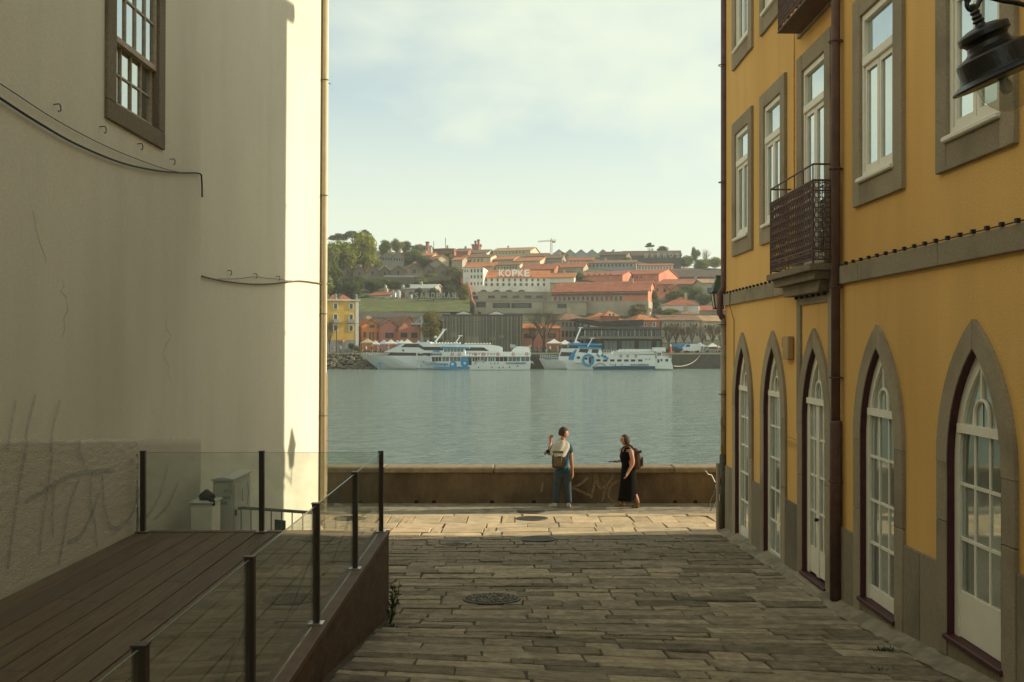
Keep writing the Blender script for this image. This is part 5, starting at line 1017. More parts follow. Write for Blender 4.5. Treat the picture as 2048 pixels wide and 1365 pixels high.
# --- upper tier and skyline
UP = [('white_twin_gable', 'left of two small white gabled houses under the big green tree', 763, 786, 513, 536, 505, 'gy', 10, 'grey', 't_pale', [(lin(767, 782, 4), 516, 521, 2.6)], 10),
 ('white_twin_gable', 'right of two small white gabled houses under the big green tree', 785, 808, 513, 536, 505, 'gy', 10, 'grey', 't_orange', [(lin(789, 804, 4), 517, 522, 2.6)], 10),
 ('glass_office', 'pale bluish office block on the skyline behind the trees', 822, 862, 493, 506, None, 'flat', 0, 'bluegrey', 'bluegrey', [(lin(826, 858, 8), 495, 500, 3)], 12),
 ('brick_block', 'orange brick apartment block on the left skyline', 865, 909, 498, 512, 494, 'hip', -8, 'brick', 't_brown', [(lin(869, 905, 9), 500, 503, 2.4), (lin(869, 905, 9), 505, 508, 2.4)], 12),
 ('tiled_cottage', 'tiled cottage left of the bright cream gable', 838, 866, 512, 524, 505, 'gx', -12, 'beige', 't_orange', [], 10),
 ('cream_gable', 'bright cream gabled house catching the sun on the left slope', 874, 899, 519, 532, 511, 'gy', 30, 'cream', 't_orange', [], 12),
 ('grey_gable', 'grey gable in front of the bright cream house', 858, 888, 530, 541, 519, 'gy', 14, 'grey', 't_brown', [], 10),
 ('white_cottage', 'small white cottage right of the bright cream gable', 902, 926, 521, 534, 514, 'gx', -14, 'palestone', 't_orange', [], 10),
 ('brown_long_house', 'long brown roofed house low on the left of the ridge', 912, 936, 504, 516, 496, 'gx', -8, 'brick', 't_brown', [], 12),
 ('white_ridge_house', 'white walled store under the twin chimneys', 930, 977, 507, 515, 498, 'gx', -14, 'white', 't_brown', [], 14),
 ('long_ridge_store', 'long cream store with tiled roof crowning the ridge', 980, 1066, 502.5, 515, 493, 'gx', -16, 'cream', 't_pale', [(lin(988, 1050, 9), 505, 508, 1.8)], 18),
 ('beige_ridge_store', 'beige store with brown roof in front of the white ridge store', 916, 986, 516, 529, 508, 'gx', -16, 'cream', 't_brown', [(lin(922, 966, 6), 519, 524, 2)], 14),
 ('stepped_store', 'tiled store stepping down right of the beige ridge store', 984, 1030, 520, 530, 512, 'gx', -16, 'beige', 't_orange', [], 14),
 ('broad_tiled_store', 'broad tiled store in the middle of the ridge', 1024, 1084, 523, 533, 513, 'gx', -18, 'cream', 't_orange', [], 16),
 ('brown_tiled_store', 'brown tiled store left of the grey block on the ridge', 1046, 1092, 514, 524, 505, 'gx', -16, 'stone', 't_brown', [], 14),
 ('grey_ridge_block', 'grey block with brown roof right of the ridge stores', 1086, 1126, 517, 530, 508, 'gx', -12, 'grey', 't_brown', [], 12),
 ('yellow_office', 'yellow cream house with a row of windows above the big white letters', 988, 1041, 531, 545, 523, 'gx', -10, 'cream', 't_brown', [(lin(996, 1034, 7), 534, 538, 2.6)], 12),
 ('orange_roof_house', 'orange roofed house above the white block with window grids', 928, 990, 534, 545, 524, 'gx', -10, 'cream', 't_orange', [], 12),
 ('low_red_store', 'low red roofed store behind the right half of the long white cellar', 1038, 1112, 540, 552, 526, 'gx', -12, 'brick', 't_red', [], 16),
 ('wide_red_store', 'wide red roofed store left of the upper pink warehouse', 1098, 1170, 536, 548, 523, 'gx', -12, 'beige', 't_red', [], 18),
 ('pale_mill', 'pale mill with tiled roof under the zigzag factory roofs', 1136, 1186, 522, 533, 514, 'gx', -8, 'white', 't_red', [(lin(1142, 1180, 6), 524, 528, 2.4)], 12),
 ('orange_end_of_cellar', 'orange roofed wing at the right end of the long white cellar', 1096, 1150, 556, 566, 545, 'gx', -10, 'white', 't_orange', [], 14),
 ('glazed_shed', 'long pale glazed shed below the dark ridge store', 1172, 1272, 527, 540, 519, 'gx', -8, 'bluegrey', 't_brown', [(lin(1180, 1262, 12), 529, 534, 3)], 14),
 ('dark_ridge_store', 'dark roofed store at the left of the ridge letters', 1196, 1256, 511, 524, 502, 'gx', -16, 'stone', 't_dark', [], 14),
 ('letter_store', 'long dark store carrying the tall letters on the ridge', 1248, 1362, 512, 530, 499, 'gx', -6, 'slate', 't_dark', [], 20),
 ('white_sawtooth_shed', 'low white shed with small windows under the ridge letters', 1268, 1346, 532, 543, 527, 'gx', -6, 'white', 't_red', [(lin(1274, 1340, 12), 534, 538, 2)], 10),
 ('brown_slope_store', 'brown store on the slope left of the lit pink gable', 1326, 1376, 545, 556, 537, 'gx', -10, 'stone', 't_brown', [], 12)]
for (nm, lab, xa, xb, ye, yb, yr, rf, rot, wl_, tl, wn_, dp_) in UP:
    house(nm, lab, xa, xb, ye, yb, yr, depth=dp_, rot=rot, roof=rf, wall=wl_, tile=tl, wins=wn_, wk='dark')
t = thing('zigzag_factory', 'pale grey factory with a row of zigzag roofs on the skyline', 'factory', (px(1168, 520, 600).x, 600, 50))
Yf = 600.0; peaks = [1106, 1118, 1129, 1140, 1151, 1162, 1173, 1184, 1195, 1206, 1217, 1228]; pts = [(px(x, 0, Yf).x, px(0, 500.5 if i % 2 else 509, Yf).z) for i, x in enumerate(peaks)]
mb = MB(); mb.prism([(pts[0][0], px(0, 530, Yf).z)] + pts + [(pts[-1][0], px(0, 530, Yf).z)], 'y', Yf, Yf + 30); mb.build('hall', FM['bluegrey'], t)
for i in range(0, 11):
    (xa, za), (xb, zb) = pts[i], pts[i + 1]; mb = MB(); mb.sweep([(xa, Yf - .5, za + .05), (xb, Yf - .5, zb + .05), (xb, Yf + 30, zb + .05), (xa, Yf + 30, za + .05)], [(xa, Yf - .5, za + .5), (xb, Yf - .5, zb + .5), (xb, Yf + 30, zb + .5), (xa, Yf + 30, za + .5)]); mb.build('roof', FM['metal'], t)
# chimneys, masts, crane
for (x, ya, yb, r_, lab) in ((855, 484, 508, 1.0, 'tall dark brick chimney on the left skyline'), (957, 479.5, 498, .7, 'taller of the twin brick chimneys on the ridge'), (951, 482, 498, .6, 'shorter of the twin brick chimneys on the ridge')):
    Y = 480.0; p = px(x, yb, Y); q = px(x, ya, Y); tt = thing('brick_chimney', lab, 'chimney', (p.x, Y, p.z - 2)); mb = MB(); mb.lathe([(r_ * 1.2, -2), (r_, 0), (r_ * .8, q.z - p.z - .6)], 10, Matrix.Translation(p)); mb.build('stack', FM['brick'], tt); mb = MB(); mb.lathe([(r_, q.z - p.z - .59), (r_, q.z - p.z)], 10, Matrix.Translation(p)); mb.build('cap', FM['slate'], tt)
house('chimney_house', 'small brick house carrying the twin chimneys', 944, 961, 491, 500, 488, Y=484, depth=8, roof='gx', wall='brick', tile='t_brown')
for (x, ya, yb, lab) in ((891, 476, 500, 'thin mast above the orange brick block'), (867.5, 483, 506, 'thin pole beside the tall brick chimney')):
    p, q = px(x, yb, 490), px(x, ya, 490); solo(MB().tube([p - Vector((0, 0, 3)), q], .16, 5), 'mast', FM['slate'], lab, 'mast')
t = thing('tower_crane', 'orange tower crane standing on the skyline', 'crane', px(1102.5, 516, 620))
cr = fmat('crane_orange', (.42, .22, .07)); B0, B1 = px(1102.5, 516, 620), px(1102.5, 482, 620)
mb = MB()
for sx, sy in ((-.5, -.5), (.5, -.5), (.5, .5), (-.5, .5)): mb.tube([B0 + Vector((sx, sy, -3)), B1 + Vector((sx, sy, 0))], .16, 4)
for k in range(10): a = B0.lerp(B1, k / 10); b_ = B0.lerp(B1, (k + 1) / 10); mb.tube([a + Vector((-.5, -.5, 0)), b_ + Vector((.5, -.5, 0))], .1, 4)
mb.build('tower', cr, t)
j0, j1 = px(1076, 484.5, 620), px(1112, 482.5, 620); mb = MB()
for dz in (0, .8): mb.tube([j0 + Vector((0, 0, dz * .6)), j1 + Vector((0, 0, dz))], .14, 4)
for k in range(14): a = j0.lerp(j1, k / 14); b_ = j0.lerp(j1, (k + 1) / 14); mb.tube([a, b_ + Vector((0, 0, .8))], .08, 4)
mb.build('jib', cr, t); mb = MB(); mb.tube([B1, B1 + Vector((0, 0, 1.6))], .25, 5); mb.box(j1.x - 2.4, j1.x - .4, 619.5, 620.5, j1.z - 1.0, j1.z - .05); mb.build('counterweight', cr, t)
# big letters
def letters(name, label, text, xs, yb, hpx, Y, mat, extr=.15, rz=0, wpx=None, par=None):
    t = par or thing(name, label, 'sign', px(xs[0], yb, Y))
    for ch, x in zip(text, xs):
        cu = bpy.data.curves.new('letter', 'FONT'); cu.body = ch; cu.size = 1.0; cu.align_x = 'CENTER'; cu.extrude = .04; cu.offset = .02
        tmp = bpy.data.objects.new('letter_tmp', cu); COL.objects.link(tmp); dg = bpy.context.evaluated_depsgraph_get(); me = bpy.data.meshes.new_from_object(tmp.evaluated_get(dg)); bpy.data.objects.remove(tmp); bpy.data.curves.remove(cu)
        hs = max(v.co.y for v in me.vertices); k = hpx * Y / FPX / hs; kw = k
        if wpx: ws = max(v.co.x for v in me.vertices) - min(v.co.x for v in me.vertices); kw = wpx * Y / FPX / ws
        me.materials.append(mat); me.name = 'letter'
        o = inst('letter', me, t, Matrix.Translation(px(x, yb, Y)) @ Matrix.Rotation(rz, 4, 'Z') @ Matrix.Rotation(R(90), 4, 'X') @ Matrix.Diagonal((kw, k, 3.0 if Y > 200 else 1, 1)))
    return t
YLK = YK + 3.4
t = letters('roof_letters', 'large white KOPKE letters standing on the orange roof', 'KOPKE', (1002.5, 1016, 1029, 1041, 1053.5), 553, 13.5, YLK, fmat('letter_white', (.86, .86, .84), (.84, .84, .82)), wpx=11)
mb = MB(); mb.tube([px(995, 553, YLK + .3), px(1063, 553, YLK + .3)], .15, 5); mb.build('support_rail', FM['slate'], t)
YS = on_hill(872, 601) - 16
t = letters('hill_letters', 'grey SANDEMAN letters standing among dark shrubs on the slope', 'SANDEMAN', (833, 843.5, 854.5, 866, 876, 886, 897.5, 908.5), 597, 11.5, YS, fmat('letter_grey', (.38, .38, .35)), wpx=7.2)
mb = MB()
for x in (836, 868, 905): mb.tube([px(x, 597, YS + .3), px(x, 612, YS + .3)], .15, 5)
mb.tube([px(828, 597.5, YS + .3), px(912, 597.5, YS + .3)], .12, 5); mb.build('support_frame', FM['slate'], t)
YB2 = on_hill(1305, 530) - 4
letters('ridge_letters', 'pale grey BARROS letters on the dark store on the right ridge', 'BARROS', (1292, 1304.5, 1317.5, 1330, 1342.5, 1355), 515.5, 9.5, YB2, fmat('letter_grey2', (.42, .42, .39)), wpx=7.5)
# ------------------------------------------------------------------ trees
def leaf_crown(seed, n_cl, n_leaf, leaf, shape):
    rr = random.Random(seed); mb = MB(); cl = []
    while len(cl) < n_cl:
        v = Vector((rr.uniform(-1, 1), rr.uniform(-1, 1), rr.uniform(-1, 1)))
        if v.length < 1 and v.length > .35: cl.append((Vector((v.x, v.y, v.z * (.6 if shape == 'pine' else 1))) * .74, rr.uniform(.26, .46) * (.8 if shape == 'pine' else 1)))
    for c, r in cl:
        for _ in range(n_leaf):
            d = Vector((rr.gauss(0, 1), rr.gauss(0, 1), rr.gauss(0, 1) + .25)).normalized(); p = c + d * r * rr.uniform(.55, 1.08)
            if shape == 'pine' and p.z < -.25: continue
            t = Vector((rr.gauss(0, 1), rr.gauss(0, 1), rr.gauss(0, .6))).normalized(); w = d.cross(t)
            if w.length < .1: continue
            w = w.normalized(); s_ = leaf * rr.uniform(.6, 1.3); mb.add([p - t * s_, p + w * s_ * .7, p + t * s_, p - w * s_ * .7], [(0, 1, 2, 3)])
    return mb
def twig_crown(seed):
    rr = random.Random(seed); mb = MB(); segs = []
    def grow(p, d, L, r, lev):
        q = p + d * L; mb.tube([p, q], [r, r * .65], 4 if lev < 2 else 3) if lev < 3 else mb.add([p - Vector((r, r, 0)) * 1.5, p + Vector((r, r, 0)) * 1.5, q], [(0, 1, 2)])
        if lev >= 4: return
        for _ in range(4 if lev < 3 else 5):
            nd = (d + Vector((rr.gauss(0, .45), rr.gauss(0, .45), rr.gauss(.12, .3)))).normalized(); grow(p.lerp(q, rr.uniform(.55, 1)), nd, L * rr.uniform(.6, .85), r * .55, lev + 1)
    for k in range(5):
        a = k * 1.256 + rr.uniform(-.3, .3); grow(Vector((0, 0, -.75)), Vector((math.cos(a) * .5, math.sin(a) * .5, 1)).normalized(), .55, .035, 0)
    return mb
trunk_mb = MB(); trunk_mb.tube([(0, 0, -2.0), (.02, .01, -1.3), (-.02, 0, -.8), (.03, 0, -.2)], [.10, .075, .06, .03], 7)
for a in (0, 1.3, 2.5, 3.8, 5.0): trunk_mb.tube([(0, 0, -.85), (.25 * math.cos(a), .25 * math.sin(a), -.45), (.55 * math.cos(a), .55 * math.sin(a), .05)], [.045, .03, .012], 5)
bark = pm('bark', (0.09, 0.07, 0.05), (0.05, 0.04, 0.03), 3, .95)
TRUNK = trunk_mb.mesh('trunk', bark)
short = MB(); short.tube([(0, 0, -1.5), (.02, 0, -1.1), (0, 0, -.6)], [.08, .06, .05], 6); STRUNK = short.mesh('trunk', bark)
def leafmat(nm, c):
    m = pm(nm, c, tuple(x * .55 for x in c), 1.6, .75, rand=.15, c3=(c[0] * 1.35, c[1] * 1.15, c[2]), c3scale=1.1, spec=.2); b = [q for q in m.node_tree.nodes if q.type == 'BSDF_PRINCIPLED'][0]; n, l = m.node_tree.nodes, m.node_tree.links; tl = n.new('ShaderNodeBsdfTranslucent'); mx = n.new('ShaderNodeMixShader'); mx.inputs[0].default_value = .35; out = [q for q in n if q.type == 'OUTPUT_MATERIAL'][0]
    tl.inputs[0].default_value = (c[0] * 1.2, c[1] * 1.2, c[2], 1); l.new(b.outputs[0], mx.inputs[1]); l.new(tl.outputs[0], mx.inputs[2]); l.new(mx.outputs[0], out.inputs[0]); return m
LEAF = dict(fresh=leafmat('leaf_fresh', (.27, .29, .045)), mid=leafmat('leaf_mid', (.16, .19, .04)), dark=leafmat('leaf_dark', (.085, .105, .032)), olive=leafmat('leaf_olive', (.20, .17, .05)), pale=leafmat('leaf_pale', (.25, .24, .09)), twig=pm('twig', (.20, .135, .07), (.13, .085, .05), 2, .95))
CROWN = {}
def crown(shape, col, k):
    key = (shape, col, k)
    if key not in CROWN:
        if shape == 'bare': mb = twig_crown(40 + k)
        else: mb = leaf_crown(60 + k * 7 + (3 if shape == 'pine' else 0), 30 if shape != 'pine' else 24, 190, .062, shape)
        CROWN[key] = mb.mesh('crown', LEAF[col], recalc=False)
    return CROWN[key]
def tree(name, label, cx, cy, rx, ry, shape='round', col='mid', Y=None, yb=None, group=None, cat='tree'):
    if Y is None: Y = on_hill(cx, yb if yb is not None else cy + ry * 1.25)
    c = px(cx, cy, Y); q = Y / FPX; k = random.Random(int(cx * 7 + cy)).randrange(3)
    k_ = 1.28 if shape == 'bare' else 1.18; sx, sz = rx * q * k_, ry * q * k_
    t = thing(name, label, cat, (c.x, c.y, c.z), group)
    o = bpy.data.objects.new('crown', crown(shape, col, k)); COL.objects.link(o); o.parent = t; o.scale = (sx, sx, sz); o.rotation_euler = (0, 0, cx)
    zg = terrain(c.x, Y) - .3 if Y > 268 else QZ - .05; st = max(sz * .8, (c.z - zg) / 2.0)
    o = bpy.data.objects.new('trunk', TRUNK if shape != 'bush' else STRUNK); COL.objects.link(o); o.parent = t; o.scale = (min(sx, st), min(sx, st), st if shape != 'bush' else sz); o.rotation_euler = (0, 0, cx * 1.7)
    return t
TREES = [('broadleaf_tree', 'green tree low on the left hill above the derelict gables', 700, 532, 22, 13, 'round', 'mid'), ('broadleaf_tree', 'tree between the big bright tree and the derelict gables', 748, 530, 16, 12, 'round', 'mid'), ('bush', 'ivy covered slope below the retaining wall', 745, 572, 22, 10, 'bush', 'dark'), ('bush', 'dark green shrubs above the white gabled house', 790, 572, 16, 8, 'bush', 'dark'), ('bush', 'scrub under the derelict gables at right', 880, 566, 20, 9, 'bush', 'olive'), ('bush', 'first low shrub on the lawn below the tanks', 790, 614, 10, 4, 'bush', 'mid'), ('bush', 'second low shrub on the lawn under the dark letters', 842, 616, 14, 5, 'bush', 'dark'), ('bush', 'shrub at the right end of the lawn', 890, 618, 18, 7, 'bush', 'mid'), ('bush', 'sunny shrub at the left end of the lawn', 735, 614, 12, 4, 'bush', 'fresh'), ('bush', 'green shrub under the second derelict gable', 720, 560, 14, 7, 'bush', 'mid'), ('bush', 'green shrub left of the white rail', 758, 560, 12, 6, 'bush', 'fresh'), ('bush', 'leafy shrub right of the white rail', 845, 566, 16, 7, 'bush', 'fresh'), ('broadleaf_tree', 'green tree above the glazed shed', 1255, 521, 9, 6, 'round', 'mid'), ('broadleaf_tree', 'green tree beside the zigzag factory', 1128, 512, 8, 7, 'round', 'mid'), ('broadleaf_tree', 'small green tree right of the long white cellar', 1158, 553, 9, 7, 'round', 'mid'), ('pine_tree', 'dark pine crown at the far left of the skyline', 676, 476, 20, 13, 'pine', 'dark'), ('pine_tree', 'dark pine second from the left on the skyline', 705, 472, 20, 14, 'pine', 'dark'), ('pine_tree', 'small tuft topped pine rising highest on the left skyline', 731, 467, 12, 10, 'pine', 'dark'), ('pine_tree', 'dark pine just right of the highest tuft on the left skyline', 738, 481, 12, 12, 'pine', 'dark'),
 ('broadleaf_tree', 'large bright green tree on the left hilltop', 727, 505, 32, 34, 'round', 'fresh'), ('broadleaf_tree', 'broad green tree beside the white wall on the left hill', 683, 513, 32, 30, 'round', 'fresh'), ('broadleaf_tree', 'rounded green tree peeking from behind the white wall', 655, 520, 20, 30, 'round', 'mid'),
 ('broadleaf_tree', 'green tree between the big bright tree and the pale ones', 771, 498, 14, 15, 'round', 'mid'), ('broadleaf_tree', 'pale yellow green tree on the left skyline', 795, 491, 13, 13, 'round', 'pale'), ('broadleaf_tree', 'dark small tree right of the pale yellow green one', 812, 494, 9, 11, 'round', 'dark'), ('broadleaf_tree', 'faint pale tree before the bluish office block', 838, 497, 10, 8, 'round', 'pale'),
 ('broadleaf_tree', 'green tree right of the twin white gables', 823, 515, 20, 14, 'round', 'mid'), ('broadleaf_tree', 'dark tree between the green tree and the cream gable', 850, 523, 14, 11, 'round', 'dark'), ('cypress_tree', 'small dark cypress beside the bright cream gable', 901, 520, 4, 9, 'round', 'dark'), ('broadleaf_tree', 'small tree below the orange brick block', 893, 508, 7, 6, 'round', 'mid'),
 ('broadleaf_tree', 'large dark tree on the slope above the yellow house', 705, 577, 23, 22, 'round', 'dark'), ('broadleaf_tree', 'dark tree next to the white wall above the yellow house', 664, 570, 17, 30, 'round', 'dark'), ('broadleaf_tree', 'green tree at the far left below the derelict gables', 676, 548, 14, 12, 'round', 'mid'),
 ('bush', 'dark bush left of the white gabled house', 728, 598, 9, 8, 'bush', 'dark'), ('bush', 'green bushes above the tanks', 765, 566, 20, 6, 'bush', 'mid'), ('bush', 'dark bush behind the pale shed', 835, 560, 18, 8, 'bush', 'mid'), ('broadleaf_tree', 'round green tree on the slope above the dark letters', 862, 558, 20, 10, 'round', 'mid'), ('broadleaf_tree', 'dark round tree between the tanks', 815, 580, 6, 13, 'round', 'dark'),
 ('broadleaf_tree', 'dark tree rising behind the first dark letters', 836, 592, 10, 14, 'round', 'dark'), ('broadleaf_tree', 'dark tree in the middle of the dark letters', 868, 588, 12, 13, 'round', 'dark'), ('broadleaf_tree', 'dark tree at the end of the dark letters', 898, 584, 13, 14, 'round', 'dark'), ('bush', 'brown shrub on the steep slope beside the curved wall', 915, 560, 14, 16, 'bush', 'olive'), ('bush', 'brown shrub at the lower end of the curved wall', 928, 590, 12, 20, 'bush', 'olive'), ('bush', 'low green shrubs right of the dark letters', 925, 612, 14, 8, 'bush', 'mid'), ('bush', 'olive shrub above the curved wall', 905, 545, 14, 10, 'bush', 'olive'),
 ('broadleaf_tree', 'dark tree left of the small pale pink house', 1302, 600, 19, 20, 'round', 'dark'), ('broadleaf_tree', 'yellow olive tree below the dark tree by the pink house', 1276, 622, 21, 12, 'round', 'olive'), ('bush', 'green hedge mass above the white pyramid roofed house', 1352, 592, 22, 11, 'bush', 'mid'), ('bush', 'green hedge at the right above the pyramid roof', 1384, 583, 22, 13, 'bush', 'mid'), ('bush', 'dark hedge near the stone house at the right edge', 1408, 598, 16, 11, 'bush', 'dark'), ('bush', 'pale bush in front of the stone house', 1395, 592, 7, 7, 'bush', 'pale'), ('bush', 'bright green bush below the white pyramid roofed house', 1337, 625, 20, 6, 'bush', 'fresh'),
 ('broadleaf_tree', 'dark tree on the ridge above the tall letters', 1299, 492, 9, 8, 'pine', 'dark'), ('broadleaf_tree', 'dark tree right of the one above the ridge letters', 1324, 501, 13, 7, 'round', 'dark'), ('broadleaf_tree', 'green tree mass at the right end of the ridge', 1368, 523, 18, 11, 'round', 'mid'), ('broadleaf_tree', 'tall slim tree on the right skyline', 1391, 508, 8, 14, 'round', 'mid'), ('broadleaf_tree', 'sunny green tree at the right edge of the ridge', 1430, 525, 17, 10, 'round', 'fresh'), ('broadleaf_tree', 'low green tree below the bare tree on the right skyline', 1402, 530, 18, 10, 'round', 'mid'), ('bush', 'dark scrub along the right slope', 1420, 545, 24, 7, 'bush', 'dark')]
for (nm, lab, cx, cy, rx, ry, sh, col) in TREES: tree(nm, lab, cx, cy, rx, ry, sh, col, cat='bush' if nm == 'bush' else 'tree')
tree('bare_tree', 'bare thin tree on the right skyline', 1411, 510, 10, 18, 'bare', 'twig')
tree('willow_tree', 'yellow green tree standing left of the slatted building', 862, 652, 24, 26, 'round', 'olive', Y=254)
tree('bare_tree', 'large bare brown tree in front of the red shop', 1088, 645, 32, 42, 'bare', 'twig', Y=252)
tree('bare_tree', 'smaller bare tree left of the large bare one', 1066, 664, 16, 22, 'bare', 'twig', Y=251)
for i, (cx, cy, rx, ry, lab) in enumerate(((1337, 665, 17, 24, 'first bare plane tree right of the glass pavilion'), (1352, 662, 16, 24, 'second bare plane tree right of the glass pavilion'), (1368, 668, 13, 20, 'slim bare plane tree in the middle of the quay row'), (1384, 664, 14, 22, 'fourth bare plane tree on the right quay'), (1405, 663, 17, 24, 'broad bare plane tree near the corner of the yellow building'), (1425, 665, 16, 22, 'bare plane tree behind the corner lantern'), (1441, 664, 14, 24, 'bare plane tree half hidden by the yellow building'))):
    tree('plane_tree', lab, cx, cy, rx, ry, 'bare', 'twig', Y=250 + (i % 3) * 2, group='bare trees along the far quay')
tree('palm_bush', 'reddish brown shrub on the quay in front of the yellow house', 715, 698, 7, 5, 'bush', 'olive', Y=240, cat='bush'); tree('palm_bush', 'dark spiky shrub on the quay left of the reddish one', 703, 693, 7, 6, 'bush', 'dark', Y=242, cat='bush')
tree('bare_tree', 'thin leafless tree before the yellow house', 659, 662, 10, 34, 'bare', 'twig', Y=244)

# the wooded slopes beyond the left and right of the view read as one mass
wd = MB(); rw = random.Random(77); src = [leaf_crown(90 + k, 12, 60, .12, 'round') for k in range(3)]
for k in range(64):
    xx = rw.uniform(380, 632) if k % 2 else rw.uniform(1475, 1700); YY = rw.uniform(285, 470); p = px(xx, 0, YY); sc = rw.uniform(4, 7); q = src[k % 3]; c_ = Vector((p.x, YY, terrain(p.x, YY) + sc * .7)); wd.add([c_ + v * sc for v in q.v], q.f)
tag(wd.build('hillside_wood', LEAF['mid'], None, recalc=False), 'wooded slope continuing beyond the houses on both sides', 'wood', kind='stuff')
# ------------------------------------------------------------------ boats
BWHITE = pm('boat_white', (.72, .74, .71), (.66, .68, .65), .5, .4, spec=.4); BBLUE = pm('boat_blue', (.03, .27, .50), (.03, .23, .44), .6, .45); BDARK = pm('boat_glass', (.022, .02, .018), (.04, .035, .03), .6, .12, spec=.6); BGREY = pm('boat_grey', (.34, .36, .34), None, rough=.6); BDECK = pm('boat_deck', (.40, .33, .22), (.34, .28, .18), .7, .8); BNAVY = pm('boat_navy', (.015, .09, .15), (.012, .07, .12), .6, .4); BPANE = pm('boat_pane', (.16, .20, .18), (.08, .10, .09), .35, .15, spec=.6)
Z4 = lambda x, y: (700 + x / 5.389, 640 + y / 5.389); Z5 = lambda x, y: (1060 + x / 5.12, 640 + y / 5.12)
class Boat:
    def __init__(s, name, label, Z, Y, half, zx):
        s.Z, s.Y, s.h = Z, Y, half; p = px(*Z(zx, 500), Y); s.t = thing(name, label, 'boat', (p.x, Y, WATER))
    def xz(s, p): q = px(*s.Z(*p), s.Y - s.h); return (q.x, q.z)
    def block(s, nm, pts, mat, half=None, par=None, bevel=0): h = half or s.h; mb = MB(); mb.prism([s.xz(p) for p in pts], 'y', s.Y - h, s.Y + h); return mb.build(nm, mat, par or s.t)
    def skin(s, nm, pts, mat, d=.04, half=None, par=None):
        h = half or s.h; mb = MB(); mb.prism([s.xz(p) for p in pts], 'y', s.Y - h - d, s.Y - h - .005); return mb.build(nm, mat, par or s.t)
    def strip(s, nm, x0, x1, y0, y1, n, gap, mat, half=None):     # a row of separate panes
        for i in range(n):
            a, b = lerp(x0, x1, i / n) + gap / 2, lerp(x0, x1, (i + 1) / n) - gap / 2; s.skin(nm, [(a, y1), (b, y1), (b, y0), (a, y0)], mat, half=half)
    def hull(s, top, bot, mat, stripe=None):
        """top, bot: sheer and waterline from bow to stern in picture points; the bow tapers"""
        n = 16; rows = []; mb = MB()
        for i in range(n + 1):
            t = i / n; a = interp([(k / (len(top) - 1), p[0]) for k, p in enumerate(top)], t); az = interp([(k / (len(top) - 1), p[1]) for k, p in enumerate(top)], t); b = interp([(k / (len(bot) - 1), p[0]) for k, p in enumerate(bot)], t); bz = interp([(k / (len(bot) - 1), p[1]) for k, p in enumerate(bot)], t)
            (xa, za), (xb, zb) = s.xz((a, az)), s.xz((b, bz)); w = s.h * min(1, .04 + 1.9 * t ** .75) if t < .4 else s.h; w2 = w * (.55 + .4 * min(1, t * 2)); zb = min(zb, WATER - .3)
            rows.append([(xa, s.Y - w, za), (lerp(xa, xb, .8), s.Y - lerp(w, w2, .6), lerp(za, zb, .8)), (xb, s.Y - w2 * .9, zb), (xb, s.Y + w2 * .9, zb), (lerp(xa, xb, .8), s.Y + lerp(w, w2, .6), lerp(za, zb, .8)), (xa, s.Y + w, za)])
        mb.add([p for r in rows for p in r], [(i * 6 + k, i * 6 + k + 1, i * 6 + k + 7, i * 6 + k + 6) for i in range(n) for k in range(5)] + [(i * 6 + 5, i * 6, i * 6 + 6, i * 6 + 11) for i in range(n)] + [tuple(range(6)), tuple(n * 6 + k for k in range(5, -1, -1))]); return mb.build('hull', mat, s.t)
    def rail(s, pts, hpx, n, mat=None, half=None):
        h = half or s.h; mb = MB()
        for sd in (-1, 1):
            for dz in (1, .5):
                mb.tube([(s.xz((p[0], p[1] - hpx * dz))[0], s.Y + sd * h, s.xz((p[0], p[1] - hpx * dz))[1]) for p in pts], .035, 4)
            for i in range(n + 1):
                x = lerp(pts[0][0], pts[-1][0], i / n); y = interp([(p[0], p[1]) for p in pts], x); a, b = s.xz((x, y)), s.xz((x, y - hpx)); mb.tube([(a[0], s.Y + sd * h, a[1]), (b[0], s.Y + sd * h, b[1])], .03, 4)
        mb.build('railing', mat or BWHITE, s.t)
    def ring(s, nm, cx, cy, r, r2, mat, d=.05, a0=0, a1=360, half=None):
        n = 20; P = [(cx + r * math.cos(R(lerp(a0, a1, i / n))), cy + r * math.sin(R(lerp(a0, a1, i / n)))) for i in range(n + 1)] + [(cx + r2 * math.cos(R(lerp(a1, a0, i / n))), cy + r2 * math.sin(R(lerp(a1, a0, i / n)))) for i in range(n + 1)]
        s.skin(nm, P, mat, d, half)
    def disc(s, nm, cx, cy, r, mat, d=.05, ry=None, half=None): s.skin(nm, [(cx + r * math.cos(R(30 * k)), cy + (ry or r) * math.sin(R(30 * k))) for k in range(12)], mat, d, half)
    def mast(s, a, b, r=.12):
        (xa, za), (xb, zb) = s.xz(a), s.xz(b); mb = MB(); mb.tube([(xa, s.Y, za), (xb, s.Y, zb)], r, 6); mb.tube([(xb - .5, s.Y, zb), (xb + .5, s.Y, zb + .05)], .12, 5); mb.build('mast', BWHITE, s.t)
    def text(s, txt, x0, x1, yb, hz, mat):
        q = 1 / (s.Z(1, 0)[0] - s.Z(0, 0)[0]); xs = [s.Z(x, 0)[0] for x in lin(x0, x1, len(txt))]; letters('x', '', txt, xs, s.Z(0, yb)[1], hz / q, s.Y - s.h - .12, mat, par=s.t)
    def buoys(s, xs, y, r, half=None):
        for x in xs:
            (cx, cz) = s.xz((x, y)); rr_ = abs(s.xz((x + r, y))[0] - cx); mb = MB(); mb.tube([(cx + rr_ * math.cos(R(45 * k)), s.Y - (half or s.h) - .1, cz + rr_ * math.sin(R(45 * k))) for k in range(8)], rr_ * .32, 5, closed=True); mb.build('lifebuoy', fmat('buoy_red', (.50, .12, .07)), s.t)
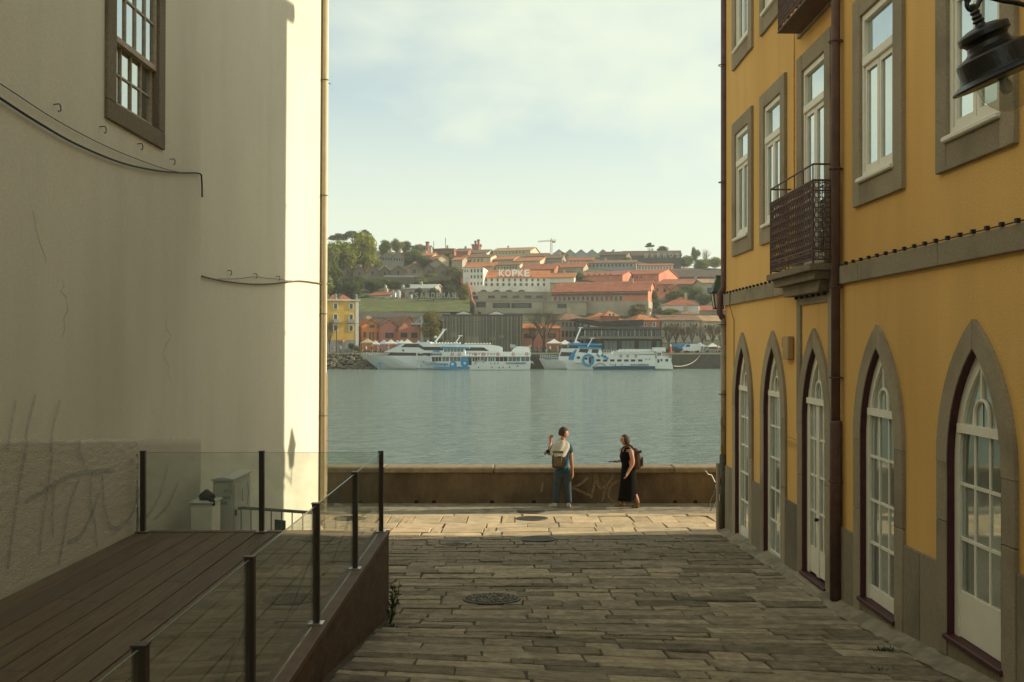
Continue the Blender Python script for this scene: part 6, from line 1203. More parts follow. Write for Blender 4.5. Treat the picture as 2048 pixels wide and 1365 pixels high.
    def seats(s, x0, x1, y, n, hpx):
        mb0 = None
        for i in range(n):
            (cx, cz) = s.xz((lerp(x0, x1, i / (n - 1)), y)); hh = hpx * s.Y / FPX / 5.3
            for yy in (-1.2, 1.2): mb = MB(); mb.box(cx - .22, cx + .22, s.Y + yy - .5, s.Y + yy + .5, cz, cz + hh * .5); mb.box(cx + .12, cx + .22, s.Y + yy - .5, s.Y + yy + .5, cz + hh * .5, cz + hh); mb.build('deck_seat', BWHITE, s.t)
B = Boat('cruise_boat', 'largest white cruise boat with long dark window bands and raked bow', Z4, 229.0, 3.6, 900)
B.hull([(93, 384), (250, 387), (500, 392), (900, 395), (1640, 395)], [(300, 520), (500, 522), (800, 524), (1200, 524), (1640, 522)], BWHITE)
B.block('lower_saloon', [(375, 392), (420, 350), (1640, 350), (1640, 396)], BWHITE, 3.3)
B.skin('window_band', [(388, 387), (428, 351), (690, 357), (745, 362), (800, 388)], BDARK, half=3.3); B.skin('window_band', [(745, 372), (850, 392), (1600, 393), (1600, 360), (790, 358)], BDARK, half=3.3)
B.block('upper_saloon', [(360, 349), (548, 268), (562, 256), (862, 238), (872, 262), (1500, 268), (1600, 283), (1642, 302), (1642, 349)], BWHITE, 3.0)
B.skin('window_band', [(545, 296), (592, 259), (735, 259), (786, 291), (1440, 298), (1497, 336), (800, 329), (738, 297)], BDARK, half=3.0)
B.skin('window_hatch', [(560, 340), (580, 340), (580, 320), (560, 320)], BDARK, half=3.0)
B.block('foredeck', [(160, 386), (372, 386), (372, 380), (160, 380)], BDECK, 2.0); B.rail([(110, 384), (370, 386)], 26, 9, half=2.1); B.seats(880, 1170, 260, 10, 18); B.seats(1235, 1500, 262, 9, 14)
B.mast((905, 240), (1008, 102), .22); B.mast((1130, 245), (1180, 172), .12)
mb = MB(); c_ = B.xz((912, 186)); mb.lathe([(.25, -.2), (.35, 0), (.25, .25), (.05, .35)], 10, Matrix.Translation((c_[0], B.Y, c_[1]))); mb.build('radar_dome', BWHITE, B.t)
B.ring('emblem', 312, 487, 22, 12, BBLUE, half=3.0); B.skin('emblem_bar', [(285, 480), (338, 480), (338, 466), (285, 466)], BBLUE, d=.06, half=3.0); B.block('stern_tender', [(1735, 352), (1760, 310), (1800, 286), (1930, 290), (1945, 352)], BWHITE, 1.2); B.block('stern_platform', [(1640, 395), (1640, 352), (1950, 352), (1950, 395)], BWHITE, 3.2); B.block('stern_canopy', [(1725, 300), (1725, 262), (1785, 270), (1785, 300)], BGREY, 1.4)
B.block('dinghy', [(1910, 345), (1935, 270), (1955, 265), (1948, 345)], fmat('dinghy', (.45, .38, .25)), 1.0)
B = Boat('tour_boat', 'white tour boat with blue swirls and long glazed saloon before the largest boat', Z4, 222.0, 3.0, 1300)
B.hull([(695, 430), (800, 440), (1100, 452), (1500, 452), (1948, 455)], [(732, 545), (900, 548), (1200, 548), (1600, 548), (1940, 545)], BWHITE)
B.block('saloon', [(845, 453), (880, 397), (1942, 397), (1942, 455)], BWHITE, 2.75); B.block('saloon_roof', [(850, 397), (870, 388), (1948, 388), (1948, 397)], BWHITE, 3.05)
for i, (a, b, n_) in enumerate(((880, 985, 3), (992, 1068, 2), (1076, 1190, 3), (1318, 1400, 3), (1405, 1480, 2), (1488, 1560, 3), (1566, 1700, 3), (1706, 1835, 3), (1842, 1935, 2))): B.strip('pane', a, b, 402, 448, n_, 5, BPANE if i % 3 else BDARK, half=2.75)
B.skin('doorway', [(1275, 488), (1310, 488), (1310, 402), (1275, 402)], BDARK, half=2.97)
B.block('wheelhouse', [(985, 388), (1005, 306), (1228, 306), (1245, 388)], BWHITE, 2.2); B.strip('pane', 1008, 1222, 312, 345, 6, 5, BPANE, half=2.2); B.block('wheelhouse_roof', [(972, 306), (985, 288), (1285, 298), (1285, 311)], BBLUE, 2.5)
B.rail([(870, 388), (1945, 390)], 42, 34, half=2.9); B.buoys((1103, 1178, 1355, 1435, 1595, 1760, 1905), 370, 14, 2.95); B.seats(1260, 1700, 388, 14, 22)
B.disc('swirl', 1112, 485, 40, BBLUE); B.ring('swirl', 1237, 468, 44, 20, BBLUE); B.disc('swirl', 1237, 490, 34, BBLUE, d=.045); B.skin('swirl', [(1190, 455), (1265, 455), (1270, 400), (1200, 400)], BBLUE, d=.03, half=2.97); B.disc('swirl_core', 1105, 478, 15, BWHITE, d=.07); B.disc('swirl_core', 1237, 470, 13, BWHITE, d=.08)
B.skin('swirl', [(805, 472), (1060, 470), (1060, 488), (815, 482)], BBLUE); B.skin('swirl', [(880, 508), (1290, 505), (1290, 532), (950, 532)], BBLUE); B.ring('swirl', 1400, 490, 62, 46, BGREY, a0=190, a1=330); B.ring('emblem', 765, 502, 14, 7, BBLUE, half=2.2, a0=40, a1=320); B.skin('swirl', [(890, 352), (975, 352), (960, 330), (890, 335)], BBLUE, half=2.6)
for x, y in ((790, 455), (905, 455), (1020, 490), (1180, 510), (1385, 515), (1520, 470), (1560, 468), (1595, 472), (1530, 512), (1610, 515), (1650, 512), (1720, 512), (1805, 498)): B.disc('porthole', x, y, 7, BNAVY, d=.06)
B.text('BARCADOURO', 1692, 1884, 474, 15, BNAVY); B.skin('rub_rail', [(720, 524), (1940, 524), (1940, 530), (720, 530)], BNAVY, half=2.6); B.rail([(1880, 455), (1975, 480)], 26, 4, half=2.5); B.mast((1150, 300), (1150, 262), .06); B.mast((707, 432), (707, 345), .07)
B = Boat('river_boat', 'blue and white boat with raked bow lying behind the one with the big circle', Z5, 229.0, 3.0, 400)
B.hull([(95, 396), (200, 402), (330, 410), (600, 415), (1250, 415)], [(160, 500), (300, 505), (500, 508), (800, 508), (1250, 506)], BWHITE)
B.skin('bow_stripe', [(150, 405), (330, 418), (500, 420), (500, 410), (330, 406), (150, 398)], BBLUE, half=2.2); B.block('cabin', [(295, 412), (330, 295), (720, 292), (740, 412)], BWHITE, 2.5); B.skin('window_band', [(305, 372), (322, 330), (455, 335), (455, 372)], BDARK, half=2.5); B.skin('swirl', [(395, 412), (400, 375), (470, 300), (500, 330), (470, 412)], BBLUE, half=2.52, d=.03)
B.block('upper_cabin', [(395, 292), (405, 262), (730, 262), (735, 292)], BDARK, 2.2); B.block('cabin_roof', [(392, 262), (405, 238), (742, 244), (742, 262)], BBLUE, 2.6); B.mast((470, 222), (528, 80), .16); B.rail([(110, 396), (300, 406)], 34, 8, half=1.8)
mb = MB(); p_ = B.xz((395, 285)); q_ = B.xz((395, 228)); mb.tube([(p_[0], B.Y, p_[1]), (q_[0], B.Y, q_[1])], .05, 5); mb.build('flag_pole', BWHITE, B.t)
B = Boat('tour_boat', 'white tour boat with a big blue circle on its side and small square windows', Z5, 222.0, 3.0, 850)
B.hull([(370, 440), (480, 432), (700, 432), (1000, 440), (1285, 445)], [(395, 505), (500, 512), (700, 514), (1000, 514), (1280, 512)], BWHITE)
B.block('saloon', [(455, 440), (480, 362), (850, 352), (1275, 362), (1285, 446)], BWHITE, 2.8); B.block('wheelhouse', [(475, 362), (508, 292), (728, 296), (748, 362)], BWHITE, 2.3); B.skin('window_band', [(500, 330), (515, 298), (605, 302), (590, 340)], BDARK, half=2.3); B.skin('window_band', [(632, 338), (640, 302), (706, 304), (700, 342)], BDARK, half=2.3); B.block('wheelhouse_roof', [(505, 290), (515, 272), (735, 284), (735, 298)], BBLUE, 2.6)
for x in (770, 843, 916, 988, 1056, 1130): B.skin('window', [(x - 22, 428), (x + 22, 428), (x + 22, 406), (x - 22, 406)], BDARK, half=2.82)
B.skin('window', [(555, 408), (590, 408), (590, 388), (555, 388)], BDARK, half=2.82); B.skin('window', [(480, 400), (512, 400), (512, 376), (480, 376)], BDARK, half=2.82); B.skin('window', [(680, 426), (722, 426), (722, 404), (680, 404)], BDARK, half=2.82)
B.ring('swirl', 598, 415, 66, 42, BBLUE, half=2.98, a0=60, a1=340); B.disc('swirl', 632, 420, 28, BBLUE, half=2.98, ry=42); B.skin('doorway', [(602, 445), (624, 445), (624, 382), (602, 382)], BDARK, half=3.02); B.ring('swirl', 645, 415, 82, 64, BBLUE, half=2.86, a0=-60, a1=-25)
for (x, y, r_) in ((742, 366, 16), (768, 380, 17), (792, 396, 13)): B.disc('swirl', x, y, r_, BBLUE, half=2.84)
B.ring('swirl', 720, 520, 80, 62, BGREY, a0=210, a1=320, half=2.96); B.skin('boot_stripe', [(640, 478), (1280, 466), (1285, 512), (650, 512)], BNAVY, half=2.92); B.text('BARCADOURO', 1036, 1206, 466, 13, BNAVY)
for x, y in ((825, 455), (850, 462), (876, 455), (872, 468), (940, 460), (1190, 405), (1225, 402)): B.disc('porthole', x, y, 6, BNAVY, d=.06)
B.block('upper_deck', [(850, 352), (862, 325), (1265, 328), (1275, 350)], BWHITE, 2.9); B.rail([(760, 352), (1265, 352)], 40, 20, half=2.95); B.seats(930, 1240, 324, 12, 24); B.buoys((930, 1000, 1085), 372, 10, 2.82); B.mast((600, 276), (650, 190), .09)
B.block('stern_block', [(1280, 500), (1285, 400), (1310, 395), (1312, 380), (1395, 380), (1455, 395), (1450, 420), (1465, 470), (1470, 505)], BWHITE, 2.4)
for (x, y0, y1, w) in ((1318, 405, 440, 20), (1350, 402, 425, 18), (1405, 402, 428, 28)): B.skin('window', [(x - w / 2, y1), (x + w / 2, y1), (x + w / 2, y0), (x - w / 2, y0)], BDARK, half=2.42)
B.block('stern_house', [(1305, 382), (1305, 325), (1362, 325), (1362, 382)], BWHITE, 1.6); B.block('stern_roof', [(1275, 325), (1285, 284), (1395, 284), (1400, 325)], BWHITE, 2.0); B.rail([(1310, 382), (1455, 396)], 30, 8, half=2.3); B.skin('window', [(1312, 372), (1355, 372), (1355, 340), (1312, 340)], BDARK, half=1.62)
solo(MB().tube(smooth_path([px(1347, 732.5, 222), px(1362, 733, 226), px(1378, 729, 230), px(1390, 722, 232), px(1400, 711.5, 233.4)], 5), .09, 5), 'mooring_rope', fmat('rope', (.45, .41, .32)), 'pale mooring rope slung from the boat stern to the quay wall', 'rope')

# ------------------------------------------------------------------ quay furniture, tents, vehicles, small figures
t = thing('cable_car_pylon', 'pale grey cable car pylon with wide cross arm in front of the warehouses', 'pylon', (px(846, 0, 254).x, 254, QZ)); q = lambda x, y, dy=0: px(x, y, 254) + Vector((0, dy, 0)); pg = fmat('pylon_grey', (.40, .41, .37))
mb = MB(); mb.tube([q(845.5, 705), q(845, 650), q(845, 632)], [.55, .5, .4], 10); mb.build('column', pg, t); mb = MB(); mb.obox(q(845, 648), (2.9, 0, 0), (0, .4, 0), (0, 0, .28)); mb.build('cross_arm', pg, t)
for sx in (-1, 1):
    mb = MB(); mb.tube([q(845 + sx * 14, 650), q(845 + sx * 23, 650.5)], .3, 6); mb.build('wheel_train', FM['slate'], t); mb = MB(); mb.tube([q(845, 633), q(845 + sx * 16, 647)], .12, 5); mb.build('strut', pg, t)
solo(MB().tube([px(640, 648, 254), px(845, 646, 254), px(1080, 641, 250), px(1300, 636, 240), px(1470, 627.5, 230)], .035, 4), 'overhead_cable', FM['slate'], 'thin cable spanning the quay from the pylon towards the right', 'cable')
def tent(x, ytop, w, col, lab, Y=246, kind='market_tent'):
    c = px(x, 0, Y).x; zt = px(0, ytop, Y).z; hw = w / 2 * Y / FPX; ze = zt - 1.0; t = thing(kind, lab, 'tent' if kind == 'market_tent' else 'parasol', (c, Y, QZ), 'white canopies along the far quay')
    mb = MB(); r0 = [(c - hw, Y - hw, ze), (c + hw, Y - hw, ze), (c + hw, Y + hw, ze), (c - hw, Y + hw, ze)]; mb.add(r0 + [(c * .5 + c * .5, Y, zt)] + [(a, b, z - .25) for a, b, z in r0] + [(lerp(a, c, .5), lerp(b, Y, .5), lerp(z, zt, .38)) for a, b, z in r0], [f for k in range(4) for f in ((k, (k + 1) % 4, 9 + (k + 1) % 4, 9 + k), (9 + k, 9 + (k + 1) % 4, 4), (5 + k, 5 + (k + 1) % 4, (k + 1) % 4, k))]); mb.build('canopy', col, t, recalc=False)
    for (a, b, z) in (r0 if kind == 'market_tent' else [(c, Y, zt - .1)]): mb = MB(); mb.tube([(a, b, QZ), (a, b, z - .1)], .05, 5); mb.build('pole', FM['metal'], t)
CW, CB_, CT = fmat('tent_white', (.66, .64, .56)), fmat('tent_blue', (.42, .48, .52)), fmat('tent_tan', (.50, .40, .24))
for i, (x, yt, w, col, lab) in enumerate(((735, 677, 24, CT, 'wide tan canopy next to the yellow house'), (751, 680.5, 17, CW, 'first white canopy right of the tan one'), (768, 679.5, 19, CB_, 'pale blue canopy second from the tan one'), (782, 679, 22, CW, 'white canopy before the pink warehouse'), (795, 680, 16, CB_, 'small bluish canopy before the salmon warehouse'), (803, 679.5, 18, CW, 'pointed white canopy above the big boat bow'), (815, 678.5, 22, CW, 'broad white canopy behind the big boat'), (837, 681, 18, CB_, 'bluish canopy at the foot of the pylon'), (856, 680, 14, CW, 'last small white canopy right of the pylon'), (1108, 678, 30, CW, 'large white canopy right of the bare brown tree'), (1130, 680, 30, CW, 'second large white canopy right of the bare tree'), (1153, 681, 26, CW, 'third white canopy close to the blue boat roof'), (1400, 685, 26, CB_, 'pale canopy under the bare plane trees'), (1425, 686, 28, CW, 'white canopy under the bare trees at the right end'), (1374, 684, 14, CT, 'small sandy canopy between the bare plane trees'))): tent(x, yt, w, col, lab, Y=246 + (i % 3))
# figures on the far quay
FIG = MB(); FIG.lathe([(.12, 0), (.14, .4), (.17, .82)], 8, Matrix.Identity(4), 1); FIG.lathe([(.17, .82), (.19, 1.1), (.23, 1.35), (.2, 1.45), (.07, 1.5)], 8, Matrix.Identity(4), 0); FIG.lathe([(.06, 1.5), (.11, 1.6), (.11, 1.7), (.06, 1.77)], 8, Matrix.Identity(4), 2)
for s_ in (-1, 1): FIG.tube([(s_ * .22, 0, 1.4), (s_ * .27, .02, 1.1), (s_ * .24, .06, .82)], [.055, .05, .04], 5, 2)
skinf, hairf = fmat('fig_skin', (.42, .24, .16)), fmat('fig_hair', (.06, .04, .03)); cols = [('pink', (.55, .22, .2)), ('white', (.6, .58, .52)), ('red', (.45, .08, .06)), ('navy', (.05, .07, .14)), ('grey', (.25, .25, .24)), ('tan', (.45, .33, .18)), ('black', (.03, .03, .03)), ('green', (.12, .18, .10))]
FME = {nm: FIG.mesh('person', [fmat('shirt_' + nm, c), fmat('trouser_' + nm, (.06, .06, .08) if k % 2 else (.28, .25, .2)), skinf], smooth=True) for k, (nm, c) in enumerate(cols)}
spots = [(681, 'tan', 'by the wall end of the yellow house'), (706, 'pink', 'before the yellow house'), (724, 'red', 'near the tan canopy'), (732, 'white', 'beside the bow of the big boat'), (755, 'pink', 'under the white canopies'), (667, 'grey', 'close to the white wall'), (762, 'navy', 'under the pale blue canopy'), (744, 'black', 'between the first canopies'), (776, 'grey', 'behind the big boat'), (1075, 'navy', 'left of the large bare tree'), (1082, 'red', 'at the foot of the large bare tree'), (1092, 'black', 'right of the large bare tree'), (1100, 'white', 'under the large white canopy'), (1115, 'grey', 'below the edge of the white canopies'), (1063, 'black', 'in front of the red shop'), (1358, 'pink', 'by the red marker on the right quay'), (1393, 'tan', 'at the mooring bollard'), (1405, 'grey', 'near the quay edge at right'), (1435, 'red', 'in the shade at the right end'), (1415, 'black', 'under the right canopies')]
for i, (x, c, w) in enumerate(spots):
    Y = 238 + (i * 7 % 9); o = inst('person', FME[c], None, Matrix.Translation((px(x, 0, Y).x, Y, QZ + .02)) @ Matrix.Rotation(i * 1.3, 4, 'Z')); tag(o, 'tiny figure in a %s top %s' % (c, w), 'person', 'people on the far quay')
# vehicles on the right quay
def vehicle(name, label, x, Y, L, H, body, cabin, kind):
    c = px(x, 0, Y).x; t = thing(name, label, kind, (c, Y, QZ)); z = QZ + .05; mb = MB(); bm_, cm = body, cabin
    prof = {'car': [(-.5, .25), (-.5, .58), (-.36, .62), (-.22, 1), (.18, 1), (.34, .64), (.5, .56), (.5, .25)], 'van': [(-.5, .2), (-.5, .6), (-.42, .66), (-.3, 1), (.5, 1), (.5, .2)], 'truck': [(-.5, .3), (-.5, .42), (.5, .42), (.5, .3)]}[kind]
    mb.prism([(c + a * L, z + b * H) for a, b in prof], 'y', Y - .85, Y + .85); mb.build('body', bm_, t)
    if kind != 'truck':
        mb = MB(); mb.prism([(c + a * L, z + b * H) for a, b in ([(-.30, .66), (-.2, .95), (.15, .95), (.27, .66)] if kind == 'car' else [(-.40, .66), (-.31, .94), (-.12, .94), (-.12, .66)])], 'y', Y - .87, Y + .87); mb.build('side_glass', BDARK, t)
    else:
        mb = MB(); mb.prism([(c + a * L, z + b * H) for a, b in [(-.5, .43), (-.5, .8), (.2, .8), (.2, .43)]], 'y', Y - .9, Y + .9); mb.build('load_bed', bm_, t); mb = MB(); mb.prism([(c + a * L, z + b * H) for a, b in [(.24, .43), (.24, 1), (.40, 1), (.5, .65), (.5, .43)]], 'y', Y - .88, Y + .88); mb.build('cab', cm, t); mb = MB(); mb.prism([(c + a * L, z + b * H) for a, b in [(.30, .68), (.30, .94), (.39, .94), (.46, .68)]], 'y', Y - .9, Y + .9); mb.build('side_glass', BDARK, t)
    for a in (-.32, .32):
        for sd in (-1, 1): mb = MB(); mb.lathe([(.18, -.1), (.32, -.1), (.32, .1), (.18, .1)], 12, Matrix.Translation((c + a * L, Y + sd * .8, QZ + .32)) @ Matrix.Rotation(R(90), 4, 'X')); mb.build('wheel', FM['dark'], t)
vehicle('flatbed_truck', 'bright blue flatbed truck parked on the right quay', 1364, 243, 4.4, 2.6, BBLUE, BBLUE, 'truck'); vehicle('delivery_van', 'white van beside the blue truck', 1383, 241, 4.2, 2.1, BWHITE, BWHITE, 'van'); vehicle('parked_car', 'dark car left of the blue truck', 1346, 242, 4.0, 1.45, FM['dark'], FM['dark'], 'car'); vehicle('parked_car', 'grey car near the right end of the quay', 1425, 244, 4.0, 1.45, FM['grey'], FM['grey'], 'car')
tt = thing('marker_post', 'red and white marker post at the quay edge right of the boats', 'post', (px(1341.5, 0, 236).x, 236, QZ)); mb = MB(); mb.lathe([(.28, 0), (.25, .9), (.12, 1.5)], 8, Matrix.Translation((px(1341.5, 0, 236).x, 236, QZ + .02))); mb.build('cone', fmat('buoy_red', (.5, .12, .07)), tt); mb = MB(); mb.lathe([(.14, 1.5), (.14, 1.9), (.05, 2.1)], 8, Matrix.Translation((px(1341.5, 0, 236).x, 236, QZ + .02))); mb.build('cap', BWHITE, tt)
for (x, ya, lab) in ((673, 651, 'dark street lamp post before the yellow house'), (1240, 690, 'lamp post behind the boats')):
    if x > 1000: continue
    tt = thing('lamp_post', lab, 'lamp', (px(x, 0, 243).x, 243, QZ)); mb = MB(); mb.tube([px(x, 705, 243), px(x, ya + 8, 243)], .12, 6); mb.build('pole', FM['dark'], tt); mb = MB(); mb.lathe([(.1, 0), (.28, .3), (.28, .9), (.05, 1.2)], 8, Matrix.Translation(px(x, ya + 9, 243))); mb.build('lamp_head', FM['dark'], tt)
tt = thing('quay_kiosk', 'small kiosk with orange awning at the foot of the yellow house', 'kiosk', (px(682, 0, 250).x, 250, QZ)); mb = MB(); mb.box(px(676.5, 0, 250).x, px(688, 0, 250).x, 249, 251, QZ, px(0, 684, 250).z); mb.build('booth', FM['bluegrey'], tt); mb = MB(); mb.box(px(675.5, 0, 250).x, px(689, 0, 250).x, 248.2, 251.2, px(0, 683.8, 250).z, px(0, 681, 250).z); mb.build('awning', FM['orange'], tt)
# ------------------------------------------------------------------ the couple at the river wall
def skinned(name, nodes, edges, mat, parent, root, sub=2, smooth=True, RS=1.06):
    """nodes {key: (x, y, z, r) or (x, y, z, rx, ry)}; grows one continuous skin over the skeleton"""
    me = bpy.data.meshes.new(name + '_bones'); ks = list(nodes); W = wpos(parent)
    me.from_pydata([Vector(nodes[k][:3]) - W for k in ks], [(ks.index(a), ks.index(b)) for a, b in edges], [])
    o = bpy.data.objects.new(name + '_bones', me); COL.objects.link(o); o.modifiers.new('s', 'SKIN'); o.modifiers['s'].use_smooth_shade = True; o.modifiers['s'].branch_smoothing = .4
    for i, k in enumerate(ks):
        v = me.skin_vertices[0].data[i]; n_ = nodes[k]; v.radius = (n_[3] * RS, (n_[4] if len(n_) > 4 else n_[3]) * RS); v.use_root = (k == root)
    m = o.modifiers.new('d', 'SUBSURF'); m.levels = sub; m.render_levels = sub
    dg = bpy.context.evaluated_depsgraph_get(); res = bpy.data.meshes.new_from_object(o.evaluated_get(dg)); bpy.data.objects.remove(o); bpy.data.meshes.remove(me)
    res.name = name; res.materials.clear(); res.materials.append(mat)
    for p in res.polygons: p.use_smooth = smooth; p.material_index = 0
    q = bpy.data.objects.new(name, res); COL.objects.link(q); q.parent = parent; WL[q.name] = W.copy(); return q
def chain(*k): return list(zip(k, k[1:]))
SK = pm('skin', (.46, .235, .145), (.42, .20, .12), 6, .55, spec=.35)
YP = 21.35; PXM = YP / FPX
def pt(x, y, dy=0.0): return (((x - CX) * PXM), YP + dy, CZ - (y - HY) * PXM)
def nd(x, y, dy, r, r2=None): return (*pt(x, y, dy), r) if r2 is None else (*pt(x, y, dy), r, r2)
def fingers(body_nodes, edges, hand, d, side, curl, L=.085):
    """five separate fingers from the palm: d along the hand, side across it, curl the bend direction"""
    h = Vector(body_nodes[hand][:3]); d, side, curl = Vector(d).normalized(), Vector(side).normalized(), Vector(curl).normalized()
    for i, (off, ln) in enumerate(((-.030, .9), (-.010, 1.05), (.011, 1.0), (.030, .8))):
        a = h + d * .045 + side * off; b = a + d * L * .5 * ln + curl * .008; c = b + d * L * .35 * ln + curl * .03
        for k, p in zip('abc', (a, b, c)): body_nodes['%s_f%d%s' % (hand, i, k)] = (*p, .0095 if k != 'c' else .007)
        edges += [(hand, '%s_f%da' % (hand, i))] + chain(*['%s_f%d%s' % (hand, i, k) for k in 'abc'])
    a = h + side * -.035 + d * .0; b = a + d * .035 + side * -.022; c = b + d * .035 + curl * .015
    for k, p in zip('abc', (a, b, c)): body_nodes['%s_t%s' % (hand, k)] = (*p, .011 if k != 'c' else .008)
    edges += [(hand, hand + '_ta')] + chain(*[hand + '_t' + k for k in 'abc'])
def head(parent, c, rad, face, mat, eye=True):
    """head as one mesh: skull, jaw, nose, brow, ears; face = unit direction it looks"""
    mb = MB(); n1, n2 = 18, 14; f = Vector(face).normalized(); r_ = f.cross(Vector((0, 0, 1))).normalized(); up = Vector((0, 0, 1)); vs_ = []
    for j in range(n2 + 1):
        ph = math.pi * j / n2
        for i in range(n1):
            th = 2 * math.pi * i / n1; x, y, z = math.sin(ph) * math.cos(th), math.sin(ph) * math.sin(th), math.cos(ph)   # x forward
            X, Yl, Z = x * .92, y * .74, z * 1.12
            if z < -.1: k = min(1, (-.1 - z) / .9); X = X * (1 - .25 * k) + .12 * k; Yl *= 1 - .32 * k
            if x > .75 and abs(y) < .3: X += .24 * max(0, 1 - abs(z + .12) / .25) * (1 - abs(y) / .3)   # nose
            if x > .6 and .12 < z < .38: X += .04
            if x > .5 and -.08 < z < .12 and .15 < abs(y) < .55: X -= .06                              # eye sockets
            if x > .5 and -.62 < z < -.42: X += .045                                                     # lips, chin
            vs_.append(c + (f * X + r_ * Yl + up * Z) * rad)
    mb.add(vs_, [(j * n1 + i, j * n1 + (i + 1) % n1, (j + 1) * n1 + (i + 1) % n1, (j + 1) * n1 + i) for j in range(n2) for i in range(n1)])
    for s_ in (-1, 1): mb.lathe([(rad * .06, -rad * .06), (rad * .2, -rad * .02), (rad * .22, rad * .03), (rad * .1, rad * .06)], 10, Matrix.Translation(c + r_ * s_ * rad * .77 + f * -.02 - up * rad * .08) @ (r_ * s_ + f * -.3).to_track_quat('Z', 'Y').to_matrix().to_4x4() @ Matrix.Diagonal((1, 1.4, 1, 1)))
    h = mb.build('head', mat, parent, smooth=True)
    for s_ in (-1, 1):
        e = MB(); e.lathe([(.002, -.008), (.009, -.004), (.010, 0), (.006, .006)], 8, Matrix.Translation(c + (f * .80 + r_ * s_ * .32 + up * .03) * rad) @ f.to_track_quat('Z', 'Y').to_matrix().to_4x4()); e.build('eye', M['dark'], h)
    mo = MB(); mo.tube([c + (f * (.86 - .1 * abs(k)) + r_ * k * .24 + up * -.50) * rad for k in (-1, -.5, 0, .5, 1)], rad * .035, 5); mo.build('mouth', pm('lips', (.36, .13, .10), rough=.5), h)
    return f, r_
def hair_cap(parent, c, rad, f, cut, mat, seed, back=0.0):
    mb = MB(); n1, n2 = 22, 14; f = Vector(f).normalized(); r_ = f.cross(Vector((0, 0, 1))).normalized(); up = Vector((0, 0, 1)); vs_ = []; fs = []; keep = set(); rr = random.Random(seed)
    for j in range(n2 + 1):
        ph = math.pi * j / n2
        for i in range(n1):
            th = 2 * math.pi * i / n1; x, y, z = math.sin(ph) * math.cos(th), math.sin(ph) * math.sin(th), math.cos(ph); k = 1.065 + .05 * noise.noise((x * 4, y * 4, z * 4 + seed)) + rr.uniform(-.02, .02)
            if not cut(x, y, z): keep.add(j * n1 + i)
            bell = back * max(0, -z)
            vs_.append(c + (f * (x * .94 * k - .03 - bell * .12) + r_ * y * (.78 + bell * .35) * k + up * (z * 1.12 * k)) * rad)
    for j in range(n2):
        for i in range(n1):
            q = (j * n1 + i, j * n1 + (i + 1) % n1, (j + 1) * n1 + (i + 1) % n1, (j + 1) * n1 + i)
            if not any(v in keep for v in q): fs.append(q)
    mb.add(vs_, fs); o = mb.build('hair', mat, parent, smooth=True); s = o.modifiers.new('s', 'SOLIDIFY'); s.thickness = .012; return o
# --- man, back to us, head turned right, left hand raised
base = Vector(pt(1123, 1015)); base.z = ground(base.x, YP)
MAN = thing('person', 'man in teal t-shirt and jeans, grey shirt over his backpack, at the river wall', 'person', base)
jean = pm('jeans', (.030, .045, .055), (.055, .075, .085), 9, .9, .3, 60); teal = pm('teal_cotton', (.018, .075, .105), (.014, .055, .08), 8, .9, .3, 40); sole = pm('shoe_white', (.52, .50, .42), (.40, .38, .32), 20, .7)
N = {'pel': nd(1125, 938, 0, .13, .10), 'sp': nd(1124, 920, 0, .13, .09), 'ch': nd(1123.5, 902, .0, .15, .10), 'nk': nd(1124.5, 884, 0, .058), 'hd': nd(1126, 873, .0, .052),
     'ls': nd(1109, 890.5, 0, .058), 'le': nd(1097.5, 911, .10, .042), 'lw': nd(1101.5, 888, .22, .030), 'lh': nd(1103, 881.5, .22, .03), 'rs': nd(1139.5, 891, 0, .058), 're': nd(1142.5, 922, .02, .043), 'rw': nd(1145, 943, .06, .030), 'rh': nd(1146, 949, .07, .032),
     'lhip': nd(1117.5, 944, 0, .085), 'lk': nd(1113.5, 977, .02, .058), 'la': nd(1112, 1006, 0, .042), 'rhip': nd(1132, 944, 0, .085), 'rk': nd(1134.5, 977, .02, .058), 'ra': nd(1137, 1006, 0, .042), 'lf': nd(1105, 1012, .08, .036), 'rf': nd(1138, 1012, .10, .036)}
E = chain('pel', 'sp', 'ch', 'nk', 'hd') + chain('ch', 'ls', 'le', 'lw', 'lh') + chain('ch', 'rs', 're', 'rw', 'rh') + chain('pel', 'lhip', 'lk', 'la', 'lf') + chain('pel', 'rhip', 'rk', 'ra', 'rf')
fingers(N, E, 'lh', (.1, .1, 1), (.9, .2, 0), (.3, -1, .0), .07); fingers(N, E, 'rh', (.05, .1, -1), (.3, 1, 0), (-1, 0, -.2), .075)
skinned('body', N, E, SK, MAN, 'pel')
hc = Vector(pt(1127.5, 866.5)); f, r_ = head(MAN, hc, .106, (.92, .30, -.05), SK)
hair_cap(MAN, hc, .104, f, lambda x, y, z: z > .42 or (x < .22 and z > -.08) or (x < -.05 and z > -.62), pm('hair_brown', (.055, .032, .020), (.035, .02, .013), 12, .7, .5, 60), 3)
T = {'hm': nd(1125, 948, 0, .165, .14), 'w': nd(1125, 937, 0, .150, .12), 'sp': nd(1124, 920, 0, .16, .115), 'ch': nd(1123.5, 903, 0, .18, .125), 'nk': nd(1124, 887, 0, .075), 'ls': nd(1109, 891.5, 0, .072), 'lu': nd(1102, 903, .05, .07), 'rs': nd(1139.5, 892, 0, .076), 'ru': nd(1142, 909, .01, .072)}
skinned('t_shirt', T, chain('hm', 'w', 'sp', 'ch', 'nk') + chain('ch', 'ls', 'lu') + chain('ch', 'rs', 'ru'), teal, MAN, 'sp', RS=1.3)
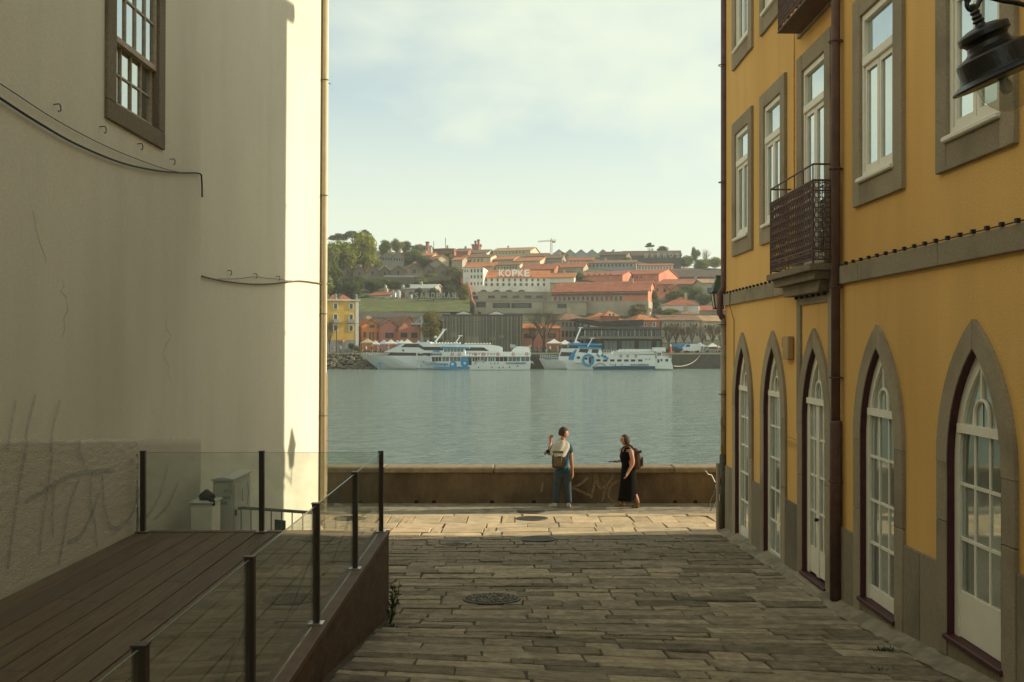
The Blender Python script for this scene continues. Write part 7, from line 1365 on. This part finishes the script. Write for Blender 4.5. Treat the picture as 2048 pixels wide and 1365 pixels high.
J = {'w': nd(1125, 931, 0, .165, .13), 'pel': nd(1125, 942, 0, .155, .125), 'lh': nd(1117.5, 950, 0, .105), 'lk': nd(1113.5, 977, .02, .082), 'la': nd(1112, 1000, .01, .068), 'lb': nd(1112, 1009, 0, .070), 'rh': nd(1132, 950, 0, .105), 'rk': nd(1134.5, 977, .02, .082), 'ra': nd(1137, 1000, .01, .068), 'rb': nd(1137.3, 1009, 0, .070)}
skinned('jeans', J, chain('w', 'pel', 'lh', 'lk', 'la', 'lb') + chain('pel', 'rh', 'rk', 'ra', 'rb'), jean, MAN, 'pel', RS=1.16)
def shoe(par, heel, toe, w, h, mat, nm='shoe'):
    heel, toe = Vector(heel), Vector(toe); d = toe - heel; L = d.length; d.normalize(); s_ = Vector((0, 0, 1)).cross(d).normalized(); mb = MB(); rows = []
    for t_, ww, hh in ((0, .55, .75), (.08, .8, 1.0), (.3, .85, 1.0), (.45, .85, .8), (.7, 1.0, .5), (.9, .85, .42), (1.0, .5, .3)):
        c = heel + d * L * t_; rows.append([c - s_ * w * ww, c - s_ * w * ww * .95 + Vector((0, 0, h * hh * .6)), c - s_ * w * ww * .45 + Vector((0, 0, h * hh)), c + s_ * w * ww * .45 + Vector((0, 0, h * hh)), c + s_ * w * ww * .95 + Vector((0, 0, h * hh * .6)), c + s_ * w * ww])
    mb.add([p for r in rows for p in r], [(i * 6 + k, i * 6 + k + 1, i * 6 + k + 7, i * 6 + k + 6) for i in range(6) for k in range(5)] + [(i * 6 + 5, i * 6, i * 6 + 6, i * 6 + 11) for i in range(6)] + [tuple(range(5, -1, -1)), tuple(36 + k for k in range(6))]); o = mb.build(nm, mat, par, smooth=True)
    sb = MB(); A = [heel - s_ * w * .6, toe - d * L * .25 - s_ * w * 1.04, toe - s_ * w * .5, toe + s_ * w * .5, toe - d * L * .25 + s_ * w * 1.04, heel + s_ * w * .6]; sb.sweep([p + Vector((0, 0, -.022)) for p in A], [p + Vector((0, 0, .004)) for p in A]); sb.build('sole', sole if nm == 'shoe' else M['cable_brown'], o); return o
gz = ground(1.0, YP) + .024
shoe(MAN, (pt(1114, 0)[0], YP - .06, gz), (pt(1098, 0)[0], YP + .10, gz), .052, .10, pm('shoe_grey', (.28, .27, .23), (.45, .43, .37), 30, .8)); shoe(MAN, (pt(1136, 0)[0], YP - .10, gz), (pt(1139, 0)[0], YP + .17, gz), .052, .10, pm('shoe_grey', (.28, .27, .23), (.45, .43, .37), 30, .8))
# grey shirt draped over shoulders and backpack
mb = MB(); rows = []
for (yy, xl, xr, dy, bulge) in ((880, 1118, 1130, -.03, .02), (885, 1111, 1136, -.11, .05), (890, 1105, 1140, -.18, .05), (898, 1101, 1137.5, -.24, .05), (903, 1100, 1135, -.27, .05), (908, 1100.5, 1132, -.29, .05), (911.5, 1103, 1130, -.29, .045)):
    row = []
    for i in range(13):
        t_ = i / 12; x = lerp(xl, xr, t_); b = math.sin(math.pi * t_); row.append(Vector(pt(x, yy + 1.2 * math.sin(t_ * 9) * (yy > 905), dy * (.35 + .65 * b ** .6) - bulge * .9 * math.sin(t_ * 15 + yy * .12) * .4)))
    rows.append(row)
mb.add([p for r in rows for p in r], [(j * 13 + i, j * 13 + i + 1, (j + 1) * 13 + i + 1, (j + 1) * 13 + i) for j in range(6) for i in range(12)]); o = mb.build('draped_shirt', pm('grey_linen', (.44, .41, .34), (.37, .345, .285), 9, .95, .4, 50), MAN, smooth=True, recalc=False); s = o.modifiers.new('s', 'SOLIDIFY'); s.thickness = .012; s = o.modifiers.new('d', 'SUBSURF'); s.levels = 1; s.render_levels = 1
# backpacks
def backpack(label, c, w, h, d, nrm, body, flap, sit):
    t = thing('backpack', label, 'backpack', c); c = Vector(c); nrm = Vector(nrm).normalized(); s_ = Vector((0, 0, 1)).cross(nrm).normalized(); mb = MB(); rows = []
    for (t_, ww, dd) in ((0, .78, .7), (.06, .95, .95), (.35, 1.0, 1.0), (.7, .95, .85), (.92, .8, .6), (1.0, .5, .3)):
        z = h * (t_ - .5); rows.append([c + s_ * w * ww * a + nrm * d * dd * b + Vector((0, 0, z)) for a, b in ((-.5, 0), (-.52, .5), (-.38, .92), (0, 1.0), (.38, .92), (.52, .5), (.5, 0))])
    mb.add([p for r in rows for p in r], [(j * 7 + i, j * 7 + (i + 1) % 7, (j + 1) * 7 + (i + 1) % 7, (j + 1) * 7 + i) for j in range(5) for i in range(7)] + [tuple(range(6, -1, -1)), tuple(35 + k for k in range(7))]); mb.build('pack', body, t, smooth=False, bevel=.01)
    mb = MB(); mb.obox(c + nrm * (d * 1.02 + .018) + Vector((0, 0, -h * .16)), s_ * w * .32, nrm * .022, Vector((0, 0, h * .22))); mb.build('front_pocket', flap, t, bevel=.012)
    mb = MB(); mb.obox(c + nrm * (d * .9) + Vector((0, 0, h * .34)), s_ * w * .42, nrm * .03, Vector((0, 0, h * .05))); mb.build('top_flap', flap, t, bevel=.01)
    for a in (-1, 1):
        mb = MB(); pts = smooth_path([c + s_ * w * .28 * a + Vector((0, 0, h * .42)), c + s_ * w * .30 * a - nrm * .10 + Vector((0, 0, h * .62)), c + s_ * w * .34 * a - nrm * .24 + Vector((0, 0, h * .5)), c + s_ * w * .42 * a - nrm * .27 + Vector((0, 0, h * .1)), c + s_ * w * .45 * a - nrm * .06 + Vector((0, 0, -h * .36))], 4)
        mb.tube(pts, .016, 5); mb.build('strap', flap, t)
    return t
olive = pm('pack_olive', (.085, .062, .038), (.06, .045, .028), 9, .9, .4, 60); olive2 = pm('pack_tan', (.15, .115, .07), (.11, .08, .05), 9, .9, .4, 60)
backpack('olive brown backpack hanging below the draped shirt on the man', pt(1116.5, 915, -.13), .27, .42, .15, (-.12, -1, 0), olive, olive2, 0)
cam_t = thing('camera', 'small grey camera hanging at the left elbow of the man', 'camera', pt(1095, 904, .05)); mb = MB(); c = Vector(pt(1096, 903.5, .06)); mb.obox(c, Vector((.03, 0, .022)), Vector((0, .05, 0)), Vector((-.022, 0, .03))); mb.build('camera_body', M['black_iron'], cam_t, bevel=.006)
mb = MB(); mb.lathe([(.03, 0), (.034, .03), (.034, .075), (.028, .08)], 14, Matrix.Translation(c + Vector((-.02, 0, -.012))) @ Vector((-.8, 0, -.55)).to_track_quat('Z', 'Y').to_matrix().to_4x4()); mb.build('lens', M['galv'], cam_t, smooth=True)
# --- woman walking left in a long black dress
base = Vector(pt(1258, 1015)); base.z = ground(base.x, YP)
WOM = thing('person', 'woman in long black dress walking left with a phone beside the river wall', 'person', base)
N = {'pel': nd(1257, 940, 0, .13, .11), 'sp': nd(1254, 922, 0, .11, .10), 'ch': nd(1254, 906, 0, .12, .105), 'nk': nd(1253, 893, 0, .048), 'hd': nd(1251.5, 884, .0, .045),
     'ls': nd(1260, 900, -.15, .055), 'le': nd(1264, 925, -.21, .042), 'lw': nd(1254.5, 940, -.27, .029), 'lh': nd(1251, 946, -.28, .032), 'rs': nd(1246, 902, .12, .05), 're': nd(1246, 923, .16, .038), 'rw': nd(1236, 925, .14, .027), 'rh': nd(1231.5, 925.5, .13, .028),
     'lhip': nd(1260, 946, -.08, .085), 'lk': nd(1265, 980, -.08, .058), 'la': nd(1274.5, 1001, -.08, .040), 'lf': nd(1271, 1010, -.08, .035), 'rhip': nd(1255, 946, .08, .085), 'rk': nd(1249, 980, .08, .055), 'ra': nd(1246.5, 1003, .08, .040), 'rf': nd(1240, 1011, .08, .035)}
E = chain('pel', 'sp', 'ch', 'nk', 'hd') + chain('ch', 'ls', 'le', 'lw', 'lh') + chain('ch', 'rs', 're', 'rw', 'rh') + chain('pel', 'lhip', 'lk', 'la', 'lf') + chain('pel', 'rhip', 'rk', 'ra', 'rf')
fingers(N, E, 'lh', (-.35, 0, -.9), (.2, 1, 0), (-.8, 0, .3), .065); fingers(N, E, 'rh', (-1, 0, .05), (0, 1, 0), (.2, 0, .9), .055)
skinned('body', N, E, SK, WOM, 'pel')
hc = Vector(pt(1249.5, 880.5)); f, r_ = head(WOM, hc, .098, (-1, -.12, .12), SK)
hair_cap(WOM, hc + Vector((.008, 0, 0)), .102, f, lambda x, y, z: z > .5 or (x < .42 and z > -.9), pm('hair_dark', (.028, .02, .012), (.06, .042, .025), 14, .7, .6, 70), 9, back=.8)
blk = pm('black_dress', (.006, .0055, .005), (.010, .009, .008), 8, .95, .4, 30, spec=.1)
mb = MB(); rows = []; n1 = 22
for (yy, cx, rx, ry) in ((903, 1253, .115, .14), (908, 1252.5, .135, .15), (914, 1252.5, .145, .145), (922, 1253.5, .125, .125), (930, 1255.5, .13, .135), (940, 1257, .155, .165), (955, 1257, .165, .17), (970, 1257, .175, .18), (985, 1257, .195, .19), (995, 1256, .20, .195), (1001, 1255, .205, .20)):
    row = []
    for i in range(n1):
        a = 2 * math.pi * i / n1; fold = 1 + (.05 * math.sin(a * 7 + yy * .05) * max(0, (yy - 935) / 65)); x, y = math.cos(a), math.sin(a)
        dz = 0
        if yy > 984 and x > .3 and y < .5: dz = (x - .3) * .13 * (yy - 984) / 17
        row.append(Vector(pt(cx, yy)) + Vector((x * rx * fold, y * ry * fold, dz)))
    rows.append(row)
mb.add([p for r in rows for p in r], [(j * n1 + i, j * n1 + (i + 1) % n1, (j + 1) * n1 + (i + 1) % n1, (j + 1) * n1 + i) for j in range(len(rows) - 1) for i in range(n1)]); o = mb.build('dress', blk, WOM, smooth=True); s = o.modifiers.new('s', 'SOLIDIFY'); s.thickness = .006
for dy in (-.10, .09):
    mb = MB(); mb.tube(smooth_path([Vector(pt(1248, 905, dy)), Vector(pt(1250, 897, dy)), Vector(pt(1257, 896, dy * 1.1)), Vector(pt(1261, 904, dy))], 4), .022, 6); mb.build('dress_strap', blk, WOM)
tanb = pm('boot_tan', (.20, .135, .07), (.15, .10, .05), 14, .8)
for (hx, tx, dy) in ((1276.5, 1267.5, -.08), (1249.5, 1236.5, .08)):
    gz = ground(2.5, YP) + .024; shoe(WOM, (pt(hx, 0)[0], YP + dy, gz), (pt(tx, 0)[0] - .06, YP + dy, gz), .045, .11, tanb, 'boot')
    mb = MB(); a = Vector((pt(hx, 0)[0] - .04, YP + dy, gz + .08)); mb.tube([a, a + Vector((.01, 0, .07))], [.055, .052], 10); mb.build('boot_shaft', tanb, WOM, smooth=True)
backpack('dark brown backpack worn by the woman in the black dress', pt(1268.5, 917, 0), .26, .44, .15, (1, -.15, 0), pm('pack_brown', (.075, .045, .032), (.05, .03, .022), 9, .9, .4, 60), pm('pack_brown2', (.06, .035, .026), None, rough=.9), 0)
ph = thing('phone', 'dark phone held out flat in the hand of the woman', 'phone', pt(1224, 924, .13)); mb = MB(); mb.obox(pt(1225, 924, .13), (.075, 0, .008), (0, .037, 0), (0, 0, .012)); mb.build('phone_body', M['black_iron'], ph, bevel=.003); mb = MB(); mb.obox(Vector(pt(1225, 924, .13)) + Vector((0, 0, .013)), (.068, 0, .007), (0, .031, 0), (0, 0, .001)); mb.build('screen', M['pane_dark'], ph)
# ------------------------------------------------------------------ air
m, n, l = nt('haze_air'); out = n.new('ShaderNodeOutputMaterial'); pv = n.new('ShaderNodeVolumePrincipled'); pv.inputs['Color'].default_value = (.90, .92, .88, 1); pv.inputs['Density'].default_value = 0.00030; pv.inputs['Anisotropy'].default_value = 0.2; l.new(pv.outputs[0], out.inputs['Volume'])
tag(MB().box(-440, 440, -70, 940, -4, 82).build('haze', m), 'thin pale evening haze hanging over the river and far hillside', 'haze', kind='stuff')
